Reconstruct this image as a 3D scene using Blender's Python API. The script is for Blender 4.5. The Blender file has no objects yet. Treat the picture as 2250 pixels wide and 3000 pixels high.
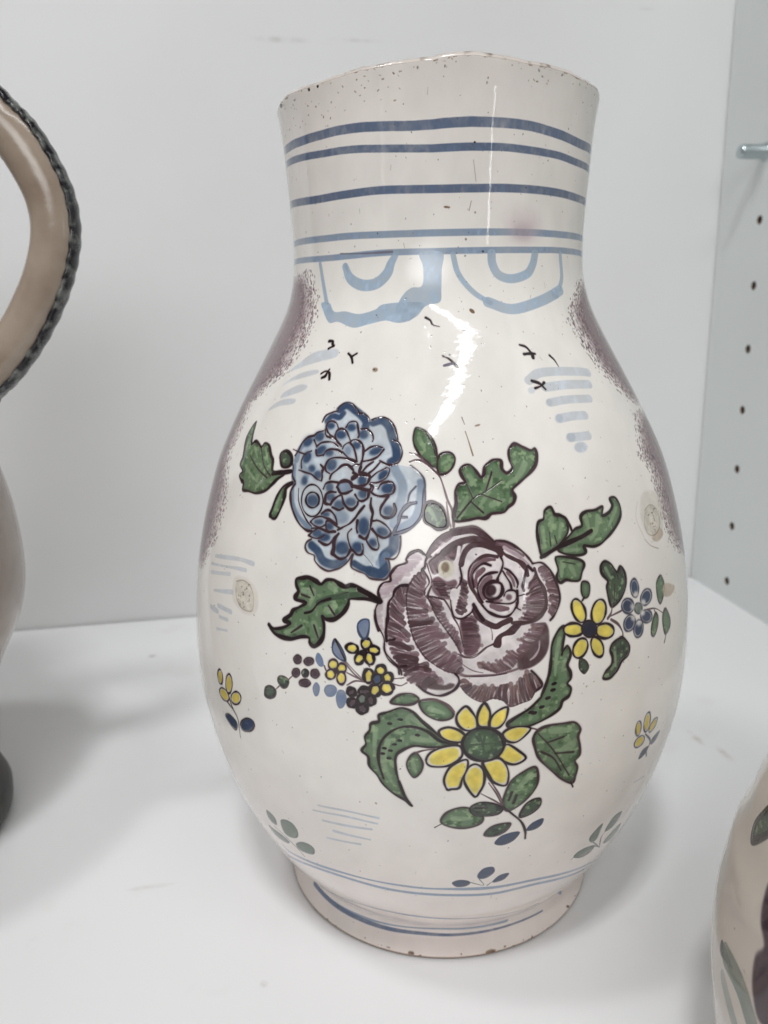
import bpy, bmesh, math, random
import numpy as np
from mathutils import Matrix, Vector
U = 0.043                                    # one foot radius of the jug, in metres

# ------------------------------------------------------------------ camera
C = bpy.context.scene.collection
sc = bpy.context.scene
cam = bpy.data.cameras.new('camera'); co = bpy.data.objects.new('camera', cam); C.objects.link(co)
cam.sensor_fit = 'VERTICAL'; cam.sensor_height = 36.0; cam.lens = 27.036
cam.clip_start = 0.01; cam.clip_end = 50.0
rt = Vector((0.99985978, -0.00384537, -0.01629822)); up = Vector((0.01674571, 0.22960087, 0.9731408)); fw = Vector((0.0, 0.97327727, -0.22963307))
m = Matrix((rt, up, -fw)).transposed().to_4x4(); m.translation = Vector((-0.0141974, -0.2021268, 0.1511446)); co.matrix_world = m
cam.dof.use_dof = True; cam.dof.focus_distance = 0.150; cam.dof.aperture_fstop = 27.036 / 1.1; cam.dof.aperture_blades = 0
sc.camera = co

# ------------------------------------------------------------------ world, lamps, exposure
w = bpy.data.worlds.new('World'); sc.world = w; w.use_nodes = True
w.node_tree.nodes['Background'].inputs[0].default_value = (0.96, 0.84, 0.70, 1); w.node_tree.nodes['Background'].inputs[1].default_value = 0.05
sc.view_settings.view_transform = 'Standard'; sc.view_settings.look = 'None'; sc.view_settings.gamma = 1.0; sc.view_settings.exposure = 0.11

def tube_lamp(name, p0, p1, width, power, col, aim=None):
    p0 = Vector(p0) * U; p1 = Vector(p1) * U
    l = bpy.data.lights.new(name, 'AREA'); l.shape = 'RECTANGLE'; l.size = (p1 - p0).length; l.size_y = width * U
    l.energy = power; l.color = col
    o = bpy.data.objects.new(name, l); C.objects.link(o)
    mid = (p0 + p1) / 2; x = (p1 - p0).normalized()
    d = ((Vector((0, 0, 2.0 * U)) if aim is None else Vector(aim) * U) - mid); z = -(d - d.dot(x) * x).normalized(); y = z.cross(x)
    mm = Matrix((x, y, z)).transposed().to_4x4(); mm.translation = mid; o.matrix_world = mm
    return o
def sw(s, wv, h): return (s * .672 + wv * .741, s * .741 - wv * .672, h)
tube_lamp('ceiling_tube', sw(-13.2, 7, 28), sw(-9.2, 7, 28), 3.0, 5.6, (0.985, 0.99, 1.0))
tube_lamp('ceiling_tube', sw(-12.6, -4.5, 28), sw(-9, -4.5, 28), 2.6, 2.9, (0.985, 0.99, 1.0))
tube_lamp('ceiling_tube', (-4, -26.4, 31), (14, -13.2, 31), 1.35, 3.6, (0.98, 0.99, 1.0))
tube_lamp('wall_lamp', (33.0, -49.5, 3.2), (33.0, -49.5, 12.5), 1.0, 0.55, (1, 1, 1))
pl = tube_lamp('bright_room_end', (-34, -53, 24), (14, -53, 24), 36.0, 62.0, (0.985, 0.99, 1.0))
pl.data.use_nodes = True; nt = pl.data.node_tree; em = nt.nodes['Emission']       # a lit room end that fades out softly at its borders
ge = nt.nodes.new('ShaderNodeNewGeometry'); vm = nt.nodes.new('ShaderNodeVectorMath'); vm.operation = 'DISTANCE'; vm.inputs[1].default_value = (.5, .5, 0)
mr = nt.nodes.new('ShaderNodeMapRange'); mr.interpolation_type = 'SMOOTHERSTEP'; mr.inputs[1].default_value = .03; mr.inputs[2].default_value = .5; mr.inputs[3].default_value = 1.0; mr.inputs[4].default_value = 0.0
nt.links.new(ge.outputs['Parametric'], vm.inputs[0]); nt.links.new(vm.outputs['Value'], mr.inputs[0]); nt.links.new(mr.outputs[0], em.inputs['Strength'])
tube_lamp('wall_lamp', (-41.0, -46.0, 3.5), (-41.0, -46.0, 12.0), 1.0, 0.07, (1, 1, 1))

# ------------------------------------------------------------------ helpers
def mat(name, col, rough=.5, spec=.5, coat=0.0, metal=0.0):
    M = bpy.data.materials.new(name); M.use_nodes = True; b = M.node_tree.nodes['Principled BSDF']
    b.inputs['Base Color'].default_value = (*col, 1); b.inputs['Roughness'].default_value = rough
    b.inputs['Specular IOR Level'].default_value = spec; b.inputs['Metallic'].default_value = metal
    if coat: b.inputs['Coat Weight'].default_value = coat; b.inputs['Coat Roughness'].default_value = .05
    return M
def N(M, t, **k):
    n = M.node_tree.nodes.new(t)
    for a, v in k.items(): setattr(n, a, v)
    return n
def L(M, a, b): M.node_tree.links.new(a, b)
def noise_mix(M, c1, c2, scale, lo, hi, detail=4, rough=None, bump=0, bscale=None, bdist=.0002):
    b = M.node_tree.nodes['Principled BSDF']; tc = N(M, 'ShaderNodeTexCoord')
    n = N(M, 'ShaderNodeTexNoise'); n.inputs['Scale'].default_value = scale; n.inputs['Detail'].default_value = detail
    r = N(M, 'ShaderNodeMapRange'); r.inputs[1].default_value = lo; r.inputs[2].default_value = hi
    x = N(M, 'ShaderNodeMix', data_type='RGBA'); x.inputs[6].default_value = (*c1, 1); x.inputs[7].default_value = (*c2, 1)
    L(M, tc.outputs['Object'], n.inputs['Vector']); L(M, n.outputs['Fac'], r.inputs[0]); L(M, r.outputs[0], x.inputs[0]); L(M, x.outputs[2], b.inputs['Base Color'])
    if bump:
        n2 = N(M, 'ShaderNodeTexNoise'); n2.inputs['Scale'].default_value = bscale or scale * 4; n2.inputs['Detail'].default_value = 3
        bp = N(M, 'ShaderNodeBump'); bp.inputs['Strength'].default_value = bump; bp.inputs['Distance'].default_value = bdist
        L(M, tc.outputs['Object'], n2.inputs['Vector']); L(M, n2.outputs['Fac'], bp.inputs['Height']); L(M, bp.outputs[0], b.inputs['Normal'])
    return x
def mesh_np(name, V, Fq, m, parent=None, normals=None, uv=None, smooth=True):
    """one mesh object from numpy vertices and quads"""
    me = bpy.data.meshes.new(name); nv, nf = len(V), len(Fq)
    me.vertices.add(nv); me.vertices.foreach_set('co', np.asarray(V, np.float32).ravel())
    me.loops.add(nf * 4); me.loops.foreach_set('vertex_index', np.asarray(Fq, np.int32).ravel())
    me.polygons.add(nf); me.polygons.foreach_set('loop_start', np.arange(0, nf * 4, 4, dtype=np.int32))
    me.update(calc_edges=True)
    if smooth: me.polygons.foreach_set('use_smooth', np.ones(nf, bool))
    if uv is not None:
        l = me.uv_layers.new(name='UVMap'); l.data.foreach_set('uv', np.asarray(uv, np.float32)[np.asarray(Fq).ravel()].ravel())
    me.validate()
    if normals is not None: me.normals_split_custom_set_from_vertices(np.asarray(normals, np.float32))
    me.materials.append(m); o = bpy.data.objects.new(name, me); C.objects.link(o)
    if parent: o.parent = parent
    return o
def bm_obj(name, bm, m, parent=None, smooth=True):
    me = bpy.data.meshes.new(name); bmesh.ops.recalc_face_normals(bm, faces=bm.faces[:]); bm.to_mesh(me); bm.free()
    for p in me.polygons: p.use_smooth = smooth
    me.materials.append(m); o = bpy.data.objects.new(name, me); C.objects.link(o)
    if parent: o.parent = parent
    return o
def thing(name, label, cat, loc=(0, 0, 0), group=None):
    o = bpy.data.objects.new(name, None); C.objects.link(o); o.location = loc; o['label'] = label; o['category'] = cat
    o.empty_display_size = .01
    if group: o['group'] = group
    return o
def box(bm, x0, x1, y0, y1, z0, z1, bev=0):
    r = bmesh.ops.create_cube(bm, size=1); vs = r['verts']
    for v in vs: v.co = Vector(((x0 + x1) / 2 + v.co.x * (x1 - x0), (y0 + y1) / 2 + v.co.y * (y1 - y0), (z0 + z1) / 2 + v.co.z * (z1 - z0)))
    if bev: bmesh.ops.bevel(bm, geom=[e for v in vs for e in v.link_edges], offset=bev, segments=2, affect='EDGES', profile=.5)
def spline(zk, Rk):
    zk = np.array(zk, float); Rk = np.array(Rk, float); n = len(zk); h = np.diff(zk)
    A = np.zeros((n, n)); b = np.zeros(n); A[0, 0] = A[-1, -1] = 1
    for i in range(1, n - 1):
        A[i, i-1] = h[i-1]; A[i, i] = 2 * (h[i-1] + h[i]); A[i, i+1] = h[i]
        b[i] = 6 * ((Rk[i+1] - Rk[i]) / h[i] - (Rk[i] - Rk[i-1]) / h[i-1])
    q = np.linalg.solve(A, b)
    def ev(z):
        i = np.clip(np.searchsorted(zk, z) - 1, 0, n - 2); hh = h[i]; a = zk[i+1] - z; c = z - zk[i]
        return q[i]*a**3/(6*hh) + q[i+1]*c**3/(6*hh) + (Rk[i]/hh - q[i]*hh/6)*a + (Rk[i+1]/hh - q[i+1]*hh/6)*c
    return ev
rng = np.random.RandomState(11)
def vnoise(h, w_, cy, cx, octs=3, wrap=True):
    """smooth value noise, cy x cx cells on the first octave, wrapping in x"""
    out = np.zeros((h, w_), np.float32); amp = 1.; tot = 0
    for o in range(octs):
        g = rng.rand(cy + 2, cx).astype(np.float32); g = np.concatenate([g, g[:, :1]], 1)
        y = np.linspace(0, cy, h, endpoint=False); x = np.linspace(0, cx, w_, endpoint=False)
        yi = y.astype(int); xi = x.astype(int); fy = (y - yi).astype(np.float32); fx = (x - xi).astype(np.float32)
        fy = fy*fy*(3-2*fy); fx = fx*fx*(3-2*fx)
        r = g[yi]*(1-fy)[:, None] + g[yi+1]*fy[:, None]
        out += amp * (r[:, xi]*(1-fx) + r[:, xi+1]*fx); tot += amp; amp *= .5; cy *= 2; cx *= 2
    return out / tot
def catmull(P, n=6, closed=False):
    if len(P) < 3 and not closed: return np.stack([P[0] + (P[-1]-P[0])*t for t in np.linspace(0, 1, n+1)])
    Q = np.concatenate([P[-1:], P, P[:2]]) if closed else np.concatenate([[2*P[0]-P[1]], P, [2*P[-1]-P[-2]]])
    t = np.linspace(0, 1, n, endpoint=False)[:, None]; out = []
    for i in range(1, len(Q) - 2):
        a, b, c, d = Q[i-1], Q[i], Q[i+1], Q[i+2]
        out.append(.5 * (2*b + (c-a)*t + (2*a-5*b+4*c-d)*t**2 + (3*b-a-3*c+d)*t**3))
    out = np.concatenate(out)
    return np.concatenate([out, out[:1]]) if closed else np.concatenate([out, P[-1:]])

# ------------------------------------------------------------------ glaze painter: brush strokes laid on the unrolled wall of a pot
PAL = dict(B=(94, 110, 140), C=(134, 154, 180), D=(154, 176, 198), E=(150, 168, 190), c=(190, 198, 208), k=(44, 32, 34), u=(66, 46, 52), e=(112, 106, 122),
  g=(92, 124, 84), l=(140, 166, 124), d=(66, 86, 64), y=(228, 208, 92), Y=(214, 182, 70), V=(206, 184, 84), b=(54, 74, 106), m=(106, 128, 156), p=(188, 198, 206), n=(60, 74, 104), s=(106, 124, 158),
  r=(114, 82, 90), q=(80, 55, 60), w=(178, 154, 162), o=(222, 212, 212), R=(112, 80, 78), h=(212, 204, 182), i=(132, 104, 76), H=(112, 92, 72), f=(128, 146, 170), x=(40, 40, 44),
  v=(74, 76, 98), P=(100, 74, 78), j=(86, 62, 64), a=(226, 220, 212), z=(72, 50, 58), t=(84, 66, 72), G=(104, 120, 106), M=(92, 104, 106), N=(38, 40, 62), J=(214, 204, 188), I=(212, 204, 188), W=(58, 36, 43), A=(198, 178, 154), L=(206, 178, 182), K=(160, 132, 150))
def _ds(c, k=.24):
    g = .3 * c[0] + .59 * c[1] + .11 * c[2]; k = .08 if c[0] > 190 and c[2] < 110 else k
    return tuple(v + (g - v) * k for v in c)
PAL = {k: _ds(c) for k, c in PAL.items()}
class Glaze:
    def __init__(s, TW, Smm, px, Rof, base):
        s.TW = TW; s.TH = int(Smm / px) + 1; s.Smm = Smm; s.px = px
        s.col = np.empty((s.TH, TW, 3), np.float32); s.col[:] = np.array(base, np.float32)
        s.h = np.zeros((s.TH, TW), np.float32); s.id = np.zeros((s.TH, TW), np.int16)
        s.Rrow = np.array([Rof(y) for y in (np.arange(s.TH) + .5) * px], np.float32)   # mm
        s.n1 = vnoise(s.TH, TW, 150, 256, 3); s.n2 = vnoise(s.TH, TW, 40, 64, 3); s.n3 = vnoise(s.TH, TW, 260, 420, 2)
    def blend(s, y0, y1, x0, x1, m_, c, a, g, hh, wash):
        sl = (slice(y0, y1), slice(x0, x1)); v = s.n1[sl] - .5; v2 = s.n2[sl] - .5
        al = np.clip(m_ * a * (1 + (.5 * v + .6 * v2 if wash else .12 * v)), 0, 1)[..., None]
        cc = np.array(c, np.float32) * (1 + (.22 * v + .16 * v2))[..., None]
        s.col[sl] = s.col[sl] * (1 - al) + cc * al
        if hh: s.h[sl] = np.where(m_ > .02, s.h[sl] * (1 - m_) + hh * m_, s.h[sl])
        if g: s.id[sl][m_ > .45] = g
    def stroke(s, P, width, c, a, taper, soft, g, hh, wash, closed=False, halo=None):
        Q = catmull(P, 5, closed); n = len(Q); X = Q[:, 0] / 8192 * s.TW; Y = Q[:, 1] / 20 / s.px
        R = float(np.interp(Y.mean(), np.arange(s.TH), s.Rrow)); kx = 2 * math.pi * R / s.TW; ky = s.px
        t = np.linspace(0, 1, n); hw = np.full(n, width / 2)
        if taper == 1: hw = hw * (1 - .75 * t)
        elif taper == 2: hw = hw * (1.05 - .55 * t**2)
        elif taper == 3: hw = hw * (.45 + .75 * np.sin(np.pi * np.clip(t * .8 + .15, 0, 1)))
        elif taper == 5: hw = hw * (.75 + .3 * t)
        elif taper != 4 and width < 1.0: hw = hw * (1 + .26 * np.sin(t * n * .23 + X[0] * .37) + .16 * np.sin(t * n * .61 + Y[0]))
        aa = max(.13, .061 * soft); pad = hw.max() + aa + (.7 if halo is not None else 0)
        x0 = max(int((X.min() - pad / kx)), 0); x1 = min(int(X.max() + pad / kx) + 2, s.TW); y0 = max(int(Y.min() - pad / ky), 0); y1 = min(int(Y.max() + pad / ky) + 2, s.TH)
        if x1 <= x0 or y1 <= y0: return
        m_ = np.zeros((y1 - y0, x1 - x0), np.float32)
        for i in range(n - 1):
            p = max(hw[i], hw[i+1]) + aa
            a0 = max(int(min(X[i], X[i+1]) - p / kx), x0); a1 = min(int(max(X[i], X[i+1]) + p / kx) + 2, x1); b0 = max(int(min(Y[i], Y[i+1]) - p / ky), y0); b1 = min(int(max(Y[i], Y[i+1]) + p / ky) + 2, y1)
            if a1 <= a0 or b1 <= b0: continue
            gx = (np.arange(a0, a1) + .5 - X[i]) * kx; gy = ((np.arange(b0, b1) + .5 - Y[i]) * ky)[:, None]
            dx = (X[i+1] - X[i]) * kx; dy = (Y[i+1] - Y[i]) * ky; q = dx*dx + dy*dy + 1e-9
            u = np.clip((gx*dx + gy*dy) / q, 0, 1); d = np.sqrt((gx - u*dx)**2 + (gy - u*dy)**2); ww = hw[i] + (hw[i+1] - hw[i]) * u
            v = np.clip((ww - d) / aa + .5, 0, 1)
            sl = m_[b0-y0:b1-y0, a0-x0:a1-x0]; np.maximum(sl, v, out=sl)
        if halo is not None:
            s.blend(y0, y1, x0, x1, np.clip(s.blur(s.blur(m_, 3, 0), 3, 1) * 1.3, 0, 1), halo, .42, 0, 0, True)
        s.blend(y0, y1, x0, x1, m_, c, a, g, hh, wash)
    @staticmethod
    def blur(A, k, ax):
        cs = np.cumsum(np.concatenate([np.zeros_like(A.take([0], ax)), A], ax), ax); n = A.shape[ax]
        i1 = np.minimum(np.arange(n) + k + 1, n); i0 = np.maximum(np.arange(n) - k, 0); return (cs.take(i1, ax) - cs.take(i0, ax)) / (2 * k + 1)
    def fill(s, P, c, a, soft, g, hh, wash, pool=None):
        Q = catmull(P, 5, True); X = Q[:, 0] / 8192 * s.TW; Y = Q[:, 1] / 20 / s.px
        R = float(np.interp(Y.mean(), np.arange(s.TH), s.Rrow)); kx = 2 * math.pi * R / s.TW
        bl = max(1, int(.061 * soft / s.px / 1.4)); pad = bl * 2 + 2; padx = int(pad * s.px / kx) + 2
        x0 = max(int(X.min()) - padx, 0); x1 = min(int(X.max()) + padx, s.TW); y0 = max(int(Y.min()) - pad, 0); y1 = min(int(Y.max()) + pad, s.TH)
        if x1 <= x0 or y1 <= y0: return
        m_ = np.zeros((y1 - y0, x1 - x0), np.float32); ex = np.arange(x0, x1, dtype=np.float32)
        for r in range(y1 - y0):
            for sub in (.25, .75):
                yy = y0 + r + sub; k = (Y[:-1] <= yy) != (Y[1:] <= yy)
                if not k.any(): continue
                xs = np.sort(X[:-1][k] + (yy - Y[:-1][k]) / (Y[1:][k] - Y[:-1][k]) * (X[1:][k] - X[:-1][k]))
                for j in range(0, len(xs) - 1, 2): m_[r] += .5 * np.clip(np.minimum(ex + 1, xs[j+1]) - np.maximum(ex, xs[j]), 0, 1)
        if soft > 1.5:
            bx = max(1, int(bl * s.px / kx))
            for _ in range(2): m_ = s.blur(s.blur(m_, bl, 0), bx, 1)
        s.blend(y0, y1, x0, x1, np.clip(m_, 0, 1), c, a, g, hh, wash)
        if pool is not None:                      # pigment pools towards the outline and in blotches
            k = max(3, int(.9 / s.px)); kx_ = max(3, int(.9 / kx)); inner = s.blur(s.blur(m_, k, 0), kx_, 1)
            e = np.clip((1 - inner) * 1.5, 0, 1) * m_; v = s.n1[y0:y1, x0:x1]; v2 = s.n3[y0:y1, x0:x1]
            s.blend(y0, y1, x0, x1, np.clip(e * .9 + np.clip((v - .56) * 5, 0, 1) * m_ * .55, 0, 1), pool, .8, 0, 0, True)
            s.blend(y0, y1, x0, x1, np.clip((v2 - .60) * 7, 0, 1) * m_, (156, 176, 136), .6, 0, 0, True)
    def draw(s, text):
        for ln in text.strip().split('\n'):
            hd, wd, al, tp, so, *pt = ln.split(); g = int(hd[:-2]); k, c = hd[-2], hd[-1]
            P = np.array([[float(v) for v in q.split(',')] for q in pt])
            if k == 'Z': continue
            hh = .9 if c in 'gldyYVnsG' and k == 'F' else (-.8 if c in 'kuvPqPW' else (.35 if c in 'bmpo' else (1.0 if c in 'hiIH' and g else 0)))
            wash = c in 'BCDEcbmpwrRqLKseGJP'
            if k == 'F': s.fill(P, PAL[c], float(al), float(so), g, hh, wash, (46, 62, 44) if c == 'g' else (PAL['x'] if c == 'd' else None))
            else: s.stroke(P, float(wd), PAL[c], float(al), int(tp), float(so), g, hh, wash, k == 'C', PAL['P'] if c in 'kuvW' and float(wd) > .25 else None)
    def images(s, name):
        im = bpy.data.images.new(name, s.TW, s.TH, alpha=False); A = np.ones((s.TH, s.TW, 4), np.float32); A[..., :3] = np.clip(s.col / 255, 0, 1)
        im.pixels.foreach_set(A.ravel()); im.update(); im.pack()
        hm = bpy.data.images.new(name + '_relief', s.TW, s.TH, alpha=False); hm.colorspace_settings.name = 'Non-Color'
        A[..., :3] = np.clip(.5 + .4 * s.h, 0, 1)[..., None]; hm.pixels.foreach_set(A.ravel()); hm.update(); hm.pack()
        return im, hm
def glaze_material(name, im, hm, rough=.06, relief=.00012):
    M = mat(name, (.8, .8, .8), rough, .5); b = M.node_tree.nodes['Principled BSDF']
    t = N(M, 'ShaderNodeTexImage'); t.image = im; t2 = N(M, 'ShaderNodeTexImage'); t2.image = hm
    L(M, t.outputs[0], b.inputs['Base Color'])
    tc = N(M, 'ShaderNodeTexCoord'); n = N(M, 'ShaderNodeTexNoise'); n.inputs['Scale'].default_value = 420; n.inputs['Detail'].default_value = 2
    n3 = N(M, 'ShaderNodeTexNoise'); n3.inputs['Scale'].default_value = 55; n3.inputs['Detail'].default_value = 1
    L(M, tc.outputs['Object'], n.inputs['Vector']); L(M, tc.outputs['Object'], n3.inputs['Vector'])
    b0 = N(M, 'ShaderNodeBump'); b0.inputs['Strength'].default_value = .05; b0.inputs['Distance'].default_value = .0006; L(M, n3.outputs['Fac'], b0.inputs['Height'])
    b1 = N(M, 'ShaderNodeBump'); b1.inputs['Strength'].default_value = .13; b1.inputs['Distance'].default_value = .0002; L(M, n.outputs['Fac'], b1.inputs['Height']); L(M, b0.outputs[0], b1.inputs['Normal'])
    b2 = N(M, 'ShaderNodeBump'); b2.inputs['Strength'].default_value = .8; b2.inputs['Distance'].default_value = relief; L(M, t2.outputs[0], b2.inputs['Height']); L(M, b1.outputs[0], b2.inputs['Normal'])
    L(M, b2.outputs[0], b.inputs['Normal'])
    return M
def grid_parts(V, faces, ids, names, mats, parent, nrm, uv):
    """cut one pot wall (grid of vertices) into the meshes of its parts, face by face"""
    out = {}
    for k in np.unique(ids):
        f = faces[ids == k]; u, inv = np.unique(f.ravel(), return_inverse=True)
        nm, lab, mm = names[k]
        o = mesh_np(nm, V[u], inv.reshape(-1, 4), mm, parent, nrm[u], uv[u])
        if lab: o['label'] = lab
        out[k] = o
    return out
def revolve(prof, nth, th0=0.0, wob=None):
    """prof: list of (r, z) in U; returns vertex grid (rows, nth)"""
    P = np.array(prof); th = th0 + np.linspace(0, 2 * np.pi, nth, endpoint=False)
    return np.stack([P[:, :1] * np.cos(th), P[:, :1] * np.sin(th), np.repeat(P[:, 1:], nth, 1)], -1) * U
def lathe(name, prof, m_, parent, nth=96):
    G_ = revolve(prof, nth); r = len(prof); i = np.arange(r - 1)[:, None] * nth; j = np.arange(nth)[None]; j2 = (j + 1) % nth
    F_ = np.stack([i + j, i + j2, i + nth + j2, i + nth + j], -1).reshape(-1, 4)
    return mesh_np(name, G_.reshape(-1, 3), F_, m_, parent)
def tube(name, path, rx, ry, m_, parent, nseg=14, up_=(0, 1, 0), twist=0, bump=0, n=10):
    Q = catmull(np.array(path, float), n); V = []; nn = len(Q)
    for i in range(nn):
        t = Q[min(i + 1, nn - 1)] - Q[max(i - 1, 0)]; t /= np.linalg.norm(t); b = np.array(up_, float); s_ = np.cross(t, b); s_ /= np.linalg.norm(s_)
        for k in range(nseg):
            a = 2 * math.pi * k / nseg; f = 1 + bump * math.sin(2 * a + twist * i); V.append(Q[i] + f * (rx * math.cos(a) * s_ + ry * math.sin(a) * b))
    V = np.array(V) * U; i = np.arange(nn - 1)[:, None] * nseg; j = np.arange(nseg)[None]; j2 = (j + 1) % nseg
    return mesh_np(name, V, np.stack([i + j, i + j2, i + nseg + j2, i + nseg + j], -1).reshape(-1, 4), m_, parent)

# ------------------------------------------------------------------ setting: white cupboard
corner = Vector((4.06, 5.82)); bdir = Vector((9.11, 1.68)).normalized(); rdir = Vector((0.1045, -0.9945)).normalized()
mshelf = mat('white_melamine', (.80, .80, .80), .32, .4); noise_mix(mshelf, (.80, .805, .81), (.70, .69, .67), 38, .62, .95, 6, bump=.05, bscale=900, bdist=.0001)
mwall = mat('white_wall_panel', (.76, .77, .77), .42, .35); noise_mix(mwall, (.745, .75, .75), (.69, .69, .68), 6, .45, .9, 5, bump=.04, bscale=700, bdist=.0001)
mside = mat('grey_white_side_panel', (.70, .73, .725), .42, .35); noise_mix(mside, (.72, .75, .74), (.67, .70, .69), 8, .4, .9, 3, bump=.05, bscale=800, bdist=.0001)
mhole = mat('raw_chipboard', (.10, .055, .03), .9, .1); noise_mix(mhole, (.20, .12, .07), (.07, .04, .025), 900, .35, .65)
msteel = mat('zinc_steel', (.50, .56, .58), .28, .5, metal=1.0)
def frame_obj(name, bm, m_, origin, xd, kind='structure', smooth=False):
    o = bm_obj(name, bm, m_, None, smooth); x = Vector((xd.x, xd.y, 0)); z = Vector((0, 0, 1)); y = z.cross(x)
    mm = Matrix((x, y, z)).transposed().to_4x4(); mm.translation = Vector((origin.x, origin.y, 0)) * U; o.matrix_world = mm
    if kind: o['kind'] = kind
    return o
bm = bmesh.new(); box(bm, -16 * U, -.012 * U, -13.5 * U, -.02 * U, -.45 * U, 0)
frame_obj('shelf', bm, mshelf, corner, bdir)
bm = bmesh.new(); box(bm, -16 * U, .5 * U, .015 * U, .45 * U, -.45 * U, 9.5 * U)
frame_obj('back_wall', bm, mwall, corner, bdir)
def smudge(M, spots):
    # old rub marks: soft elongated patches at given places on the panel (local metres)
    b = M.node_tree.nodes['Principled BSDF']; prev = b.inputs['Base Color'].links[0].from_socket; tc = N(M, 'ShaderNodeTexCoord')
    for (cx, cy, cz, rx, ry, rz, col, a) in spots:
        n1 = N(M, 'ShaderNodeVectorMath', operation='SUBTRACT'); n1.inputs[1].default_value = (cx, cy, cz); n2 = N(M, 'ShaderNodeVectorMath', operation='DIVIDE'); n2.inputs[1].default_value = (rx, ry, rz)
        ns = N(M, 'ShaderNodeTexNoise'); ns.inputs['Scale'].default_value = 160; ns.inputs['Detail'].default_value = 4
        ln = N(M, 'ShaderNodeVectorMath', operation='LENGTH'); mr = N(M, 'ShaderNodeMapRange'); mr.inputs[1].default_value = 1.0; mr.inputs[2].default_value = .2; mr.inputs[3].default_value = 0; mr.inputs[4].default_value = a
        r2 = N(M, 'ShaderNodeMapRange'); r2.inputs[1].default_value = .38; r2.inputs[2].default_value = .62; mu = N(M, 'ShaderNodeMath', operation='MULTIPLY')
        x = N(M, 'ShaderNodeMix', data_type='RGBA'); x.inputs[7].default_value = (*col, 1)
        L(M, tc.outputs['Object'], n1.inputs[0]); L(M, n1.outputs[0], n2.inputs[0]); L(M, n2.outputs[0], ln.inputs[0]); L(M, ln.outputs['Value'], mr.inputs[0]); L(M, tc.outputs['Object'], ns.inputs['Vector']); L(M, ns.outputs['Fac'], r2.inputs[0])
        L(M, mr.outputs[0], mu.inputs[0]); L(M, r2.outputs[0], mu.inputs[1]); L(M, mu.outputs[0], x.inputs[0]); L(M, prev, x.inputs[6]); prev = x.outputs[2]
    L(M, prev, b.inputs['Base Color'])
smudge(mwall, [(-.238, 0, .2873, .016, .05, .0018, (.40, .39, .37), .42), (-.202, 0, .2886, .016, .05, .0011, (.45, .44, .42), .32), (-.05, 0, .31, .006, .05, .0012, (.50, .49, .47), .3)])
smudge(mshelf, [(-0.1062, -0.174, 0, 0.0018, 0.0065, 0.02, (0.42, 0.35, 0.25), 0.9), (-0.1025, -0.186, 0, 0.002, 0.007, 0.02, (0.5, 0.45, 0.38), 0.5), (-0.316, -0.05, 0, 0.0028, 0.0022, 0.02, (0.3, 0.28, 0.24), 0.7), (-0.3277, -0.2306, 0, 0.0016, 0.003, 0.02, (0.4, 0.38, 0.34), 0.6), (-0.3, -0.215, 0, 0.008, 0.0012, 0.02, (0.5, 0.49, 0.46), 0.5), (-0.27, -0.255, 0, 0.0012, 0.0014, 0.02, (0.3, 0.28, 0.25), 0.7), (-0.09, -0.21, 0, 0.0014, 0.0018, 0.02, (0.35, 0.33, 0.3), 0.6), (-0.33, -0.26, 0, 0.001, 0.006, 0.02, (0.5, 0.48, 0.45), 0.5)])
# side wall with real shelf-pin holes: x runs along the wall towards the viewer
HX, HZ0, HD, HR = .925, .2417, .745, .052; NH = 12
bm = bmesh.new()
def quad(*p): bm.faces.new([bm.verts.new(Vector(q) * U) for q in p])
zb, zt = -.45, 9.5
quad((0, 0, zb), (HX - .2, 0, zb), (HX - .2, 0, zt), (0, 0, zt)); quad((HX + .2, 0, zb), (13.5, 0, zb), (13.5, 0, zt), (HX + .2, 0, zt))
quad((HX - .2, 0, zb), (HX + .2, 0, zb), (HX + .2, 0, HZ0 - HD / 2), (HX - .2, 0, HZ0 - HD / 2)); quad((HX - .2, 0, HZ0 + HD * (NH - .5)), (HX + .2, 0, HZ0 + HD * (NH - .5)), (HX + .2, 0, zt), (HX - .2, 0, zt))
for k in range(NH):
    z = HZ0 + HD * k; n = 24; ring = []; outer = []
    for i in range(n):
        a = 2 * math.pi * (i + .5) / n; c, s = math.cos(a), math.sin(a); ring.append((HX + HR * c, 0, z + HR * s))
        q = min(.2 / max(abs(c), 1e-6), HD / 2 / max(abs(s), 1e-6)); outer.append((HX + q * c, 0, z + q * s))
    corners = [(HX + sx * .2, 0, z + sz * HD / 2) for sx, sz in ((1, 1), (-1, 1), (-1, -1), (1, -1))]
    for i in range(n):
        j = (i + 1) % n; a, b = outer[i], outer[j]; ca = [q for q in corners if (abs(a[0]-b[0]) > 1e-6 and abs(a[2]-b[2]) > 1e-6) and min(a[0], b[0]) - 1e-6 <= q[0] <= max(a[0], b[0]) + 1e-6 and min(a[2], b[2]) - 1e-6 <= q[2] <= max(a[2], b[2]) + 1e-6]
        quad(ring[i], a, *ca[:1], b, ring[j])
bmesh.ops.remove_doubles(bm, verts=bm.verts[:], dist=1e-6)
bm.faces.ensure_lookup_table()
me = bpy.data.meshes.new('side_wall'); bm.normal_update(); bm.to_mesh(me); bm.free(); me.materials.append(mside)
wall = bpy.data.objects.new('side_wall', me); C.objects.link(wall); wall['kind'] = 'structure'
x = Vector((rdir.x, rdir.y, 0)); z = Vector((0, 0, 1)); y = z.cross(x)
mm = Matrix((x, y, z)).transposed().to_4x4(); mm.translation = Vector((corner.x, corner.y, 0)) * U; wall.matrix_world = mm
hm_ = None
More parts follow.
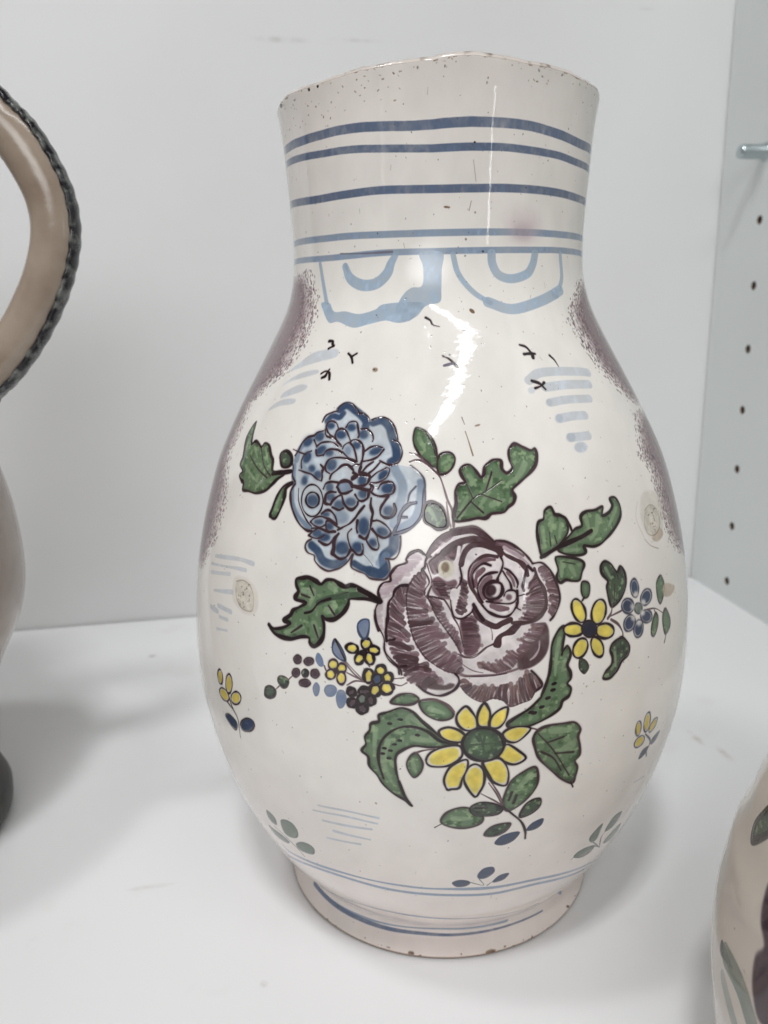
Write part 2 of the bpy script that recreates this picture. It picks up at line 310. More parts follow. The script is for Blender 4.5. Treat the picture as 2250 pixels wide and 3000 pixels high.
for k in range(NH):
    if k == 0:
        bm = bmesh.new(); n = 24
        for i in range(n):
            a, b = 2 * math.pi * (i + .5) / n, 2 * math.pi * (i + 1.5) / n; p, q = Vector((HR * math.cos(a), 0, HR * math.sin(a))), Vector((HR * math.cos(b), 0, HR * math.sin(b))); d = Vector((0, .24, 0))
            bm.faces.new([bm.verts.new(v * U) for v in (p, q, q + d, p + d)]); bm.faces.new([bm.verts.new(v * U) for v in (p + d, q + d, d)])
        bmesh.ops.remove_doubles(bm, verts=bm.verts[:], dist=1e-7)
        ho = bm_obj('pin_hole', bm, mhole, wall); h0 = ho
    else:
        ho = h0.copy(); C.objects.link(ho); ho.parent = wall
    ho.location = Vector((HX, 0, HZ0 + HD * k)) * U
# steel shelf pin in one hole
pin = thing('shelf_pin', 'small round steel shelf pin sticking out of the pale side wall', 'shelf pin')
pin.matrix_world = wall.matrix_world @ Matrix.Translation(Vector((HX, 0, HZ0 + HD * 7)) * U)
bm = bmesh.new(); prof = [(0, -.335), (.045, -.335), (.066, -.325), (.078, -.305), (.080, -.27), (.080, -.02), (.084, -.012), (.10, -.008), (.10, -.003), (.05, -.003), (.05, .2)]
for (r0, y0), (r1, y1) in zip(prof[:-1], prof[1:]):
    for i in range(28):
        a, b = 2 * math.pi * i / 28, 2 * math.pi * (i + 1) / 28
        vs = [Vector((r0 * math.cos(a), y0, r0 * math.sin(a))), Vector((r0 * math.cos(b), y0, r0 * math.sin(b))), Vector((r1 * math.cos(b), y1, r1 * math.sin(b))), Vector((r1 * math.cos(a), y1, r1 * math.sin(a)))]
        if r0 == 0: vs = vs[1:]
        bm.faces.new([bm.verts.new(v * U) for v in vs])
bmesh.ops.remove_doubles(bm, verts=bm.verts[:], dist=1e-7); bm_obj('pin_shaft', bm, msteel, pin)

# ------------------------------------------------------------------ the painted jug
ZK = [0.0, 0.05, 0.11, 0.17, 0.24, 0.33, 0.42, 0.55, 0.62, 0.69, 0.76, 0.83, 0.9, 0.97, 1.04, 1.11, 1.18, 1.25, 1.32, 1.39, 1.46, 1.53, 1.6, 1.67, 1.74, 1.81, 1.88, 1.95, 2.02, 2.09, 2.16, 2.23, 2.3, 2.37, 2.44, 2.51, 2.58, 2.65, 2.72, 2.79, 2.86, 2.93, 3.0, 3.07, 3.14, 3.21, 3.28, 3.35, 3.42, 3.49, 3.56, 3.63, 3.7, 3.77, 3.84, 3.91, 3.98, 4.05, 4.12, 4.19, 4.26, 4.33, 4.4, 4.47, 4.54, 4.61, 4.68, 4.75, 4.82]
RK = [1.0, 0.975, 0.95, 0.962, 1.018, 1.09, 1.15436, 1.22871, 1.26457, 1.29763, 1.32773, 1.3549, 1.37941, 1.40208, 1.42268, 1.44148, 1.45856, 1.4738, 1.48692, 1.49762, 1.50574, 1.51133, 1.5146, 1.51586, 1.51541, 1.51346, 1.51007, 1.50517, 1.49866, 1.4904, 1.48034, 1.46847, 1.45487, 1.43962, 1.42282, 1.40449, 1.38451, 1.36368, 1.34125, 1.31609, 1.28621, 1.25284, 1.21776, 1.18107, 1.14302, 1.10401, 1.0644, 1.02467, 0.98525, 0.94638, 0.90907, 0.87717, 0.85357, 0.83811, 0.82926, 0.82529, 0.82487, 0.82694, 0.83054, 0.83505, 0.84017, 0.84504, 0.84939, 0.85466, 0.86153, 0.87061, 0.88221, 0.89613, 0.91164]
PAINT = """1SB 1.82 0.92 0 1 2334,4038 2338,4083 2612,4078 2894,4073 3181,4073 3397,4071 3681,4060 3903,4050 4131,4050 4359,4053 4600,4056 4778,4056 4984,4048 5249,4039 5437,4035 5792,4040 5886,4016
2SB 1.46 0.92 0 1 2346,4007 2348,4025 2787,4011 3164,3998 3424,3991 3741,3975 4055,3964 4363,3966 4608,3969 4891,3966 5126,3964 5387,3958 5813,3960 5849,3939
3SB 1.59 0.92 0 1 2348,3833 2368,3848 2975,3824 3313,3821 3661,3822 3894,3817 4132,3814 4371,3815 4625,3819 4918,3821 5168,3821 5458,3819 5841,3821 5844,3796
4SC 1.39 0.92 0 1 2296,3668 2554,3668 3088,3657 3335,3655 3720,3649 4052,3647 4377,3648 4733,3651 5206,3655 5874,3662 5839,3639
5SC 1.29 0.92 0 1 2303,3586 2578,3585 3084,3574 3332,3573 3498,3575 3719,3577 3987,3575 4214,3575 4549,3578 4946,3584 5211,3589 5864,3593 5819,3571
5Se 0.37 0.8 0 1 3287,3586 3518,3579 3754,3579
6SD 1.05 0.9 0 1 3041,3556 3094,3480 3182,3383 3259,3332
6FD 0 0.9 0 1 3124,3378 3180,3336 3243,3297 3288,3282 3360,3287 3502,3258 3613,3272 3736,3288 3820,3277 3883,3280 3952,3301 3990,3328 4012,3358 3930,3369 3710,3362 3645,3338 3523,3321 3398,3335 3312,3333 3272,3344 3217,3377
6FD 0 0.9 0 1 3808,3343 3848,3398 3910,3429 3990,3437 3996,3511 3971,3571 4141,3569 4136,3501 4132,3421 4123,3367 4039,3354 3980,3331 3909,3284 3817,3295
6SD 2.03 0.9 3 1 3339,3531 3396,3480 3511,3448 3630,3452 3714,3490 3746,3533 3788,3571
6SE 0.65 0.8 0 1 3339,3536 3370,3508
7SD 1.15 0.85 0 1 4222,3560 4261,3482 4368,3406 4489,3359
7SD 2.31 0.85 0 1 4473,3362 4648,3330 4888,3361 5110,3403
7SD 2.33 0.8 0 1 5095,3401 5175,3418
7SD 1.22 0.8 0 1 5163,3422 5229,3480 5226,3576
7SD 1.87 0.85 0 1 4523,3564 4530,3521 4578,3477 4685,3462 4826,3483 4892,3524 4918,3568
8Fc 0 0.75 0 3 3050,3047 3122,3093 3222,3140 3355,3158 3432,3154 3430,3122 3329,3103 3201,3080
8Fc 0 0.75 0 3 3035,2976 3102,3018 3203,3048 3306,3060 3325,3045 3212,3021 3106,3001
8Fc 0 0.75 0 3 3070,2919 3082,2946 3125,2964 3204,2988 3271,2985 3261,2963 3167,2939
8Fc 0 0.75 0 3 2992,2854 3035,2890 3109,2915 3211,2920 3206,2898 3091,2882
9Sc 2.03 0.75 0 3 4645,3004 4722,3034 4851,3039 5041,3032 5130,3024
9Sc 2.04 0.75 0 3 4741,2970 4903,2976 5093,2970
9Fc 0 0.6 0 3 4670,2959 4662,2950 4648,2945 4634,2946 4625,2952 4624,2961 4631,2969 4645,2974 4659,2974 4669,2968
9Sc 1.85 0.75 0 3 4745,2901 4864,2909 5045,2905
9Sc 1.94 0.75 0 3 4777,2829 4865,2835 4958,2833
9Sc 1.93 0.75 0 3 4810,2744 4931,2744
9Fc 0 0.85 0 3 4900,2695 4886,2682 4861,2676 4835,2678 4818,2688 4816,2702 4829,2714 4854,2721 4881,2719 4899,2709
9FC 0 0.25 0 3 4761,2900 4753,2891 4738,2885 4724,2886 4715,2892 4714,2902 4722,2911 4737,2916 4751,2916 4761,2909
9FC 0 0.25 0 3 4799,2828 4789,2816 4772,2810 4755,2811 4744,2819 4744,2830 4754,2842 4771,2848 4788,2847 4799,2839
9FC 0 0.25 0 3 4841,2741 4830,2730 4811,2724 4793,2725 4781,2733 4780,2746 4791,2757 4809,2763 4828,2762 4840,2754
10Sc 0.84 0.7 0 3 2851,2150 3084,2186 3204,2188
10Sc 0.85 0.7 0 3 2807,2104 3049,2140 3156,2150
10Sc 0.75 0.6 0 3 2822,2066 3027,2106
10Sc 0.94 0.7 0 3 2881,1995 3069,2034
10Sc 0.95 0.8 0 3 2855,1910 2941,1911
10Sc 1.09 0.8 0 3 2943,1940 3070,1944
10Sc 0.76 0.7 0 3 2964,1893 3042,1900
10Sc 0.76 0.7 0 3 2938,1828 3041,1850
11Sc 0.63 0.9 0 2 3554,1155 3703,1168 3843,1162
11Sc 0.64 0.9 0 2 3519,1115 3687,1134 3835,1128
11Sc 0.64 0.9 0 2 3561,1069 3805,1088
11Sc 0.64 0.9 0 2 3612,1021 3792,1021
11Sc 0.65 0.9 0 2 3562,959 3737,977
12Sk 0.54 1 0 1 3332,3196 3361,3195 3371,3181 3387,3173
12Sk 0.69 1 0 1 3348,3161 3384,3174
13Sk 0.62 1 0 1 3517,3138 3547,3120 3564,3095
13Sk 0.46 1 0 1 3544,3122 3579,3138
14Sk 0.47 1 0 1 3352,3043 3384,3055 3415,3046 3429,3017
14Sk 0.56 1 0 1 3369,3024 3391,3032 3397,3050
14Sk 0.31 1 0 1 3408,3064 3399,3051
15Sk 0.55 1 1 1 4022,3297 4052,3285 4072,3264 4117,3256
16Se 0.37 1 0 1 4258,3250 4294,3247 4306,3215
16Se 0.28 1 0 1 4263,3241 4300,3233
17Sk 0.42 1 0 1 4133,3123 4173,3109 4222,3073
17Se 0.55 1 0 1 4142,3080 4193,3089
18Sk 0.55 1 0 1 4643,3166 4686,3155 4714,3123 4716,3105
18Sk 0.52 1 0 1 4658,3123 4698,3125 4739,3123
19Sk 0.55 1 1 1 4847,3113 4873,3091 4889,3060
20Sk 0.6 1 0 1 4664,3001 4710,2988 4740,2960
20Sk 0.54 1 0 1 4673,2968 4713,2976 4743,2991
21Fp 0 1 0 1 3541,2890 3560,2911 3591,2918 3627,2910 3657,2890 3674,2872 3709,2873 3732,2856 3747,2836 3774,2848 3810,2854 3848,2843 3876,2818 3897,2787 3907,2759 3923,2732 3932,2704 3927,2677 3909,2660 3935,2655 3980,2645 4019,2618 4038,2586 4039,2539 4037,2486 4029,2460 4001,2424 3967,2402 3933,2386 3942,2376 3943,2339 3930,2308 3902,2286 3904,2250 3891,2218 3860,2206 3820,2214 3790,2227 3747,2240 3730,2260 3740,2292 3726,2280 3692,2246 3650,2226 3604,2232 3568,2255 3550,2285 3522,2287 3502,2307 3512,2330 3542,2341 3520,2350 3538,2371 3486,2376 3444,2399 3414,2429 3388,2471 3377,2515 3383,2549 3359,2582 3351,2616 3345,2662 3357,2710 3386,2747 3432,2767 3468,2787 3495,2794 3480,2823 3475,2846 3499,2865 3532,2869
21Sb 1.65 0.9 0 7 3556,2884 3596,2903 3652,2881 3697,2858 3725,2833 3726,2810
21Sb 1.27 0.85 0 7 3494,2832 3520,2854 3564,2849 3583,2867
21Sb 1.67 0.9 0 7 3766,2831 3812,2840 3852,2815 3871,2776 3896,2731 3904,2687 3880,2668
21Sm 1.28 0.8 0 7 3363,2651 3368,2705 3415,2743 3465,2772
21Sm 1.11 0.8 0 7 3359,2628 3372,2583 3387,2550
21Sm 0.94 0.9 0 7 3384,2533 3407,2462 3444,2421 3507,2384
21Sm 1.84 0.55 0 7 3898,2643 3941,2580 3941,2527 3923,2474 3913,2421
21Sm 1.66 0.8 0 7 4023,2586 4022,2502 4000,2444 3943,2407
21Sp 1.05 0.8 0 7 3969,2623 3996,2580 3992,2528
21Sb 2.08 0.85 0 7 3916,2370 3912,2328 3876,2295 3881,2249 3859,2227 3818,2235
21Sb 1.31 0.9 0 7 3812,2239 3783,2245 3746,2261
21Sb 1.78 0.8 0 7 3536,2313 3570,2293 3601,2258 3654,2248 3696,2267
21Sb 1.35 0.9 0 7 3532,2316 3547,2306
21Sm 1.56 0.5 0 7 3884,2301 3857,2268
21Sm 1.38 0.5 0 7 3406,2631 3450,2600 3436,2565
21Fm 0 0.5 0 12 3558,2812 3555,2801 3540,2793 3518,2792 3497,2798 3486,2810 3488,2821 3504,2829 3527,2830 3548,2824
21Fb 0 0.88 0 6 3549,2812 3546,2804 3535,2798 3519,2797 3504,2802 3496,2810 3498,2819 3509,2824 3526,2825 3541,2820
21Fm 0 0.5 0 12 3685,2808 3681,2796 3665,2787 3642,2787 3622,2794 3611,2806 3615,2819 3631,2828 3654,2828 3675,2821
21Fb 0 0.88 0 6 3675,2808 3672,2799 3660,2793 3644,2792 3629,2798 3621,2807 3624,2816 3636,2822 3653,2823 3667,2817
21Fm 0 0.5 0 12 3637,2776 3633,2762 3616,2752 3591,2751 3568,2759 3556,2773 3559,2787 3577,2797 3603,2798 3626,2790
21Fb 0 0.88 0 6 3626,2775 3623,2765 3610,2758 3593,2758 3576,2763 3567,2773 3570,2784 3583,2791 3601,2791 3618,2785
21Fm 0 0.5 0 12 3758,2780 3754,2765 3738,2756 3715,2755 3695,2764 3685,2778 3689,2793 3705,2803 3728,2803 3748,2795
21Fb 0 0.88 0 6 3748,2780 3745,2769 3733,2762 3717,2762 3703,2768 3695,2778 3698,2789 3710,2796 3726,2797 3741,2790
21Fm 0 0.5 0 12 3724,2733 3721,2721 3707,2712 3689,2712 3672,2719 3663,2731 3666,2744 3680,2752 3699,2753 3716,2745
21Fb 0 0.88 0 6 3716,2733 3713,2724 3704,2718 3690,2717 3678,2723 3672,2731 3674,2741 3684,2747 3697,2747 3710,2742
21Fm 0 0.5 0 12 3843,2726 3842,2712 3824,2698 3797,2689 3772,2688 3756,2697 3757,2711 3775,2726 3802,2735 3828,2735
21Fb 0 0.88 0 6 3831,2722 3830,2712 3817,2702 3798,2695 3779,2695 3768,2701 3769,2711 3782,2722 3801,2728 3820,2729
21Fm 0 0.5 0 12 3530,2728 3539,2714 3532,2697 3514,2682 3491,2675 3470,2679 3461,2693 3467,2711 3486,2726 3510,2732
21Fb 0 0.88 0 6 3522,2721 3528,2711 3524,2699 3510,2688 3493,2683 3479,2686 3472,2696 3476,2709 3490,2720 3507,2724
21Fm 0 0.5 0 12 3585,2696 3582,2684 3567,2676 3546,2675 3527,2682 3517,2693 3520,2705 3535,2713 3556,2714 3575,2708
21Fb 0 0.88 0 6 3576,2696 3573,2687 3563,2681 3548,2681 3534,2685 3527,2693 3529,2702 3540,2708 3555,2709 3569,2704
21Fm 0 0.5 0 12 3616,2638 3604,2620 3583,2612 3559,2617 3542,2633 3538,2654 3550,2673 3572,2681 3597,2676 3613,2659
21Fb 0 0.88 0 6 3605,2640 3597,2627 3581,2621 3564,2625 3552,2637 3549,2652 3558,2665 3574,2671 3591,2668 3603,2656
21Fm 0 0.5 0 12 3491,2787 3507,2773 3509,2755 3497,2740 3476,2734 3452,2738 3435,2751 3432,2769 3444,2784 3467,2791
21Fb 0 0.88 0 6 3486,2780 3497,2770 3499,2757 3490,2746 3474,2741 3457,2744 3445,2754 3443,2767 3452,2778 3468,2783
21Fm 0 0.5 0 12 3461,2663 3450,2644 3431,2634 3409,2638 3393,2653 3389,2675 3399,2694 3419,2704 3442,2700 3457,2684
21Fb 0 0.88 0 6 3451,2664 3444,2651 3430,2644 3414,2646 3402,2657 3399,2673 3406,2687 3421,2694 3437,2691 3449,2680
21Fm 0 0.5 0 12 3500,2625 3498,2612 3487,2604 3469,2603 3453,2609 3444,2621 3445,2634 3457,2643 3474,2644 3491,2637
21Fb 0 0.88 0 6 3492,2625 3491,2615 3483,2609 3470,2608 3458,2613 3451,2622 3452,2631 3461,2637 3473,2638 3485,2633
21Fm 0 0.5 0 12 3546,2601 3543,2587 3530,2578 3511,2577 3493,2584 3483,2597 3485,2611 3498,2621 3518,2622 3536,2615
21Fb 0 0.88 0 6 3537,2601 3536,2591 3526,2584 3512,2583 3499,2588 3492,2598 3493,2608 3503,2615 3517,2616 3530,2610
21Fm 0 0.5 0 12 3468,2572 3468,2557 3459,2547 3445,2545 3430,2554 3421,2568 3421,2584 3430,2594 3444,2595 3459,2587
21Fb 0 0.88 0 6 3461,2571 3461,2560 3455,2553 3445,2552 3434,2558 3428,2569 3428,2580 3434,2587 3445,2588 3455,2582
21Fm 0 0.5 0 12 3781,2588 3777,2570 3764,2559 3746,2558 3729,2568 3720,2586 3723,2604 3737,2616 3756,2617 3773,2606
21Fb 0 0.88 0 6 3772,2588 3770,2575 3760,2567 3747,2566 3735,2574 3729,2586 3731,2600 3741,2608 3754,2609 3766,2601
21Fm 0 0.5 0 12 3872,2640 3880,2627 3876,2608 3862,2592 3843,2584 3826,2587 3817,2600 3820,2618 3834,2635 3854,2643
21Fb 0 0.88 0 6 3865,2633 3871,2623 3869,2610 3858,2598 3844,2592 3832,2594 3826,2604 3828,2617 3838,2629 3852,2635
21Fm 0 0.5 0 12 3915,2564 3910,2548 3892,2538 3870,2538 3851,2547 3842,2562 3848,2578 3865,2589 3888,2589 3907,2580
21Fb 0 0.88 0 6 3905,2564 3901,2553 3889,2545 3872,2545 3859,2551 3853,2563 3857,2574 3869,2582 3886,2582 3899,2575
21Fm 0 0.5 0 12 3618,2555 3615,2540 3603,2529 3586,2528 3570,2537 3561,2552 3563,2567 3576,2578 3593,2579 3609,2570
21Fb 0 0.88 0 6 3610,2555 3608,2544 3600,2536 3587,2535 3576,2541 3569,2552 3571,2564 3580,2571 3592,2572 3604,2566
21Fm 0 0.5 0 12 3425,2759 3441,2746 3444,2729 3431,2714 3410,2707 3386,2710 3369,2723 3366,2740 3378,2756 3401,2763
21Fb 0 0.88 0 6 3420,2753 3432,2743 3433,2731 3424,2720 3408,2714 3391,2717 3379,2726 3377,2739 3386,2750 3403,2755
21Fm 0 0.5 0 12 3675,2709 3674,2693 3665,2682 3651,2682 3638,2691 3629,2707 3630,2723 3639,2733 3653,2734 3667,2724
21Fm 0 0.5 0 6 3669,2708 3668,2697 3662,2689 3652,2689 3642,2696 3636,2707 3636,2719 3643,2726 3653,2727 3663,2720
21Ff 0 0.95 0 4 3708,2562 3703,2549 3685,2539 3662,2538 3641,2545 3631,2558 3636,2572 3654,2581 3678,2582 3698,2575
21Fm 0 0.5 0 12 3634,2517 3630,2503 3615,2494 3596,2493 3578,2500 3570,2512 3573,2526 3588,2535 3608,2537 3625,2530
21Fb 0 0.88 0 6 3625,2516 3622,2506 3612,2500 3598,2499 3585,2504 3579,2513 3581,2523 3592,2530 3606,2531 3619,2525
21Fm 0 0.5 0 12 3686,2487 3681,2472 3665,2461 3644,2460 3625,2468 3616,2483 3620,2498 3636,2509 3658,2510 3677,2502
21Fb 0 0.88 0 6 3676,2487 3673,2475 3661,2468 3646,2467 3632,2473 3625,2483 3629,2495 3640,2502 3656,2503 3670,2497
21Fm 0 0.5 0 12 3741,2502 3736,2488 3720,2479 3698,2478 3679,2485 3670,2498 3675,2512 3692,2522 3714,2523 3733,2516
21Fb 0 0.88 0 6 3731,2502 3728,2492 3716,2485 3700,2484 3686,2489 3680,2499 3684,2509 3696,2516 3712,2517 3725,2511
21Fm 0 0.5 0 12 3798,2537 3793,2523 3776,2514 3755,2513 3736,2521 3728,2534 3733,2548 3749,2558 3771,2559 3789,2551
21Fb 0 0.88 0 6 3788,2537 3784,2527 3773,2520 3757,2519 3744,2525 3738,2535 3741,2545 3753,2552 3769,2552 3782,2547
21Fm 0 0.5 0 12 3617,2446 3613,2437 3601,2431 3584,2429 3569,2433 3563,2442 3567,2451 3580,2457 3596,2458 3611,2454
21Fb 0 0.88 0 6 3610,2445 3607,2439 3598,2434 3586,2433 3575,2436 3570,2442 3573,2449 3582,2453 3595,2454 3605,2451
21Fm 0 0.5 0 12 3592,2413 3587,2404 3571,2396 3549,2394 3531,2398 3522,2407 3528,2417 3544,2424 3566,2426 3584,2422
21Fb 0 0.88 0 6 3583,2412 3579,2405 3567,2400 3552,2399 3538,2402 3532,2408 3536,2415 3548,2420 3564,2422 3577,2419
21Fm 0 0.5 0 12 3643,2400 3639,2386 3627,2377 3610,2376 3594,2383 3587,2395 3591,2409 3604,2418 3621,2420 3636,2413
21Fb 0 0.88 0 6 3635,2399 3633,2390 3624,2383 3611,2382 3600,2387 3595,2396 3598,2406 3607,2413 3620,2414 3630,2408
21Fm 0 0.5 0 12 3588,2368 3584,2354 3569,2344 3548,2342 3530,2349 3522,2362 3526,2376 3541,2387 3562,2389 3580,2382
21Fb 0 0.88 0 6 3579,2368 3576,2357 3565,2350 3550,2348 3537,2353 3531,2363 3534,2373 3545,2381 3560,2382 3573,2377
21Fm 0 0.5 0 12 3636,2355 3630,2341 3610,2331 3584,2329 3562,2335 3552,2347 3558,2361 3578,2371 3604,2374 3626,2368
21Fb 0 0.88 0 6 3624,2354 3620,2344 3606,2337 3587,2335 3571,2340 3564,2349 3568,2359 3583,2366 3602,2368 3617,2363
21Fm 0 0.5 0 12 3732,2320 3726,2298 3704,2284 3676,2281 3652,2292 3640,2312 3647,2334 3669,2349 3698,2351 3722,2340
21Fb 0 0.88 0 6 3720,2319 3715,2303 3699,2293 3679,2291 3661,2299 3653,2313 3658,2329 3674,2340 3695,2341 3712,2333
21Fm 0 0.5 0 12 3792,2327 3786,2309 3769,2297 3746,2295 3727,2305 3718,2321 3724,2339 3741,2352 3764,2353 3784,2344
21Fb 0 0.88 0 6 3782,2326 3778,2313 3765,2304 3749,2303 3735,2310 3729,2322 3733,2335 3745,2344 3762,2345 3776,2338
21Fm 0 0.5 0 12 3813,2410 3808,2381 3792,2363 3770,2362 3751,2378 3741,2406 3745,2435 3762,2454 3784,2455 3804,2438
21Fb 0 0.88 0 6 3803,2410 3800,2389 3788,2375 3772,2374 3758,2386 3751,2407 3754,2428 3766,2441 3782,2442 3797,2430
21Fm 0 0.5 0 12 3897,2379 3884,2369 3864,2367 3842,2375 3828,2389 3827,2403 3840,2414 3861,2415 3882,2407 3896,2393
21Fb 0 0.88 0 6 3887,2382 3878,2375 3863,2374 3848,2379 3838,2389 3837,2400 3846,2407 3861,2408 3877,2403 3887,2393
21Fm 0 0.5 0 12 3844,2332 3831,2325 3815,2325 3802,2333 3797,2347 3802,2360 3815,2367 3831,2367 3844,2359 3849,2345
21Fb 0 0.88 0 6 3838,2336 3829,2331 3818,2331 3808,2337 3804,2347 3808,2356 3817,2362 3829,2361 3838,2355 3842,2345
21Fm 0 0.5 0 12 3915,2561 3909,2547 3889,2537 3865,2536 3844,2545 3834,2559 3841,2574 3860,2583 3886,2584 3907,2575
21Fb 0 0.88 0 6 3904,2561 3899,2550 3885,2544 3868,2543 3852,2549 3846,2559 3850,2570 3865,2577 3883,2577 3898,2571
21Fm 0 0.5 0 12 3920,2474 3914,2457 3898,2447 3877,2446 3859,2456 3851,2471 3857,2488 3873,2498 3895,2499 3912,2490
21Fb 0 0.88 0 6 3910,2473 3906,2462 3894,2454 3879,2454 3866,2460 3861,2472 3865,2484 3877,2491 3892,2492 3905,2485
21Ff 0 0.75 0 8 3706,2440 3700,2423 3682,2412 3657,2410 3636,2419 3626,2434 3632,2451 3651,2462 3675,2464 3696,2455
21Ff 0 0.9 0 4 3702,2565 3697,2552 3679,2543 3655,2542 3635,2548 3625,2560 3630,2573 3648,2582 3672,2583 3693,2577
21Fm 0 0.5 0 12 3553,2496 3549,2477 3530,2463 3504,2461 3480,2471 3467,2489 3471,2509 3491,2523 3518,2525 3542,2515
21Fb 0 0.88 0 6 3542,2495 3539,2481 3525,2471 3506,2470 3489,2477 3480,2490 3483,2505 3496,2515 3516,2516 3533,2509
21Fx 0 0.3 0 5 3662,2343 3661,2334 3655,2329 3647,2328 3640,2333 3636,2341 3638,2349 3644,2355 3652,2356 3659,2351
21Su 0.31 1 0 1 3465,2826 3477,2854 3513,2870 3545,2877
21Su 0.31 1 0 1 3543,2885 3554,2901 3584,2914 3626,2909 3659,2887 3680,2868
21Su 0.31 1 0 1 3680,2868 3706,2869 3732,2855 3744,2838
21Su 0.29 1 0 1 3753,2842 3781,2852 3816,2855 3852,2843 3879,2817 3897,2782 3904,2760
21Su 0.28 1 0 1 3881,2759 3910,2748 3925,2726 3931,2708 3925,2681 3909,2663 3879,2655
21Su 0.36 1 0 1 3879,2655 3856,2660 3824,2672
21Su 0.31 1 0 1 3497,2803 3501,2823 3527,2832 3558,2821 3573,2802
21Su 0.35 1 0 1 3497,2803 3523,2776 3555,2762 3587,2744 3613,2725
21Su 0.35 1 0 1 3617,2807 3627,2827 3652,2834 3674,2828 3688,2802 3697,2775 3695,2763
21Su 0.37 1 0 1 3563,2770 3568,2790 3592,2801 3621,2792 3643,2769 3657,2750
21Su 0.37 1 0 1 3563,2770 3581,2747 3607,2729
21Su 0.33 1 0 1 3701,2802 3736,2803 3763,2788 3777,2765 3775,2750
21Su 0.41 1 0 1 3654,2742 3671,2755 3702,2752 3724,2737 3735,2711 3736,2677 3733,2643
21Su 0.33 1 0 1 3621,2714 3627,2730 3649,2742 3672,2731 3692,2705 3709,2668
21Su 0.33 1 0 1 3624,2703 3658,2681 3690,2671 3710,2665
21Su 0.36 1 0 1 3744,2711 3769,2727 3801,2733 3830,2726
21Su 0.4 1 0 1 3838,2719 3812,2690 3782,2675 3738,2666
21Su 0.38 1 0 1 3470,2719 3492,2735 3529,2741 3562,2739 3592,2725
21Su 0.33 1 0 1 3470,2703 3483,2680 3510,2682 3523,2690
21Su 0.41 1 0 1 3521,2682 3531,2702 3560,2711 3597,2709 3620,2699
21Su 0.41 1 0 1 3544,2637 3553,2661 3575,2674 3620,2678 3660,2674 3701,2664
21Su 0.41 1 0 1 3544,2637 3554,2619 3577,2609
21Su 0.42 1 0 1 3347,2671 3361,2696 3371,2729 3397,2754 3436,2764
21Su 0.34 1 0 1 3443,2745 3462,2726 3471,2715
21Su 0.31 1 0 1 3494,2795 3509,2768 3540,2759
21Su 0.31 1 0 1 3436,2764 3453,2779 3486,2787
21Su 0.29 1 0 1 3409,2621 3397,2651 3408,2683 3444,2697
21Su 0.29 1 0 1 3394,2612 3443,2604 3477,2599 3513,2582 3540,2576
21Su 0.29 1 0 1 3528,2621 3540,2595 3540,2576
21Su 0.41 1 0 1 3536,2610 3536,2629 3516,2643
21Su 0.49 1 0 1 3583,2587 3588,2606 3613,2626 3637,2646 3665,2649 3692,2634 3704,2619
21Su 0.34 1 0 1 3690,2645 3703,2653 3726,2654 3736,2673
21Su 0.69 1 0 1 3733,2643 3732,2621 3760,2614 3783,2608 3781,2589 3770,2574 3737,2562 3714,2564
21Su 0.44 1 0 1 3694,2600 3711,2608 3734,2609
21Su 0.4 1 0 1 3741,2621 3764,2648 3793,2667
21Su 0.4 1 0 1 3777,2619 3801,2638 3825,2665
21Su 0.4 1 0 1 3789,2601 3817,2624 3858,2643
21Su 0.28 1 0 1 3858,2643 3876,2640 3870,2614 3850,2595 3822,2583 3791,2582
21Su 0.48 1 0 1 3829,2558 3843,2580 3873,2589
21Su 0.28 1 0 1 3873,2589 3894,2585 3906,2568 3897,2548
21Su 0.61 1 0 1 3628,2556 3638,2575 3665,2584 3693,2578 3705,2560
21Su 0.41 1 0 1 3558,2544 3567,2567 3595,2576 3629,2575
21Su 0.52 1 0 1 3788,2575 3806,2565 3800,2546
21Su 0.61 1 0 1 3700,2619 3720,2609 3700,2593
21Su 0.38 1 0 1 3312,2665 3354,2624 3363,2586 3389,2561
21Su 0.26 1 0 1 3322,2697 3371,2687 3415,2680
21Ck 0.27 1 0 1 3565,2497 3561,2459 3537,2433 3501,2430 3467,2451 3448,2487 3450,2527 3475,2553 3512,2556 3547,2534
21Ck 0.35 1 0 1 3545,2498 3542,2479 3526,2466 3504,2464 3483,2474 3472,2491 3475,2511 3491,2524 3514,2526 3535,2516
21Su 0.5 1 0 1 3392,2553 3376,2524 3379,2498 3394,2461 3425,2420 3463,2386 3501,2370 3526,2370
21Su 0.25 1 0 1 3419,2536 3432,2484 3463,2442 3495,2408 3523,2389
21Su 0.57 1 0 1 3575,2491 3577,2522 3598,2535 3627,2535
21Su 0.53 1 0 1 3574,2496 3583,2486 3607,2484
21Su 0.49 1 0 1 3607,2484 3618,2503 3639,2519 3652,2525
21Su 0.53 1 0 1 3618,2474 3652,2465 3673,2474
21Su 0.53 1 0 1 3659,2524 3672,2495 3695,2475 3717,2471 3737,2488 3740,2503
21Su 0.48 1 0 1 3723,2531 3743,2510 3765,2508 3785,2523 3787,2548
21Su 0.41 1 0 1 3567,2444 3588,2459 3611,2459 3637,2439 3650,2411
21Su 0.41 1 0 1 3515,2406 3532,2423 3564,2433 3593,2428 3617,2423 3650,2407
21Su 0.37 1 0 1 3515,2406 3536,2394 3566,2389 3592,2400
21Su 0.37 1 0 1 3598,2392 3595,2413 3612,2419 3642,2403 3665,2394
21Su 0.37 1 0 1 3598,2388 3614,2373 3636,2379
21Su 0.37 1 0 1 3514,2351 3531,2367 3553,2382
21Su 0.37 1 0 1 3514,2351 3539,2344 3568,2345 3593,2359
21Su 0.45 1 0 1 3569,2334 3598,2323 3620,2325 3636,2341
21Su 0.44 1 0 1 3772,2488 3749,2460 3734,2438 3711,2415 3682,2399 3657,2386
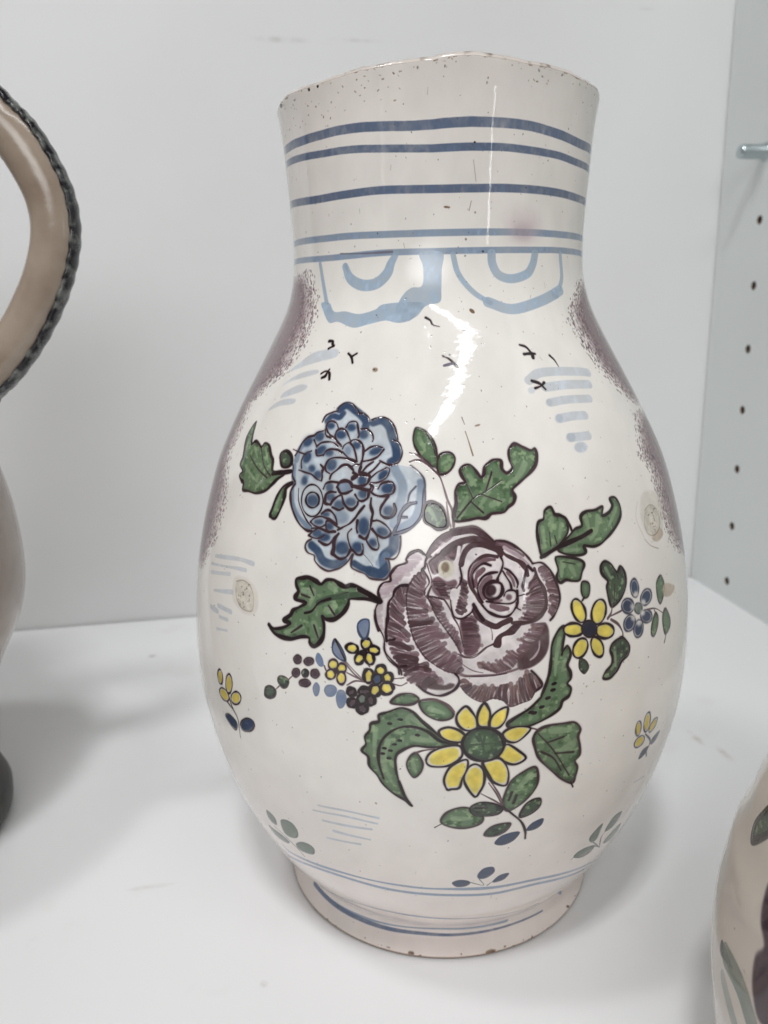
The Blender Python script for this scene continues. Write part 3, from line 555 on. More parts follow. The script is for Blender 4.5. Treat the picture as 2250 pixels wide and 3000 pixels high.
21Su 0.72 1 0 1 3663,2372 3644,2345 3646,2313 3642,2291
21Su 0.56 1 0 1 3642,2291 3665,2278 3687,2273 3711,2286 3725,2312
21Su 0.36 1 0 1 3722,2394 3706,2375 3711,2347 3725,2319 3734,2309
21Su 0.4 1 0 1 3734,2313 3756,2296 3776,2298 3781,2316 3777,2337
21Su 0.48 1 0 1 3746,2428 3744,2399 3750,2382
21Su 0.52 1 0 1 3801,2520 3801,2491 3813,2463 3810,2438 3808,2410 3800,2377 3788,2359 3762,2368
21Su 0.36 1 0 1 3815,2431 3843,2433 3877,2416 3898,2393 3891,2375 3868,2367 3839,2379 3817,2403
21Su 0.36 1 0 1 3813,2399 3835,2379 3845,2351 3850,2334 3843,2320 3818,2325 3796,2349 3791,2363
21Su 0.48 1 0 1 3791,2549 3814,2535 3844,2529 3877,2534
21Su 0.28 1 0 1 3877,2534 3901,2545 3908,2563 3899,2577
21Su 0.52 1 0 1 3878,2530 3863,2508 3848,2483 3850,2458 3875,2445 3903,2453 3914,2478 3908,2501
21Su 0.56 1 0 1 3797,2571 3786,2552 3728,2560
21Su 0.45 1 0 1 3633,2552 3650,2534 3678,2534 3707,2548
21Su 0.45 1 0 1 3524,2381 3566,2385 3609,2375 3645,2378
21Sv 0.63 0.9 0 1 4005,2508 3973,2500 3950,2479 3935,2454 3932,2429 3921,2407 3911,2384
21Sv 0.51 0.9 0 1 3911,2384 3953,2394 3992,2413 4023,2445 4034,2476 4041,2515 4042,2554
21Sv 0.35 0.9 0 1 3939,2450 3967,2451
21Sv 0.28 0.9 0 1 3969,2511 3976,2543 4003,2572
21Sv 0.31 0.9 0 1 4042,2554 4044,2579 4035,2608 4005,2637 3974,2655
21Su 0.35 0.85 0 1 3531,2338 3509,2324 3503,2302 3520,2282 3554,2274 3561,2253 3591,2231 3628,2220 3661,2228 3690,2241 3717,2265 3735,2295
21Su 0.34 0.85 0 1 3739,2295 3733,2270 3735,2245 3760,2233 3793,2224 3818,2208 3857,2204 3887,2209 3902,2231 3901,2259 3892,2283 3884,2286
21Su 0.3 0.85 0 1 3884,2286 3919,2288 3937,2310 3944,2345 3942,2376
21Sk 0.08 1 0 1 3784,2300 3805,2282 3829,2257
22Fo 0 1 0 1 4156,2402 4202,2412 4254,2416 4293,2399 4337,2356 4384,2354 4434,2325 4478,2281 4500,2253 4548,2254 4576,2225 4596,2176 4610,2121 4607,2085 4585,2045 4560,2027 4552,1985 4556,1936 4537,1896 4490,1858 4473,1855 4501,1819 4518,1778 4495,1753 4472,1734 4450,1714 4411,1713 4373,1705 4346,1735 4303,1738 4266,1729 4234,1747 4203,1781 4182,1792 4156,1765 4114,1754 4072,1759 4036,1785 3994,1811 3962,1841 3946,1873 3908,1908 3888,1949 3885,1976 3862,2021 3844,2068 3845,2099 3864,2127 3857,2163 3873,2190 3903,2207 3905,2243 3932,2270 3966,2277 3973,2303 4004,2324 4038,2317 4054,2299 4065,2335 4099,2372
22Sw 0.66 0.613097 5 1.4 3983,2303 4003,2305 4022,2300
22Sw 0.64 0.705396 5 1.4 3981,2293 4005,2295 4029,2291
22Sw 0.83 0.634038 5 1.4 3979,2278 3998,2279 4017,2279
22Sw 0.64 0.681165 5 1.4 3976,2271 3995,2271 4013,2273
22Sw 0.74 0.748671 5 1.4 3967,2262 3985,2263 4004,2264
22Sw 0.66 0.632279 5 1.4 3954,2257 3974,2256 3993,2255
22Sw 0.75 0.71832 5 1.4 3946,2253 3969,2250 3991,2249
22Sw 0.75 0.754336 5 1.4 3934,2248 3957,2249 3978,2244
22Sw 0.71 0.719109 5 1.4 3926,2239 3944,2241 3961,2238
22Sw 0.82 0.601019 5 1.4 3920,2230 3951,2231 3981,2230
22Sw 0.71 0.690319 5 1.4 3915,2220 3935,2218 3953,2223
22Sw 0.81 0.600889 5 1.4 3912,2208 3929,2210 3946,2215
22Sw 0.73 0.755307 5 1.4 3903,2200 3924,2205 3945,2209
22Sw 0.83 0.755514 5 1.4 3892,2192 3911,2197 3930,2199
22Sw 0.71 0.782409 5 1.4 3885,2186 3909,2193 3934,2196
22Sw 0.7 0.594533 5 1.4 3876,2178 3895,2180 3913,2185
22Sw 0.83 0.748465 5 1.4 3871,2164 3896,2170 3920,2178
22Sw 0.79 0.794254 5 1.4 3867,2152 3889,2155 3908,2165
22Sw 0.68 0.657446 5 1.4 3868,2146 3883,2151 3898,2156
22Sw 0.65 0.630232 5 1.4 3872,2133 3889,2140 3905,2147
22Sw 0.14 0.4 4 1.5 3996,2300 4021,2298
22Sw 0.14 0.4 4 1.5 3976,2262 4004,2264
22Sw 0.14 0.4 4 1.5 3938,2237 3963,2235
22Sw 0.14 0.4 4 1.5 3912,2201 3932,2205
22Sw 0.14 0.4 4 1.5 3881,2165 3909,2173
22Sw 0.64 0.520566 5 1.4 3854,2105 3863,2105 3872,2104
22Sw 0.66 0.558985 5 1.4 3853,2094 3863,2096 3873,2094
22Sw 0.59 0.512294 5 1.4 3852,2085 3861,2088 3869,2086
22Sw 0.58 0.454929 5 1.4 3851,2075 3857,2078 3864,2076
22Sw 0.7 0.526234 5 1.4 3853,2064 3862,2063 3871,2066
22Sw 0.64 0.530868 5 1.4 3854,2055 3861,2053 3868,2058
22Sw 0.63 0.483951 5 1.4 3856,2044 3864,2049 3874,2049
22Sw 0.54 0.459828 5 1.4 3858,2036 3867,2039 3876,2041
22Sw 0.63 0.562202 5 1.4 3862,2023 3869,2026 3875,2028
22Sw 0.66 0.515625 5 1.4 3865,2016 3870,2020 3876,2021
22Sw 0.64 0.598012 5 1.4 3867,2008 3873,2011 3879,2014
22Sw 0.12 0.4 4 1.5 3859,2104 3871,2103
22Sw 0.12 0.4 4 1.5 3858,2064 3867,2065
22Sw 0.12 0.4 4 1.5 3866,2024 3874,2026
22Fr 0 0.4 0 6 3979,2184 3944,2171 3925,2141 3912,2106 3905,2071 3903,2034 3905,1997 3911,1962 3920,1926 3939,1895 3962,1868 3988,1843 4015,1817 4041,1791 4101,1808 4074,1826 4049,1846 4027,1871 4005,1894 3985,1919 3970,1947 3963,1978 3954,2009 3946,2039 3946,2070 3950,2103 3957,2133 3972,2158
22Sr 0.97 0.742772 5 1.4 3975,2183 3970,2161 3967,2138
22Sq 0.6 0.42 2 2 3975,2183 3971,2158
22Sr 1.25 0.673448 5 1.4 3960,2177 3965,2153 3965,2128
22Sq 0.61 0.42 2 2 3960,2177 3963,2155
22Sq 1.15 0.82332 5 1.4 3944,2171 3944,2139 3963,2114
22Sq 0.61 0.42 2 2 3944,2171 3955,2140
22Sr 1.21 0.654247 5 1.4 3932,2160 3953,2145 3951,2121
22Sq 0.61 0.42 2 2 3932,2160 3940,2145
22Sr 1.03 0.690708 5 1.4 3926,2144 3938,2117 3958,2093
22Sq 0.61 0.42 2 2 3926,2144 3938,2125
22Sr 1.11 0.618552 5 1.4 3919,2128 3929,2101 3952,2085
22Sq 0.61 0.42 2 2 3919,2128 3934,2109
22Sq 1.01 0.698938 5 1.4 3913,2111 3933,2085 3958,2063
22Sq 0.61 0.42 2 2 3913,2111 3941,2081
22Sq 0.97 0.715037 5 1.4 3909,2093 3934,2063 3966,2040
22Sq 0.61 0.42 2 2 3909,2093 3939,2065
22Sr 1.04 0.618197 5 1.4 3906,2076 3939,2060 3960,2031
22Sq 0.61 0.42 2 2 3906,2076 3937,2050
22Sr 0.99 0.737057 5 1.4 3903,2058 3925,2041 3948,2026
22Sq 0.61 0.42 2 2 3903,2058 3920,2046
22Sq 1.12 0.679873 5 1.4 3903,2038 3948,2023 3983,1994
22Sq 0.61 0.42 2 2 3903,2038 3954,2010
22Sr 1.17 0.79454 5 1.4 3903,2022 3930,1998 3968,1995
22Sq 0.61 0.42 2 2 3903,2022 3942,2006
22Sr 1.09 0.8229 5 1.4 3904,2003 3946,2000 3980,1977
22Sq 0.61 0.42 2 2 3904,2003 3936,1992
22Sr 1.21 0.768448 5 1.4 3906,1989 3925,1976 3949,1976
22Sq 0.61 0.42 2 2 3906,1989 3934,1981
22Sq 1.09 0.665238 5 1.4 3909,1970 3950,1947 3998,1946
22Sq 0.61 0.42 2 2 3909,1970 3950,1959
22Sq 1.06 0.79384 5 1.4 3911,1957 3952,1959 3987,1940
22Sq 0.61 0.42 2 2 3911,1957 3945,1950
22Sr 1.16 0.693588 5 1.4 3917,1937 3965,1920 4016,1921
22Sq 0.61 0.42 2 2 3917,1937 3966,1929
22Sr 1.07 0.653145 5 1.4 3922,1922 3967,1917 4012,1912
22Sq 0.61 0.42 2 2 3922,1922 3963,1918
22Sq 1.25 0.829778 5 1.4 3932,1904 3974,1911 4014,1900
22Sq 0.61 0.42 2 2 3932,1904 3971,1902
22Sq 1.01 0.792126 5 1.4 3942,1892 3978,1889 4013,1890
22Sq 0.61 0.42 2 2 3942,1892 3980,1891
22Sq 1.23 0.6939 5 1.4 3951,1880 4003,1866 4055,1881
22Sq 0.61 0.42 2 2 3951,1880 3999,1881
22Sq 1.15 0.717554 5 1.4 3965,1866 4010,1872 4055,1869
22Sq 0.61 0.42 2 2 3965,1866 4014,1868
22Sq 1.09 0.827446 5 1.4 3977,1853 4021,1866 4066,1858
22Sq 0.61 0.42 2 2 3977,1853 4022,1856
22Sr 1.06 0.654291 5 1.4 3990,1841 4036,1838 4082,1846
22Sq 0.61 0.42 2 2 3990,1841 4024,1843
22Sr 1.01 0.836159 5 1.4 4005,1827 4048,1826 4090,1834
22Sq 0.61 0.42 2 2 4005,1827 4047,1831
22Sq 1.04 0.66016 5 1.4 4016,1815 4058,1805 4095,1827
22Sq 0.61 0.42 2 2 4016,1815 4054,1821
22Sr 1.24 0.682355 5 1.4 4027,1804 4068,1808 4106,1821
22Sq 0.61 0.42 2 2 4027,1804 4062,1812
22Sr 1.26 0.631428 5 1.4 4041,1791 4075,1806 4112,1811
22Sq 0.61 0.42 2 2 4041,1791 4073,1800
22Sw 0.22 0.4 4 1.5 3969,2170 3963,2143
22Sw 0.22 0.4 4 1.5 3934,2124 3952,2094
22Sw 0.22 0.4 4 1.5 3922,2057 3959,2027
22Sw 0.22 0.4 4 1.5 3929,1990 3979,1973
22Sw 0.22 0.4 4 1.5 3945,1928 3989,1921
22Sw 0.22 0.4 4 1.5 3981,1877 4044,1878
22Sw 0.22 0.4 4 1.5 4032,1826 4081,1830
22Fr 0 0.4 0 6 4038,2242 4005,2220 3985,2186 3976,2147 3978,2109 3984,2070 3993,2031 4004,1994 4021,1959 4043,1925 4070,1899 4103,1877 4138,1857 4177,1849 4188,1859 4167,1882 4142,1904 4119,1927 4101,1954 4087,1985 4073,2015 4059,2044 4044,2073 4029,2102 4022,2133 4021,2165 4028,2197 4043,2224
22Sr 0.93 0.809494 5 1.4 4038,2242 4044,2231 4044,2218
22Sq 0.57 0.42 2 2 4038,2242 4041,2230
22Sr 1.12 0.83663 5 1.4 4024,2233 4031,2216 4043,2201
22Sq 0.57 0.42 2 2 4024,2233 4036,2213
22Sr 0.97 0.709615 5 1.4 4007,2222 4024,2206 4039,2188
22Sq 0.57 0.42 2 2 4007,2222 4024,2204
22Sr 0.94 0.715706 5 1.4 4000,2211 4020,2192 4042,2173
22Sq 0.57 0.42 2 2 4000,2211 4024,2190
22Sr 1.11 0.845245 5 1.4 3990,2193 4011,2172 4040,2161
22Sq 0.57 0.42 2 2 3990,2193 4011,2180
22Sq 1.18 0.661552 5 1.4 3982,2174 4003,2160 4028,2152
22Sq 0.57 0.42 2 2 3982,2174 4010,2161
22Sr 1.13 0.663256 5 1.4 3980,2162 4012,2151 4043,2136
22Sq 0.57 0.42 2 2 3980,2162 4009,2150
22Sr 1.01 0.699012 5 1.4 3976,2147 4011,2139 4043,2126
22Sq 0.57 0.42 2 2 3976,2147 4005,2138
22Sr 1.13 0.649355 5 1.4 3976,2128 4016,2125 4052,2111
22Sq 0.57 0.42 2 2 3976,2128 4015,2119
22Sr 1.08 0.630338 5 1.4 3978,2113 4026,2115 4070,2098
22Sq 0.57 0.42 2 2 3978,2113 4020,2106
22Sq 0.99 0.758827 5 1.4 3979,2096 4015,2087 4053,2090
22Sq 0.57 0.42 2 2 3979,2096 4022,2093
22Sr 1.07 0.764232 5 1.4 3982,2079 4015,2084 4049,2079
22Sq 0.57 0.42 2 2 3982,2079 4015,2079
22Sr 0.95 0.663633 5 1.4 3985,2064 4021,2057 4056,2069
22Sq 0.57 0.42 2 2 3985,2064 4020,2067
22Sq 1.18 0.795607 5 1.4 3989,2045 4035,2041 4078,2058
22Sq 0.57 0.42 2 2 3989,2045 4041,2053
22Sq 0.97 0.840572 5 1.4 3993,2030 4033,2040 4074,2046
22Sq 0.57 0.42 2 2 3993,2030 4040,2040
22Sr 1.11 0.721596 5 1.4 3998,2014 4048,2020 4095,2038
22Sq 0.57 0.42 2 2 3998,2014 4053,2028
22Sr 1.02 0.712716 5 1.4 4004,1994 4047,2020 4096,2022
22Sq 0.57 0.42 2 2 4004,1994 4041,2006
22Sr 1.11 0.7112 5 1.4 4009,1981 4057,2002 4107,2014
22Sq 0.57 0.42 2 2 4009,1981 4070,2002
22Sr 1.19 0.678109 5 1.4 4020,1961 4062,1997 4117,1998
22Sq 0.57 0.42 2 2 4020,1961 4074,1982
22Sr 1.14 0.761048 5 1.4 4025,1951 4076,1983 4135,1996
22Sq 0.57 0.42 2 2 4025,1951 4079,1973
22Sr 0.96 0.833229 5 1.4 4034,1938 4068,1955 4103,1969
22Sq 0.57 0.42 2 2 4034,1938 4072,1955
22Sr 0.92 0.739016 5 1.4 4044,1923 4089,1938 4128,1965
22Sq 0.57 0.42 2 2 4044,1923 4098,1950
22Sr 1.11 0.689504 5 1.4 4056,1908 4087,1929 4120,1944
22Sq 0.57 0.42 2 2 4056,1908 4088,1926
22Sr 1.08 0.630789 5 1.4 4068,1900 4092,1929 4129,1936
22Sq 0.57 0.42 2 2 4068,1900 4107,1923
22Sr 0.99 0.804385 5 1.4 4081,1891 4114,1905 4141,1928
22Sq 0.57 0.42 2 2 4081,1891 4116,1912
22Sr 1.18 0.676178 5 1.4 4101,1878 4135,1898 4166,1922
22Sq 0.57 0.42 2 2 4101,1878 4133,1900
22Sr 1.01 0.816806 5 1.4 4110,1873 4141,1885 4163,1911
22Sq 0.57 0.42 2 2 4110,1873 4137,1892
22Sr 1.13 0.698603 5 1.4 4130,1861 4151,1889 4184,1904
22Sq 0.57 0.42 2 2 4130,1861 4157,1883
22Sr 1.16 0.76952 5 1.4 4143,1856 4163,1876 4186,1892
22Sq 0.57 0.42 2 2 4143,1856 4160,1871
22Sr 1.19 0.798736 5 1.4 4158,1853 4169,1866 4184,1875
22Sq 0.57 0.42 2 2 4158,1853 4169,1862
22Sq 1.12 0.764849 5 1.4 4177,1849 4184,1855 4191,1861
22Sq 0.57 0.42 2 2 4177,1849 4184,1856
22Sw 0.21 0.4 4 1.5 4036,2232 4039,2219
22Sw 0.21 0.4 4 1.5 4001,2180 4030,2161
22Sw 0.21 0.4 4 1.5 3997,2118 4043,2108
22Sw 0.21 0.4 4 1.5 4012,2061 4070,2065
22Sw 0.21 0.4 4 1.5 4035,1999 4108,2020
22Sw 0.21 0.4 4 1.5 4062,1946 4114,1969
22Sw 0.21 0.4 4 1.5 4104,1899 4140,1921
22Sw 0.21 0.4 4 1.5 4159,1865 4183,1884
22Fr 0 0.4 0 6 4066,2145 4073,2128 4079,2109 4087,2092 4096,2076 4106,2059 4117,2043 4130,2029 4142,2014 4152,1998 4162,1982 4172,1965 4183,1948 4193,1932 4189,1951 4183,1965 4176,1980 4170,1994 4162,2007 4153,2020 4144,2033 4136,2046 4127,2059 4119,2072 4111,2086 4105,2100 4099,2115 4094,2129
22Sr 1.03 0.711167 5 1.4 4067,2144 4089,2134 4108,2119
22Sq 0.5 0.42 2 2 4067,2144 4087,2132
22Sr 0.92 0.707967 5 1.4 4072,2130 4091,2122 4109,2111
22Sq 0.5 0.42 2 2 4072,2130 4094,2119
22Sq 0.96 0.637288 5 1.4 4077,2116 4096,2107 4116,2100
22Sq 0.5 0.42 2 2 4077,2116 4102,2106
22Sq 0.97 0.642961 5 1.4 4083,2099 4093,2091 4105,2092
22Sq 0.5 0.42 2 2 4083,2099 4095,2095
22Sr 0.88 0.675077 5 1.4 4090,2086 4107,2081 4124,2078
22Sq 0.5 0.42 2 2 4090,2086 4105,2083
22Sr 0.81 0.600313 5 1.4 4096,2076 4111,2081 4123,2072
22Sq 0.5 0.42 2 2 4096,2076 4113,2073
22Sr 0.9 0.666471 5 1.4 4103,2063 4116,2064 4128,2062
22Sq 0.5 0.42 2 2 4103,2063 4112,2062
22Sr 0.9 0.614743 5 1.4 4111,2050 4123,2046 4135,2052
22Sq 0.5 0.42 2 2 4111,2050 4122,2051
22Sr 0.84 0.590616 5 1.4 4123,2036 4132,2038 4140,2040
22Sq 0.5 0.42 2 2 4123,2036 4134,2038
22Sr 0.87 0.721315 5 1.4 4133,2025 4142,2031 4152,2031
22Sq 0.5 0.42 2 2 4133,2025 4143,2028
22Sr 1.04 0.637128 5 1.4 4144,2012 4152,2015 4160,2021
22Sq 0.5 0.42 2 2 4144,2012 4151,2016
22Sr 0.83 0.761594 5 1.4 4152,1999 4160,2003 4165,2011
22Sq 0.5 0.42 2 2 4152,1999 4158,2004
22Sr 0.87 0.780428 5 1.4 4159,1987 4168,1995 4174,2006
22Sq 0.5 0.42 2 2 4159,1987 4167,1997
22Sr 0.85 0.636668 5 1.4 4168,1973 4173,1980 4175,1989
22Sq 0.5 0.42 2 2 4168,1973 4172,1982
22Sr 1.03 0.723917 5 1.4 4175,1961 4177,1971 4179,1981
22Sq 0.5 0.42 2 2 4175,1961 4177,1974
22Sq 0.94 0.652548 5 1.4 4186,1943 4183,1956 4184,1969
22Sq 0.5 0.42 2 2 4186,1943 4185,1954
22Sr 0.9 0.633161 5 1.4 4192,1933 4191,1947 4187,1962
22Sq 0.5 0.42 2 2 4192,1933 4190,1944
22Sw 0.18 0.4 4 1.5 4079,2135 4103,2120
22Sw 0.18 0.4 4 1.5 4101,2082 4121,2077
22Sw 0.18 0.4 4 1.5 4132,2036 4149,2039
22Sw 0.18 0.4 4 1.5 4164,1989 4172,2000
22Sw 0.18 0.4 4 1.5 4191,1940 4189,1954
22Fr 0 0.9 0 3 4189,2047 4227,2074 4253,2061 4258,2014 4270,1987 4264,1945 4230,1912 4203,1923 4196,1979
22Fq 0 0.4 0 6 4194,2052 4196,2043 4199,2033 4201,2023 4203,2014 4204,2004 4204,1995 4204,1985 4204,1975 4204,1965 4205,1956 4206,1946 4208,1936 4209,1926 4231,1925 4235,1935 4238,1944 4241,1953 4244,1962 4245,1972 4245,1982 4244,1992 4243,2002 4242,2012 4240,2022 4237,2032 4235,2041 4233,2051
22Sq 0.65 0.534717 5 1.4 4194,2052 4223,2059 4252,2050
22Sq 0.4 0.42 2 2 4194,2052 4225,2051
22Sq 0.67 0.638954 5 1.4 4197,2041 4215,2036 4234,2040
22Sq 0.4 0.42 2 2 4197,2041 4211,2040
22Sq 0.82 0.612671 5 1.4 4199,2031 4228,2037 4256,2028
22Sq 0.4 0.42 2 2 4199,2031 4232,2029
22Sq 0.84 0.649302 5 1.4 4202,2019 4230,2018 4257,2016
22Sq 0.4 0.42 2 2 4202,2019 4235,2017
22Sr 0.79 0.640992 5 1.4 4204,2005 4226,2007 4248,2003
22Sq 0.4 0.42 2 2 4204,2005 4225,2004
22Sq 0.66 0.655426 5 1.4 4204,1994 4233,1992 4261,1990
22Sq 0.4 0.42 2 2 4204,1994 4235,1992
22Sr 0.75 0.512793 5 1.4 4204,1984 4224,1980 4245,1981
22Sq 0.4 0.42 2 2 4204,1984 4230,1982
22Sr 0.73 0.545946 5 1.4 4204,1971 4228,1971 4252,1967
22Sq 0.4 0.42 2 2 4204,1971 4221,1970
22Sr 0.66 0.628145 5 1.4 4205,1959 4240,1959 4274,1954
22Sq 0.4 0.42 2 2 4205,1959 4230,1957
22Sr 0.83 0.617366 5 1.4 4206,1952 4231,1950 4256,1949
22Sq 0.4 0.42 2 2 4206,1952 4232,1951
22Sr 0.75 0.698872 5 1.4 4207,1936 4229,1935 4251,1934
22Sq 0.4 0.42 2 2 4207,1936 4230,1935
22Sr 0.72 0.536425 5 1.4 4209,1926 4226,1926 4243,1925
22Sq 0.4 0.42 2 2 4209,1926 4222,1926
22Sw 0.14 0.4 4 1.5 4210,2050 4239,2049
22Sw 0.14 0.4 4 1.5 4220,2003 4256,2001
22Sw 0.14 0.4 4 1.5 4220,1957 4247,1955
22Fq 0 0.9 0 3 4066,2284 4127,2325 4183,2345 4209,2346 4191,2304 4171,2284 4115,2279 4104,2238 4082,2233 4069,2258
22Fr 0 0.4 0 6 4071,2274 4077,2279 4084,2283 4090,2288 4096,2293 4102,2298 4109,2302 4116,2305 4124,2309 4131,2312 4138,2315 4146,2318 4153,2322 4160,2325 4176,2310 4168,2306 4160,2303 4152,2299 4144,2296 4136,2292 4127,2288 4120,2284 4114,2278 4108,2272 4102,2266 4095,2260 4089,2254 4083,2248
22Sw 0.6 0.526558 5 1.4 4073,2275 4081,2257 4090,2239
22Sq 0.33 0.42 2 2 4073,2275 4084,2252
22Sr 0.6 0.517694 5 1.4 4077,2279 4079,2264 4090,2253
22Sq 0.33 0.42 2 2 4077,2279 4082,2269
22Sr 0.64 0.440561 5 1.4 4085,2285 4089,2268 4100,2256
22Sq 0.33 0.42 2 2 4085,2285 4091,2274
22Sr 0.59 0.451102 5 1.4 4094,2291 4100,2275 4110,2260
22Sq 0.33 0.42 2 2 4094,2291 4103,2274
22Sr 0.69 0.566861 5 1.4 4100,2296 4110,2277 4122,2258
22Sq 0.33 0.42 2 2 4100,2296 4111,2276
22Sr 0.64 0.495697 5 1.4 4109,2302 4119,2290 4124,2276
22Sq 0.33 0.42 2 2 4109,2302 4115,2292
22Sr 0.55 0.441917 5 1.4 4118,2306 4127,2295 4134,2282
22Sq 0.33 0.42 2 2 4118,2306 4124,2296
22Sr 0.56 0.511521 5 1.4 4125,2309 4135,2295 4145,2282
22Sq 0.33 0.42 2 2 4125,2309 4136,2295
22Sw 0.68 0.55759 5 1.4 4132,2312 4140,2292 4158,2279
22Sq 0.33 0.42 2 2 4132,2312 4144,2297
22Sr 0.54 0.543841 5 1.4 4144,2318 4145,2309 4154,2306
22Sq 0.33 0.42 2 2 4144,2318 4150,2311
22Sr 0.64 0.437453 5 1.4 4153,2322 4162,2308 4176,2299
22Sq 0.33 0.42 2 2 4153,2322 4161,2314
22Sr 0.7 0.47191 5 1.4 4159,2324 4161,2309 4178,2306
22Sq 0.33 0.42 2 2 4159,2324 4170,2314
22Sw 0.12 0.4 4 1.5 4079,2265 4089,2243
22Sw 0.12 0.4 4 1.5 4106,2288 4116,2270
22Sw 0.12 0.4 4 1.5 4138,2306 4152,2289
22Sq 1.29 0.92 0 1 4066,2307 4091,2346 4133,2379 4196,2394 4253,2398 4298,2376 4331,2346
22Fr 0 0.4 0 6 4068,2315 4074,2321 4079,2327 4085,2334 4090,2340 4096,2346 4101,2352 4107,2358 4114,2363 4122,2368 4129,2372 4136,2377 4143,2382 4150,2387 4158,2379 4151,2375 4144,2371 4138,2366 4131,2362 4124,2357 4117,2353 4112,2347 4107,2341 4102,2335 4097,2329 4092,2323 4087,2317 4082,2311
22Sr 0.54 0.574192 5 1.4 4069,2315 4081,2314 4092,2309
22Sq 0.27 0.42 2 2 4069,2315 4081,2312
22Sr 0.45 0.443171 5 1.4 4074,2321 4083,2322 4091,2316
22Sq 0.27 0.42 2 2 4074,2321 4083,2319
22Sr 0.51 0.520042 5 1.4 4079,2327 4087,2325 4095,2322
22Sq 0.27 0.42 2 2 4079,2327 4085,2325
22Sr 0.46 0.599536 5 1.4 4082,2331 4094,2333 4101,2324
22Sq 0.27 0.42 2 2 4082,2331 4095,2327
22Sr 0.44 0.50373 5 1.4 4089,2339 4097,2334 4106,2332
22Sq 0.27 0.42 2 2 4089,2339 4098,2335
22Sw 0.47 0.439415 5 1.4 4093,2343 4102,2340 4111,2335
22Sq 0.27 0.42 2 2 4093,2343 4103,2339
22Sr 0.54 0.444575 5 1.4 4099,2350 4108,2347 4116,2342
22Sq 0.27 0.42 2 2 4099,2350 4107,2346
22Sw 0.44 0.512419 5 1.4 4104,2356 4112,2352 4120,2348
22Sq 0.27 0.42 2 2 4104,2356 4113,2352
22Sw 0.53 0.515022 5 1.4 4110,2360 4116,2356 4123,2353
22Sq 0.27 0.42 2 2 4110,2360 4115,2357
22Sr 0.5 0.502601 5 1.4 4119,2366 4127,2360 4136,2356
22Sq 0.27 0.42 2 2 4119,2366 4128,2360
22Sr 0.56 0.435378 5 1.4 4123,2369 4131,2362 4141,2358
22Sq 0.27 0.42 2 2 4123,2369 4133,2363
22Sr 0.56 0.555539 5 1.4 4131,2374 4135,2369 4142,2366
22Sq 0.27 0.42 2 2 4131,2374 4138,2370
22Sr 0.51 0.574595 5 1.4 4137,2378 4145,2375 4150,2368
22Sq 0.27 0.42 2 2 4137,2378 4143,2374
22Sr 0.47 0.597493 5 1.4 4144,2383 4150,2378 4156,2372
22Sq 0.27 0.42 2 2 4144,2383 4151,2376
22Sr 0.47 0.480371 5 1.4 4149,2386 4153,2380 4160,2377
22Sq 0.27 0.42 2 2 4149,2386 4154,2383
22Sw 0.1 0.4 4 1.5 4075,2315 4087,2312
22Sw 0.1 0.4 4 1.5 4095,2338 4104,2334
22Sw 0.1 0.4 4 1.5 4115,2358 4124,2354
22Sw 0.1 0.4 4 1.5 4142,2376 4150,2370
22Sq 1.44 0.92 0 1 4127,2315 4172,2346 4223,2363 4274,2361 4331,2341 4364,2322
22So 0.46 1 2 1 4077,2306 4127,2343 4184,2370 4247,2381
22Sq 1.12 0.95 0 1 4198,2269 4205,2295 4220,2323 4246,2341 4284,2343 4318,2333 4352,2319 4365,2302
22SW 0.52 0.9 0 1 4348,2353 4387,2350 4424,2332 4458,2309 4486,2280 4501,2258
22Sr 0.66 0.8 0 1 4354,2345 4400,2332 4429,2315 4463,2291
22Sw 0.58 1 0 1 4382,2328 4413,2308 4444,2289 4484,2255
22Sq 0.81 0.9 0 1 4367,2318 4386,2299 4420,2281 4448,2266 4470,2241 4476,2214
22Sq 0.6 0.95 0 1 4350,2293 4305,2300 4267,2286 4241,2266 4228,2237 4228,2206 4241,2174 4259,2145 4270,2124
22Sr 0.92 0.9 0 1 4338,2283 4304,2284 4275,2272 4251,2252 4238,2227 4247,2190
22SW 0.47 1 0 1 4270,2124 4288,2099 4307,2081 4340,2065 4373,2060 4396,2069 4414,2089 4426,2112 4426,2157
22SW 0.39 1 0 1 4320,2261 4292,2270 4266,2257 4248,2237 4241,2213 4249,2182
22Sr 0.86 0.85 0 1 4288,2247 4267,2231 4256,2210 4259,2181
22SW 0.45 1 0 1 4347,2234 4318,2232 4292,2223 4272,2202 4263,2176 4267,2147 4281,2121
22Sr 0.76 0.85 0 1 4316,2216 4295,2206 4277,2186 4274,2163 4287,2136
22Fq 0 0.9 0 2 4353,2162 4346,2143 4330,2132 4310,2133 4294,2145 4289,2165 4296,2184 4312,2195 4332,2194 4348,2181
22Fo 0 1 0 2 4358,2164 4352,2149 4339,2140 4324,2141 4311,2151 4307,2167 4313,2182 4326,2191 4341,2190 4354,2180
22FW 0 0.9 0 4 4339,2165 4334,2152 4323,2145 4309,2145 4298,2154 4295,2167 4299,2180 4311,2188 4325,2187 4336,2178
22SW 0.6 1 0 1 4348,2196 4323,2199 4297,2188 4285,2165 4294,2140 4320,2128 4348,2137 4364,2158 4362,2185 4348,2196
22SW 0.47 1 0 1 4365,2291 4373,2268 4365,2242 4349,2214 4345,2201
22SW 0.39 1 0 1 4377,2248 4399,2235 4421,2210 4431,2186 4427,2170
22SW 0.37 1 0 1 4370,2237 4383,2215 4399,2188 4403,2165
22Sr 0.52 0.85 0 1 4390,2230 4409,2203 4416,2176
22SW 0.37 1 0 1 4370,2141 4380,2157 4400,2162 4420,2155 4426,2138 4415,2118 4392,2110 4358,2113 4330,2118 4297,2124
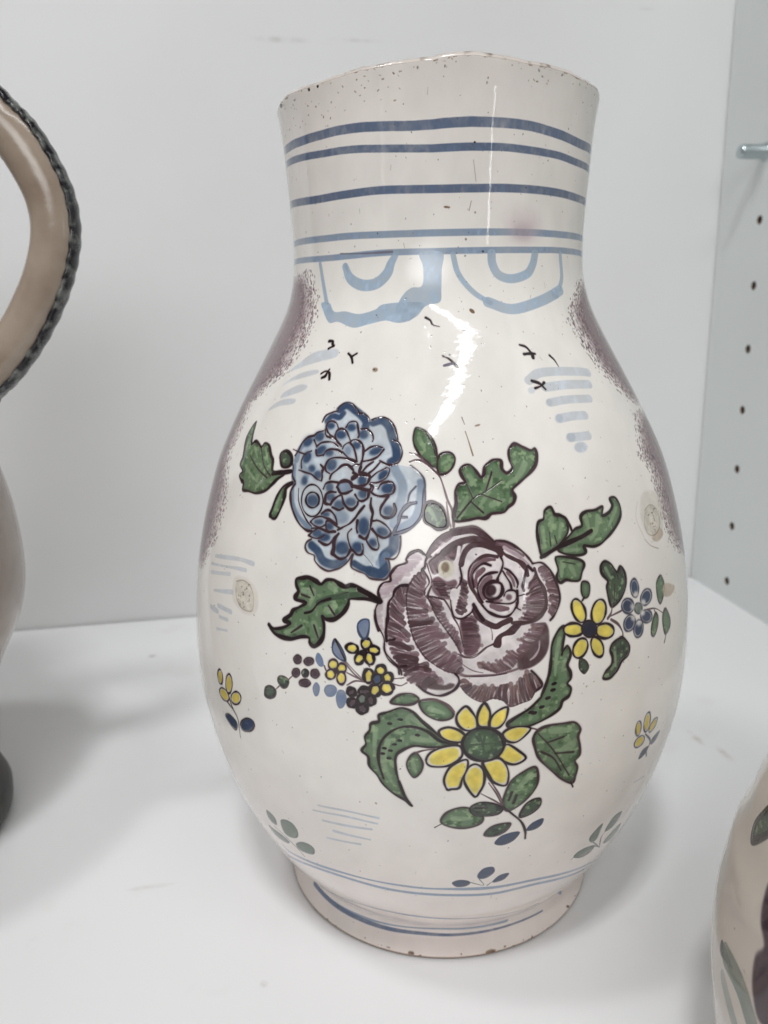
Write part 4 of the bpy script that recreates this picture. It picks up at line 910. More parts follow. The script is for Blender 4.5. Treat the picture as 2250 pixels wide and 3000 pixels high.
22Fr 0 0.9 0 3 4403,2134 4400,2127 4393,2123 4385,2124 4379,2129 4377,2136 4380,2143 4386,2147 4394,2146 4401,2142
22Sr 0.97 0.85 0 1 4319,2106 4346,2095 4383,2091
22Sr 0.65 0.7 0 1 4331,2123 4359,2125
22Fr 0 0.4 0 6 4511,2216 4519,2201 4528,2185 4537,2168 4543,2152 4547,2135 4548,2117 4548,2100 4542,2083 4534,2068 4521,2056 4506,2046 4487,2042 4469,2037 4446,2043 4460,2048 4473,2053 4481,2063 4485,2075 4488,2089 4490,2102 4493,2115 4496,2129 4497,2142 4498,2155 4497,2168 4495,2182 4494,2195
22Sq 0.49 0.814009 5 1.4 4511,2216 4500,2197 4483,2182
22Sq 0.26 0.42 2 2 4511,2216 4499,2201
22Sr 0.53 0.774786 5 1.4 4515,2208 4500,2190 4481,2175
22Sq 0.26 0.42 2 2 4515,2208 4495,2188
22Sq 0.44 0.809032 5 1.4 4519,2201 4495,2191 4481,2171
22Sq 0.26 0.42 2 2 4519,2201 4499,2185
22Sr 0.46 0.842683 5 1.4 4523,2194 4498,2181 4477,2164
22Sq 0.26 0.42 2 2 4523,2194 4504,2182
22Sr 0.48 0.674355 5 1.4 4528,2186 4506,2177 4487,2164
22Sq 0.26 0.42 2 2 4528,2186 4507,2175
22Sr 0.54 0.712281 5 1.4 4531,2179 4507,2171 4487,2159
22Sq 0.26 0.42 2 2 4531,2179 4514,2172
22Sq 0.49 0.808014 5 1.4 4535,2172 4506,2168 4483,2152
22Sq 0.26 0.42 2 2 4535,2172 4508,2162
22Sr 0.48 0.800119 5 1.4 4538,2164 4501,2153 4465,2141
22Sq 0.26 0.42 2 2 4538,2164 4502,2153
22Sq 0.43 0.671351 5 1.4 4541,2157 4503,2151 4469,2139
22Sq 0.26 0.42 2 2 4541,2157 4507,2149
22Sq 0.47 0.833153 5 1.4 4544,2149 4516,2146 4490,2138
22Sq 0.26 0.42 2 2 4544,2149 4510,2142
22Sq 0.51 0.816421 5 1.4 4546,2142 4514,2141 4484,2133
22Sq 0.26 0.42 2 2 4546,2142 4515,2138
22Sr 0.47 0.746367 5 1.4 4547,2133 4504,2135 4464,2124
22Sq 0.26 0.42 2 2 4547,2133 4497,2128
22Sr 0.47 0.674302 5 1.4 4548,2125 4511,2120 4474,2120
22Sq 0.26 0.42 2 2 4548,2125 4518,2123
22Sr 0.52 0.787224 5 1.4 4548,2117 4502,2129 4459,2114
22Sq 0.26 0.42 2 2 4548,2117 4504,2116
22Sr 0.42 0.829405 5 1.4 4549,2108 4507,2110 4466,2109
22Sq 0.26 0.42 2 2 4549,2108 4504,2109
22Sr 0.45 0.770124 5 1.4 4548,2101 4515,2103 4483,2104
22Sq 0.26 0.42 2 2 4548,2101 4507,2103
22Sq 0.45 0.655088 5 1.4 4545,2093 4499,2101 4453,2099
22Sq 0.26 0.42 2 2 4545,2093 4494,2096
22Sq 0.54 0.652546 5 1.4 4543,2085 4504,2091 4465,2092
22Sq 0.26 0.42 2 2 4543,2085 4504,2089
22Sr 0.51 0.750741 5 1.4 4540,2077 4494,2081 4449,2088
22Sq 0.26 0.42 2 2 4540,2077 4489,2084
22Sr 0.47 0.652881 5 1.4 4537,2070 4505,2073 4475,2080
22Sq 0.26 0.42 2 2 4537,2070 4500,2076
22Sr 0.54 0.763869 5 1.4 4530,2064 4496,2052 4466,2075
22Sq 0.26 0.42 2 2 4530,2064 4505,2068
22Sr 0.49 0.787372 5 1.4 4525,2059 4494,2065 4464,2070
22Sq 0.26 0.42 2 2 4525,2059 4501,2063
22Sr 0.52 0.75645 5 1.4 4519,2054 4484,2063 4449,2067
22Sq 0.26 0.42 2 2 4519,2054 4477,2062
22Sq 0.53 0.843243 5 1.4 4512,2048 4483,2051 4456,2060
22Sq 0.26 0.42 2 2 4512,2048 4492,2052
22Sr 0.47 0.64624 5 1.4 4503,2046 4485,2052 4466,2054
22Sq 0.26 0.42 2 2 4503,2046 4484,2050
22Sr 0.54 0.642919 5 1.4 4493,2043 4474,2049 4454,2052
22Sq 0.26 0.42 2 2 4493,2043 4469,2049
22Sq 0.45 0.661994 5 1.4 4485,2041 4462,2045 4440,2052
22Sq 0.26 0.42 2 2 4485,2041 4466,2046
22Sq 0.5 0.726973 5 1.4 4479,2039 4464,2044 4448,2047
22Sq 0.26 0.42 2 2 4479,2039 4460,2044
22Sr 0.44 0.631947 5 1.4 4470,2037 4450,2043 4430,2047
22Sq 0.26 0.42 2 2 4470,2037 4447,2043
22Sw 0.09 0.4 4 1.5 4505,2205 4489,2186
22Sw 0.09 0.4 4 1.5 4516,2177 4489,2163
22Sw 0.09 0.4 4 1.5 4523,2151 4478,2139
22Sw 0.09 0.4 4 1.5 4525,2121 4470,2117
22Sw 0.09 0.4 4 1.5 4521,2092 4476,2095
22Sw 0.09 0.4 4 1.5 4509,2066 4469,2072
22Sw 0.09 0.4 4 1.5 4487,2048 4456,2055
22Sw 0.09 0.4 4 1.5 4460,2039 4439,2045
22Sq 0.66 0.95 0 1 4508,2238 4519,2202 4540,2163 4549,2130 4550,2095 4537,2065 4513,2043 4474,2031 4440,2029
22SW 0.42 1 0 1 4474,2246 4466,2220 4458,2194 4451,2174 4455,2155
22SW 0.18 1 0 1 4428,2136 4457,2141
22SW 0.26 1 0 1 4421,2112 4423,2091 4436,2082
22Fr 0 0.4 0 6 4553,2244 4564,2231 4576,2216 4585,2201 4591,2186 4597,2169 4602,2153 4605,2136 4607,2120 4605,2103 4602,2087 4593,2072 4583,2058 4574,2044 4564,2057 4570,2071 4577,2084 4582,2098 4584,2112 4585,2127 4581,2142 4576,2156 4571,2170 4564,2184 4558,2198 4550,2212 4543,2225 4535,2238
22Sq 0.51 0.784655 5 1.4 4555,2242 4541,2241 4530,2235
22Sq 0.29 0.42 2 2 4555,2242 4545,2239
22Sr 0.61 0.768014 5 1.4 4559,2237 4543,2236 4529,2229
22Sq 0.29 0.42 2 2 4559,2237 4540,2232
22Sr 0.55 0.700547 5 1.4 4564,2231 4548,2227 4532,2222
22Sq 0.29 0.42 2 2 4564,2231 4549,2227
22Sr 0.62 0.771062 5 1.4 4569,2224 4556,2221 4543,2219
22Sq 0.29 0.42 2 2 4569,2224 4560,2222
22Sr 0.49 0.734218 5 1.4 4576,2216 4557,2211 4537,2209
22Sq 0.29 0.42 2 2 4576,2216 4560,2213
22Sr 0.58 0.733412 5 1.4 4581,2210 4562,2208 4543,2203
22Sq 0.29 0.42 2 2 4581,2210 4563,2207
22Sr 0.59 0.802355 5 1.4 4584,2202 4569,2203 4554,2199
22Sq 0.29 0.42 2 2 4584,2202 4572,2201
22Sr 0.5 0.647608 5 1.4 4588,2193 4567,2191 4546,2190
22Sq 0.29 0.42 2 2 4588,2193 4573,2192
22Sq 0.51 0.824412 5 1.4 4592,2184 4575,2177 4558,2182
22Sq 0.29 0.42 2 2 4592,2184 4575,2183
22Sr 0.52 0.713929 5 1.4 4594,2177 4578,2173 4561,2177
22Sq 0.29 0.42 2 2 4594,2177 4578,2177
22Sr 0.55 0.81932 5 1.4 4597,2169 4577,2171 4556,2171
22Sq 0.29 0.42 2 2 4597,2169 4581,2170
22Sr 0.55 0.748925 5 1.4 4600,2161 4580,2165 4560,2164
22Sq 0.29 0.42 2 2 4600,2161 4583,2162
22Sr 0.61 0.755962 5 1.4 4601,2154 4583,2159 4564,2158
22Sq 0.29 0.42 2 2 4601,2154 4580,2157
22Sr 0.55 0.645822 5 1.4 4603,2145 4587,2146 4572,2150
22Sq 0.29 0.42 2 2 4603,2145 4590,2147
22Sq 0.6 0.795389 5 1.4 4605,2137 4584,2143 4563,2146
22Sq 0.29 0.42 2 2 4605,2137 4582,2142
22Sr 0.59 0.699243 5 1.4 4607,2129 4589,2139 4569,2139
22Sq 0.29 0.42 2 2 4607,2129 4584,2135
22Sq 0.49 0.803002 5 1.4 4607,2118 4593,2120 4581,2127
22Sq 0.29 0.42 2 2 4607,2118 4596,2122
22Sq 0.58 0.826416 5 1.4 4606,2112 4588,2116 4572,2125
22Sq 0.29 0.42 2 2 4606,2112 4585,2120
22Sr 0.54 0.646101 5 1.4 4604,2101 4586,2112 4565,2119
22Sq 0.29 0.42 2 2 4604,2101 4583,2111
22Sr 0.59 0.788638 5 1.4 4603,2097 4590,2108 4571,2112
22Sq 0.29 0.42 2 2 4603,2097 4590,2103
22Sr 0.55 0.720414 5 1.4 4602,2088 4582,2095 4565,2108
22Sq 0.29 0.42 2 2 4602,2088 4581,2099
22Sr 0.61 0.696901 5 1.4 4598,2079 4589,2087 4578,2091
22Sq 0.29 0.42 2 2 4598,2079 4589,2084
22Sq 0.56 0.818108 5 1.4 4593,2072 4585,2080 4575,2085
22Sq 0.29 0.42 2 2 4593,2072 4583,2080
22Sr 0.53 0.632791 5 1.4 4588,2066 4576,2078 4561,2088
22Sq 0.29 0.42 2 2 4588,2066 4573,2078
22Sr 0.55 0.757807 5 1.4 4583,2058 4575,2069 4564,2076
22Sq 0.29 0.42 2 2 4583,2058 4574,2067
22Sr 0.51 0.826633 5 1.4 4579,2052 4570,2060 4563,2069
22Sq 0.29 0.42 2 2 4579,2052 4570,2062
22Sr 0.55 0.843019 5 1.4 4574,2045 4568,2055 4560,2063
22Sq 0.29 0.42 2 2 4574,2045 4565,2056
22Sw 0.11 0.4 4 1.5 4548,2238 4530,2232
22Sw 0.11 0.4 4 1.5 4567,2212 4544,2208
22Sw 0.11 0.4 4 1.5 4581,2181 4554,2180
22Sw 0.11 0.4 4 1.5 4591,2153 4571,2156
22Sw 0.11 0.4 4 1.5 4597,2119 4576,2127
22Sw 0.11 0.4 4 1.5 4593,2090 4576,2100
22Sw 0.11 0.4 4 1.5 4577,2062 4567,2071
22SW 0.45 1 0 1 4502,2257 4542,2257 4574,2231 4593,2198 4608,2156 4614,2115 4604,2078 4583,2046 4564,2029
22SW 0.53 1 0 1 4480,2250 4500,2230
22Fq 0 0.95 0 1 4438,2026 4419,2002 4401,1988 4358,1982 4353,1952 4343,1940 4320,1947 4324,1970 4341,1991 4376,2008 4405,2028
22Sq 1.13 0.92 0 1 4247,2091 4261,2066 4291,2043 4331,2025 4357,2035 4392,2047
22So 0.54 0.9 0 1 4303,2056 4326,2049
22Sq 0.81 0.9 0 1 4400,2034 4435,2034 4479,2032 4520,2050 4546,2078
22Fq 0 0.9 0 3 4537,2023 4554,1996 4555,1949 4544,1905 4516,1872 4474,1851 4421,1848 4421,1902 4460,1920 4488,1951 4519,1981
22Sw 0.36 1 0 1 4512,1951 4508,1921 4490,1895 4471,1882
22Fr 0 0.4 0 6 4534,2021 4527,1996 4515,1973 4497,1954 4479,1935 4460,1917 4439,1901 4419,1884 4401,1866 4379,1852 4354,1846 4328,1843 4303,1854 4277,1864 4260,1879 4283,1874 4307,1869 4332,1868 4353,1876 4373,1889 4390,1906 4411,1917 4432,1928 4446,1948 4460,1966 4476,1984 4490,2003 4503,2022
22Sr 0.49 0.746423 5 1.4 4533,2020 4510,2020 4486,2022
22Sq 0.3 0.42 2 2 4533,2020 4507,2022
22Sr 0.57 0.764076 5 1.4 4532,2014 4506,2018 4481,2019
22Sq 0.3 0.42 2 2 4532,2014 4503,2017
22SR 0.61 0.786528 5 1.4 4529,2005 4508,2005 4487,2011
22Sq 0.3 0.42 2 2 4529,2005 4511,2007
22SR 0.56 0.66584 5 1.4 4527,1998 4504,2003 4482,2006
22Sq 0.3 0.42 2 2 4527,1998 4501,2003
22Sr 0.49 0.791766 5 1.4 4525,1989 4498,1998 4470,2001
22Sq 0.3 0.42 2 2 4525,1989 4494,1996
22Sr 0.53 0.740179 5 1.4 4523,1982 4503,1986 4484,1991
22Sq 0.3 0.42 2 2 4523,1982 4505,1986
22Sr 0.62 0.720876 5 1.4 4516,1974 4490,1977 4467,1987
22Sq 0.3 0.42 2 2 4516,1974 4494,1980
22Sr 0.53 0.729814 5 1.4 4512,1969 4480,1977 4450,1987
22Sq 0.3 0.42 2 2 4512,1969 4483,1978
22Sr 0.61 0.762444 5 1.4 4507,1964 4484,1974 4460,1978
22Sq 0.3 0.42 2 2 4507,1964 4489,1969
22Sr 0.57 0.654697 5 1.4 4500,1957 4474,1972 4446,1974
22Sq 0.3 0.42 2 2 4500,1957 4465,1968
22SR 0.52 0.704892 5 1.4 4494,1950 4461,1950 4435,1970
22Sq 0.3 0.42 2 2 4494,1950 4467,1959
22Sr 0.54 0.643675 5 1.4 4489,1944 4454,1955 4421,1968
22Sq 0.3 0.42 2 2 4489,1944 4458,1955
22Sr 0.55 0.654883 5 1.4 4484,1939 4463,1944 4445,1953
22Sq 0.3 0.42 2 2 4484,1939 4465,1946
22Sr 0.57 0.775752 5 1.4 4477,1934 4460,1937 4444,1946
22Sq 0.3 0.42 2 2 4477,1934 4463,1939
22Sr 0.62 0.730504 5 1.4 4472,1928 4451,1934 4431,1943
22Sq 0.3 0.42 2 2 4472,1928 4456,1934
22Sr 0.53 0.681517 5 1.4 4464,1921 4448,1932 4429,1934
22Sq 0.3 0.42 2 2 4464,1921 4442,1929
22Sr 0.5 0.703178 5 1.4 4458,1916 4442,1926 4423,1929
22Sq 0.3 0.42 2 2 4458,1916 4444,1921
22Sr 0.62 0.750168 5 1.4 4451,1910 4434,1915 4419,1925
22Sq 0.3 0.42 2 2 4451,1910 4435,1918
22SR 0.55 0.674804 5 1.4 4447,1907 4433,1911 4421,1920
22Sq 0.3 0.42 2 2 4447,1907 4437,1912
22Sr 0.49 0.750546 5 1.4 4438,1900 4415,1908 4396,1924
22Sq 0.3 0.42 2 2 4438,1900 4421,1910
22Sr 0.61 0.592097 5 1.4 4432,1896 4409,1908 4388,1923
22Sq 0.3 0.42 2 2 4432,1896 4410,1909
22SR 0.57 0.762981 5 1.4 4424,1890 4397,1903 4375,1924
22Sq 0.3 0.42 2 2 4424,1890 4394,1911
22Sr 0.53 0.617615 5 1.4 4420,1886 4407,1892 4397,1903
22Sq 0.3 0.42 2 2 4420,1886 4407,1896
22Sr 0.5 0.719517 5 1.4 4413,1878 4395,1896 4373,1908
22Sq 0.3 0.42 2 2 4413,1878 4397,1890
22Sr 0.58 0.771955 5 1.4 4407,1872 4393,1893 4370,1902
22Sq 0.3 0.42 2 2 4407,1872 4385,1890
22SR 0.54 0.73925 5 1.4 4401,1866 4382,1884 4362,1900
22Sq 0.3 0.42 2 2 4401,1866 4377,1887
22Sr 0.63 0.718694 5 1.4 4397,1862 4383,1881 4362,1892
22Sq 0.3 0.42 2 2 4397,1862 4382,1875
22Sr 0.5 0.714735 5 1.4 4389,1854 4365,1870 4347,1892
22Sq 0.3 0.42 2 2 4389,1854 4368,1873
22SR 0.58 0.756098 5 1.4 4383,1852 4362,1867 4346,1886
22Sq 0.3 0.42 2 2 4383,1852 4360,1874
22Sr 0.61 0.711893 5 1.4 4374,1851 4351,1871 4330,1892
22Sq 0.3 0.42 2 2 4374,1851 4348,1875
22Sr 0.61 0.67554 5 1.4 4366,1849 4354,1864 4338,1875
22Sq 0.3 0.42 2 2 4366,1849 4353,1861
22SR 0.53 0.626256 5 1.4 4358,1847 4344,1864 4326,1877
22Sq 0.3 0.42 2 2 4358,1847 4343,1861
22Sr 0.58 0.602898 5 1.4 4350,1845 4331,1860 4317,1879
22Sq 0.3 0.42 2 2 4350,1845 4328,1867
22SR 0.57 0.610612 5 1.4 4341,1843 4325,1858 4313,1875
22Sq 0.3 0.42 2 2 4341,1843 4324,1863
22Sr 0.51 0.792431 5 1.4 4332,1842 4317,1865 4298,1885
22Sq 0.3 0.42 2 2 4332,1842 4319,1858
22SR 0.51 0.637483 5 1.4 4325,1845 4315,1856 4306,1867
22Sq 0.3 0.42 2 2 4325,1845 4317,1854
22Sr 0.51 0.599762 5 1.4 4318,1848 4303,1862 4292,1878
22Sq 0.3 0.42 2 2 4318,1848 4307,1861
22SR 0.61 0.661354 5 1.4 4309,1851 4293,1869 4277,1887
22Sq 0.3 0.42 2 2 4309,1851 4294,1868
22Sr 0.55 0.587063 5 1.4 4300,1855 4288,1865 4279,1877
22Sq 0.3 0.42 2 2 4300,1855 4287,1868
22Sr 0.58 0.690016 5 1.4 4294,1858 4278,1871 4265,1885
22Sq 0.3 0.42 2 2 4294,1858 4280,1871
22SR 0.56 0.6814 5 1.4 4285,1861 4277,1879 4259,1885
22Sq 0.3 0.42 2 2 4285,1861 4272,1873
22SR 0.52 0.602772 5 1.4 4277,1864 4264,1867 4259,1880
22Sq 0.3 0.42 2 2 4277,1864 4266,1873
22Sw 0.11 0.4 4 1.5 4520,2018 4495,2019
22Sw 0.11 0.4 4 1.5 4508,1989 4473,1997
22Sw 0.11 0.4 4 1.5 4488,1966 4455,1976
22Sw 0.11 0.4 4 1.5 4467,1942 4441,1951
22Sw 0.11 0.4 4 1.5 4444,1918 4423,1926
22Sw 0.11 0.4 4 1.5 4417,1901 4395,1915
22Sw 0.11 0.4 4 1.5 4393,1879 4370,1898
22Sw 0.11 0.4 4 1.5 4368,1862 4342,1886
22Sw 0.11 0.4 4 1.5 4337,1854 4320,1871
22Sw 0.11 0.4 4 1.5 4306,1859 4291,1877
22Sw 0.11 0.4 4 1.5 4275,1869 4261,1882
22Sq 0.22 0.9 0 1 4181,1923 4206,1909 4242,1908 4278,1931 4301,1949 4318,1954
22Sq 0.16 0.8 0 1 4176,1901 4206,1875 4239,1855 4277,1845
22Sr 0.46 0.9 0 1 4181,1848 4206,1836 4261,1834 4316,1835 4372,1841 4418,1851
22SW 0.16 1 0 1 4206,1832 4261,1831 4316,1831 4372,1837
22FR 0 0.4 0 6 4189,1811 4202,1784 4222,1762 4246,1743 4273,1732 4301,1738 4329,1739 4358,1731 4382,1709 4409,1707 4437,1714 4467,1722 4483,1746 4509,1761 4492,1803 4468,1798 4449,1784 4427,1774 4406,1765 4382,1762 4360,1766 4336,1769 4312,1770 4288,1771 4265,1773 4243,1779 4223,1792 4207,1808
22SR 1.01 0.880264 5 1.4 4189,1811 4202,1817 4214,1807
22Sq 0.49 0.42 2 2 4189,1811 4203,1809
22SR 0.81 0.813361 5 1.4 4197,1795 4213,1793 4227,1800
22Sq 0.49 0.42 2 2 4197,1795 4211,1797
22Sq 1.02 0.816493 5 1.4 4202,1783 4214,1784 4224,1791
22Sq 0.49 0.42 2 2 4202,1783 4215,1788
22Sq 0.92 0.678571 5 1.4 4212,1770 4230,1775 4244,1789
22Sq 0.49 0.42 2 2 4212,1770 4229,1780
22SR 0.95 0.653096 5 1.4 4226,1758 4242,1770 4255,1785
22Sq 0.5 0.42 2 2 4226,1758 4237,1768
22SR 0.85 0.894546 5 1.4 4237,1748 4256,1766 4271,1788
22Sq 0.5 0.42 2 2 4237,1748 4257,1771
22SR 0.92 0.749666 5 1.4 4252,1741 4270,1765 4282,1793
22Sq 0.5 0.42 2 2 4252,1741 4269,1772
22SR 0.94 0.650327 5 1.4 4265,1735 4288,1754 4287,1784
22Sq 0.5 0.42 2 2 4265,1735 4276,1759
22SR 1.03 0.804872 5 1.4 4281,1731 4280,1759 4298,1778
22Sq 0.5 0.42 2 2 4281,1731 4288,1752
22SR 0.83 0.708702 5 1.4 4294,1736 4297,1767 4314,1791
22Sq 0.5 0.42 2 2 4294,1736 4304,1765
22SR 0.8 0.881795 5 1.4 4308,1740 4313,1762 4322,1781
22Sq 0.5 0.42 2 2 4308,1740 4313,1755
22Sq 0.82 0.692337 5 1.4 4326,1740 4334,1758 4335,1778
22Sq 0.5 0.42 2 2 4326,1740 4329,1753
22Sq 0.87 0.866834 5 1.4 4344,1735 4343,1761 4350,1785
22Sq 0.5 0.42 2 2 4344,1735 4347,1763
22SR 0.99 0.85943 5 1.4 4358,1731 4364,1757 4361,1785
22Sq 0.5 0.42 2 2 4358,1731 4359,1756
22Sq 0.89 0.77657 5 1.4 4372,1718 4364,1753 4373,1787
22Sq 0.5 0.42 2 2 4372,1718 4373,1750
22SR 0.97 0.742863 5 1.4 4387,1704 4394,1747 4388,1792
22Sq 0.5 0.42 2 2 4387,1704 4387,1744
22SR 0.86 0.679082 5 1.4 4399,1704 4399,1739 4397,1774
22Sq 0.5 0.42 2 2 4399,1704 4398,1732
22SR 0.9 0.861051 5 1.4 4414,1708 4403,1744 4408,1779
22Sq 0.5 0.42 2 2 4414,1708 4410,1750
22SR 0.95 0.64861 5 1.4 4430,1712 4427,1753 4419,1794
22Sq 0.5 0.42 2 2 4430,1712 4425,1745
22Sq 0.83 0.727852 5 1.4 4447,1717 4432,1762 4428,1808
22Sq 0.5 0.42 2 2 4447,1717 4439,1753
22Sq 0.84 0.773569 5 1.4 4462,1721 4446,1763 4440,1805
22Sq 0.5 0.42 2 2 4462,1721 4452,1757
22SR 1 0.886206 5 1.4 4473,1731 4458,1774 4449,1818
22Sq 0.5 0.42 2 2 4473,1731 4463,1767
22SR 1.04 0.765895 5 1.4 4481,1743 4467,1789 4455,1834
22Sq 0.5 0.42 2 2 4481,1743 4469,1784
22Sq 0.94 0.857669 5 1.4 4492,1752 4478,1786 4470,1820
22Sq 0.5 0.42 2 2 4492,1752 4482,1782
22SR 0.81 0.891088 5 1.4 4507,1760 4500,1790 4485,1817
22Sq 0.5 0.42 2 2 4507,1760 4493,1796
22Sw 0.18 0.4 4 1.5 4198,1806 4216,1804
22Sw 0.18 0.4 4 1.5 4238,1763 4256,1780
22Sw 0.18 0.4 4 1.5 4290,1749 4302,1780
22Sw 0.18 0.4 4 1.5 4349,1747 4353,1779
22Sw 0.18 0.4 4 1.5 4402,1729 4401,1779
22Sw 0.18 0.4 4 1.5 4458,1748 4447,1793
22Sw 0.18 0.4 4 1.5 4501,1778 4488,1811
22SW 0.49 1 0 1 4474,1837 4497,1814 4515,1786 4518,1768 4500,1756
22Sq 0.3 0.8 0 1 4189,1794 4214,1762 4247,1736 4280,1727 4316,1740 4358,1728 4387,1699 4430,1709 4471,1719 4488,1749
22Fr 0 0.4 0 6 3968,1853 3970,1844 3972,1834 3974,1826 3981,1820 3988,1814 3995,1808 4003,1804 4012,1801 4021,1798 4029,1795 4036,1789 4044,1784 4051,1779 4059,1806 4059,1812 4059,1819 4056,1825 4051,1830 4045,1834 4038,1837 4031,1841 4025,1845 4019,1850 4013,1854 4008,1859 4003,1864 3998,1870
22Sq 0.89 0.621913 5 1.4 3968,1853 3991,1873 4019,1881
22Sq 0.5 0.42 2 2 3968,1853 3993,1867
22Sq 0.86 0.718192 5 1.4 3972,1835 3994,1855 4021,1868
22Sq 0.5 0.42 2 2 3972,1835 3994,1850
22Sr 0.94 0.734513 5 1.4 3985,1816 4014,1833 4036,1858
22Sq 0.5 0.42 2 2 3985,1816 4010,1837
22Sr 0.87 0.705784 5 1.4 3996,1807 4020,1824 4039,1846
22Sq 0.5 0.42 2 2 3996,1807 4015,1824
22Sr 1.04 0.77763 5 1.4 4021,1798 4037,1825 4063,1841
22Sq 0.5 0.42 2 2 4021,1798 4045,1823
22Sq 0.89 0.754918 5 1.4 4039,1787 4047,1810 4065,1825
22Sq 0.5 0.42 2 2 4039,1787 4051,1804
22Sq 0.81 0.647706 5 1.4 4051,1779 4057,1793 4059,1807
22Sq 0.5 0.42 2 2 4051,1779 4055,1795
22Sw 0.18 0.4 4 1.5 3981,1859 4008,1873
22Sw 0.18 0.4 4 1.5 4035,1811 4059,1835
22Fj 0 0.95 0 3 4049,1822 4075,1830 4095,1817 4100,1804 4129,1799 4147,1807 4167,1802 4159,1788 4134,1780 4087,1780 4057,1790
22SW 0.48 1 0 1 4165,1847 4180,1831 4183,1809 4170,1785 4146,1768 4113,1756 4082,1759 4049,1773 4028,1791
22SW 0.31 1 0 1 3888,1958 3888,1932 3902,1899 3923,1879 3945,1862 3949,1838
22SW 0.56 1 0 1 3953,1868 3976,1872
22SW 0.51 1 0 1 3898,1967 3928,1976
22SW 0.44 1 0 1 3873,2120 3861,2140 3857,2160 3865,2181 3881,2195 3906,2202 3905,2222 3913,2240 3934,2261 3970,2274 3970,2288 3983,2308 4004,2319 4024,2322 4046,2307 4060,2300
22SW 0.43 1 0 1 4060,2300 4050,2282 4047,2259 4037,2249
22SW 0.36 1 0 1 3859,2114 3849,2092 3846,2061 3851,2036 3863,2005
22SW 0.51 1 0 1 3977,2188 3947,2184 3926,2166 3919,2143 3903,2119 3899,2085 3900,2060 3896,2034 3893,2000
22Sq 0.25 0.95 0 1 4044,2244 4058,2224 4066,2199 4050,2173 4047,2153 4066,2133 4082,2107
22Sq 0.2 0.9 0 1 4055,2274 4063,2249 4074,2219 4077,2199
22SW 0.31 1 0 1 3846,2083 3856,2032 3885,1981 3891,1928 3913,1898 3951,1862 3959,1836
22SW 0.52 1 0 1 3895,2055 3894,2003 3897,1966
22Sq 0.21 1 0 1 4038,2242 4006,2221 3983,2184 3974,2143 3978,2091 3989,2039 4003,1987 4025,1946 4051,1910 4088,1881 4135,1855 4182,1845
22Sq 0.26 0.9 0 1 4056,2150 4075,2114 4093,2073 4115,2042 4146,2000 4172,1963 4193,1921 4224,1910 4261,1924 4288,1944 4321,1958
22Sq 0.28 0.9 0 1 4104,2145 4126,2135 4152,2094 4162,2068 4183,2031 4193,1989 4201,1952
22Sq 0.18 0.7 0 1 4253,2066 4285,2049 4309,2022 4316,2001 4316,1974
22Fq 0 0.4 0 6 4194,2217 4195,2207 4196,2198 4198,2188 4199,2178 4197,2169 4194,2159 4192,2150 4189,2141 4186,2131 4184,2122 4181,2113 4179,2103 4176,2094 4189,2086 4193,2095 4197,2104 4201,2113 4204,2121 4207,2130 4209,2140 4210,2149 4212,2158 4213,2168 4212,2177 4211,2187 4209,2196 4208,2205
22Sr 0.8 0.684286 5 1.4 4194,2217 4204,2207 4215,2199
22Sq 0.43 0.42 2 2 4194,2217 4203,2209
22Sq 0.85 0.837653 5 1.4 4195,2206 4205,2200 4212,2193
22Sq 0.43 0.42 2 2 4195,2206 4205,2199
22Sq 0.86 0.637565 5 1.4 4197,2191 4206,2184 4215,2178
22Sq 0.43 0.42 2 2 4197,2191 4209,2183
22Sq 0.76 0.800456 5 1.4 4199,2179 4211,2174 4219,2164
22Sq 0.43 0.42 2 2 4199,2179 4211,2170
22Sq 0.88 0.673523 5 1.4 4197,2169 4203,2160 4213,2158
22Sq 0.43 0.42 2 2 4197,2169 4206,2162
22Sq 0.79 0.643834 5 1.4 4194,2157 4205,2151 4215,2143
22Sq 0.43 0.42 2 2 4194,2157 4202,2152
22Sr 0.72 0.633778 5 1.4 4190,2143 4199,2134 4211,2130
22Sq 0.43 0.42 2 2 4190,2143 4198,2138
22Sq 0.83 0.691506 5 1.4 4186,2131 4195,2117 4212,2116
22Sq 0.43 0.42 2 2 4186,2131 4202,2122
22Sq 0.77 0.695962 5 1.4 4183,2120 4192,2109 4206,2107
22Sq 0.43 0.42 2 2 4183,2120 4193,2115
22Sq 0.87 0.738957 5 1.4 4180,2107 4196,2102 4209,2091
22Sq 0.43 0.42 2 2 4180,2107 4197,2098
22Sq 0.83 0.774724 5 1.4 4176,2094 4184,2085 4196,2082
22Sq 0.43 0.42 2 2 4176,2094 4185,2088
22Sw 0.16 0.4 4 1.5 4200,2211 4211,2201
22Sw 0.16 0.4 4 1.5 4203,2163 4215,2155
22Sw 0.16 0.4 4 1.5 4190,2115 4203,2108
22Fr 0 0.9 0 3 4077,2210 4104,2223 4137,2205 4170,2212 4180,2196 4164,2176 4137,2166 4152,2138 4126,2138 4093,2153 4074,2181
22Fq 0 0.4 0 6 4082,2202 4084,2198 4086,2193 4088,2189 4090,2185 4092,2180 4094,2176 4097,2173 4100,2169 4103,2165 4106,2162 4109,2158 4112,2154 4115,2151 4142,2147 4141,2151 4140,2156 4140,2160 4139,2164 4138,2169 4137,2173 4136,2177 4133,2182 4131,2186 4129,2190 4126,2194 4124,2198 4122,2202
22Sq 0.33 0.636811 5 1.4 4083,2202 4103,2203 4124,2202
22Sq 0.2 0.42 2 2 4083,2202 4104,2202
22Sq 0.38 0.662901 5 1.4 4085,2196 4107,2198 4129,2197
22Sq 0.2 0.42 2 2 4085,2196 4105,2197
22Sq 0.4 0.651145 5 1.4 4087,2191 4109,2187 4130,2192
22Sq 0.2 0.42 2 2 4087,2191 4106,2191
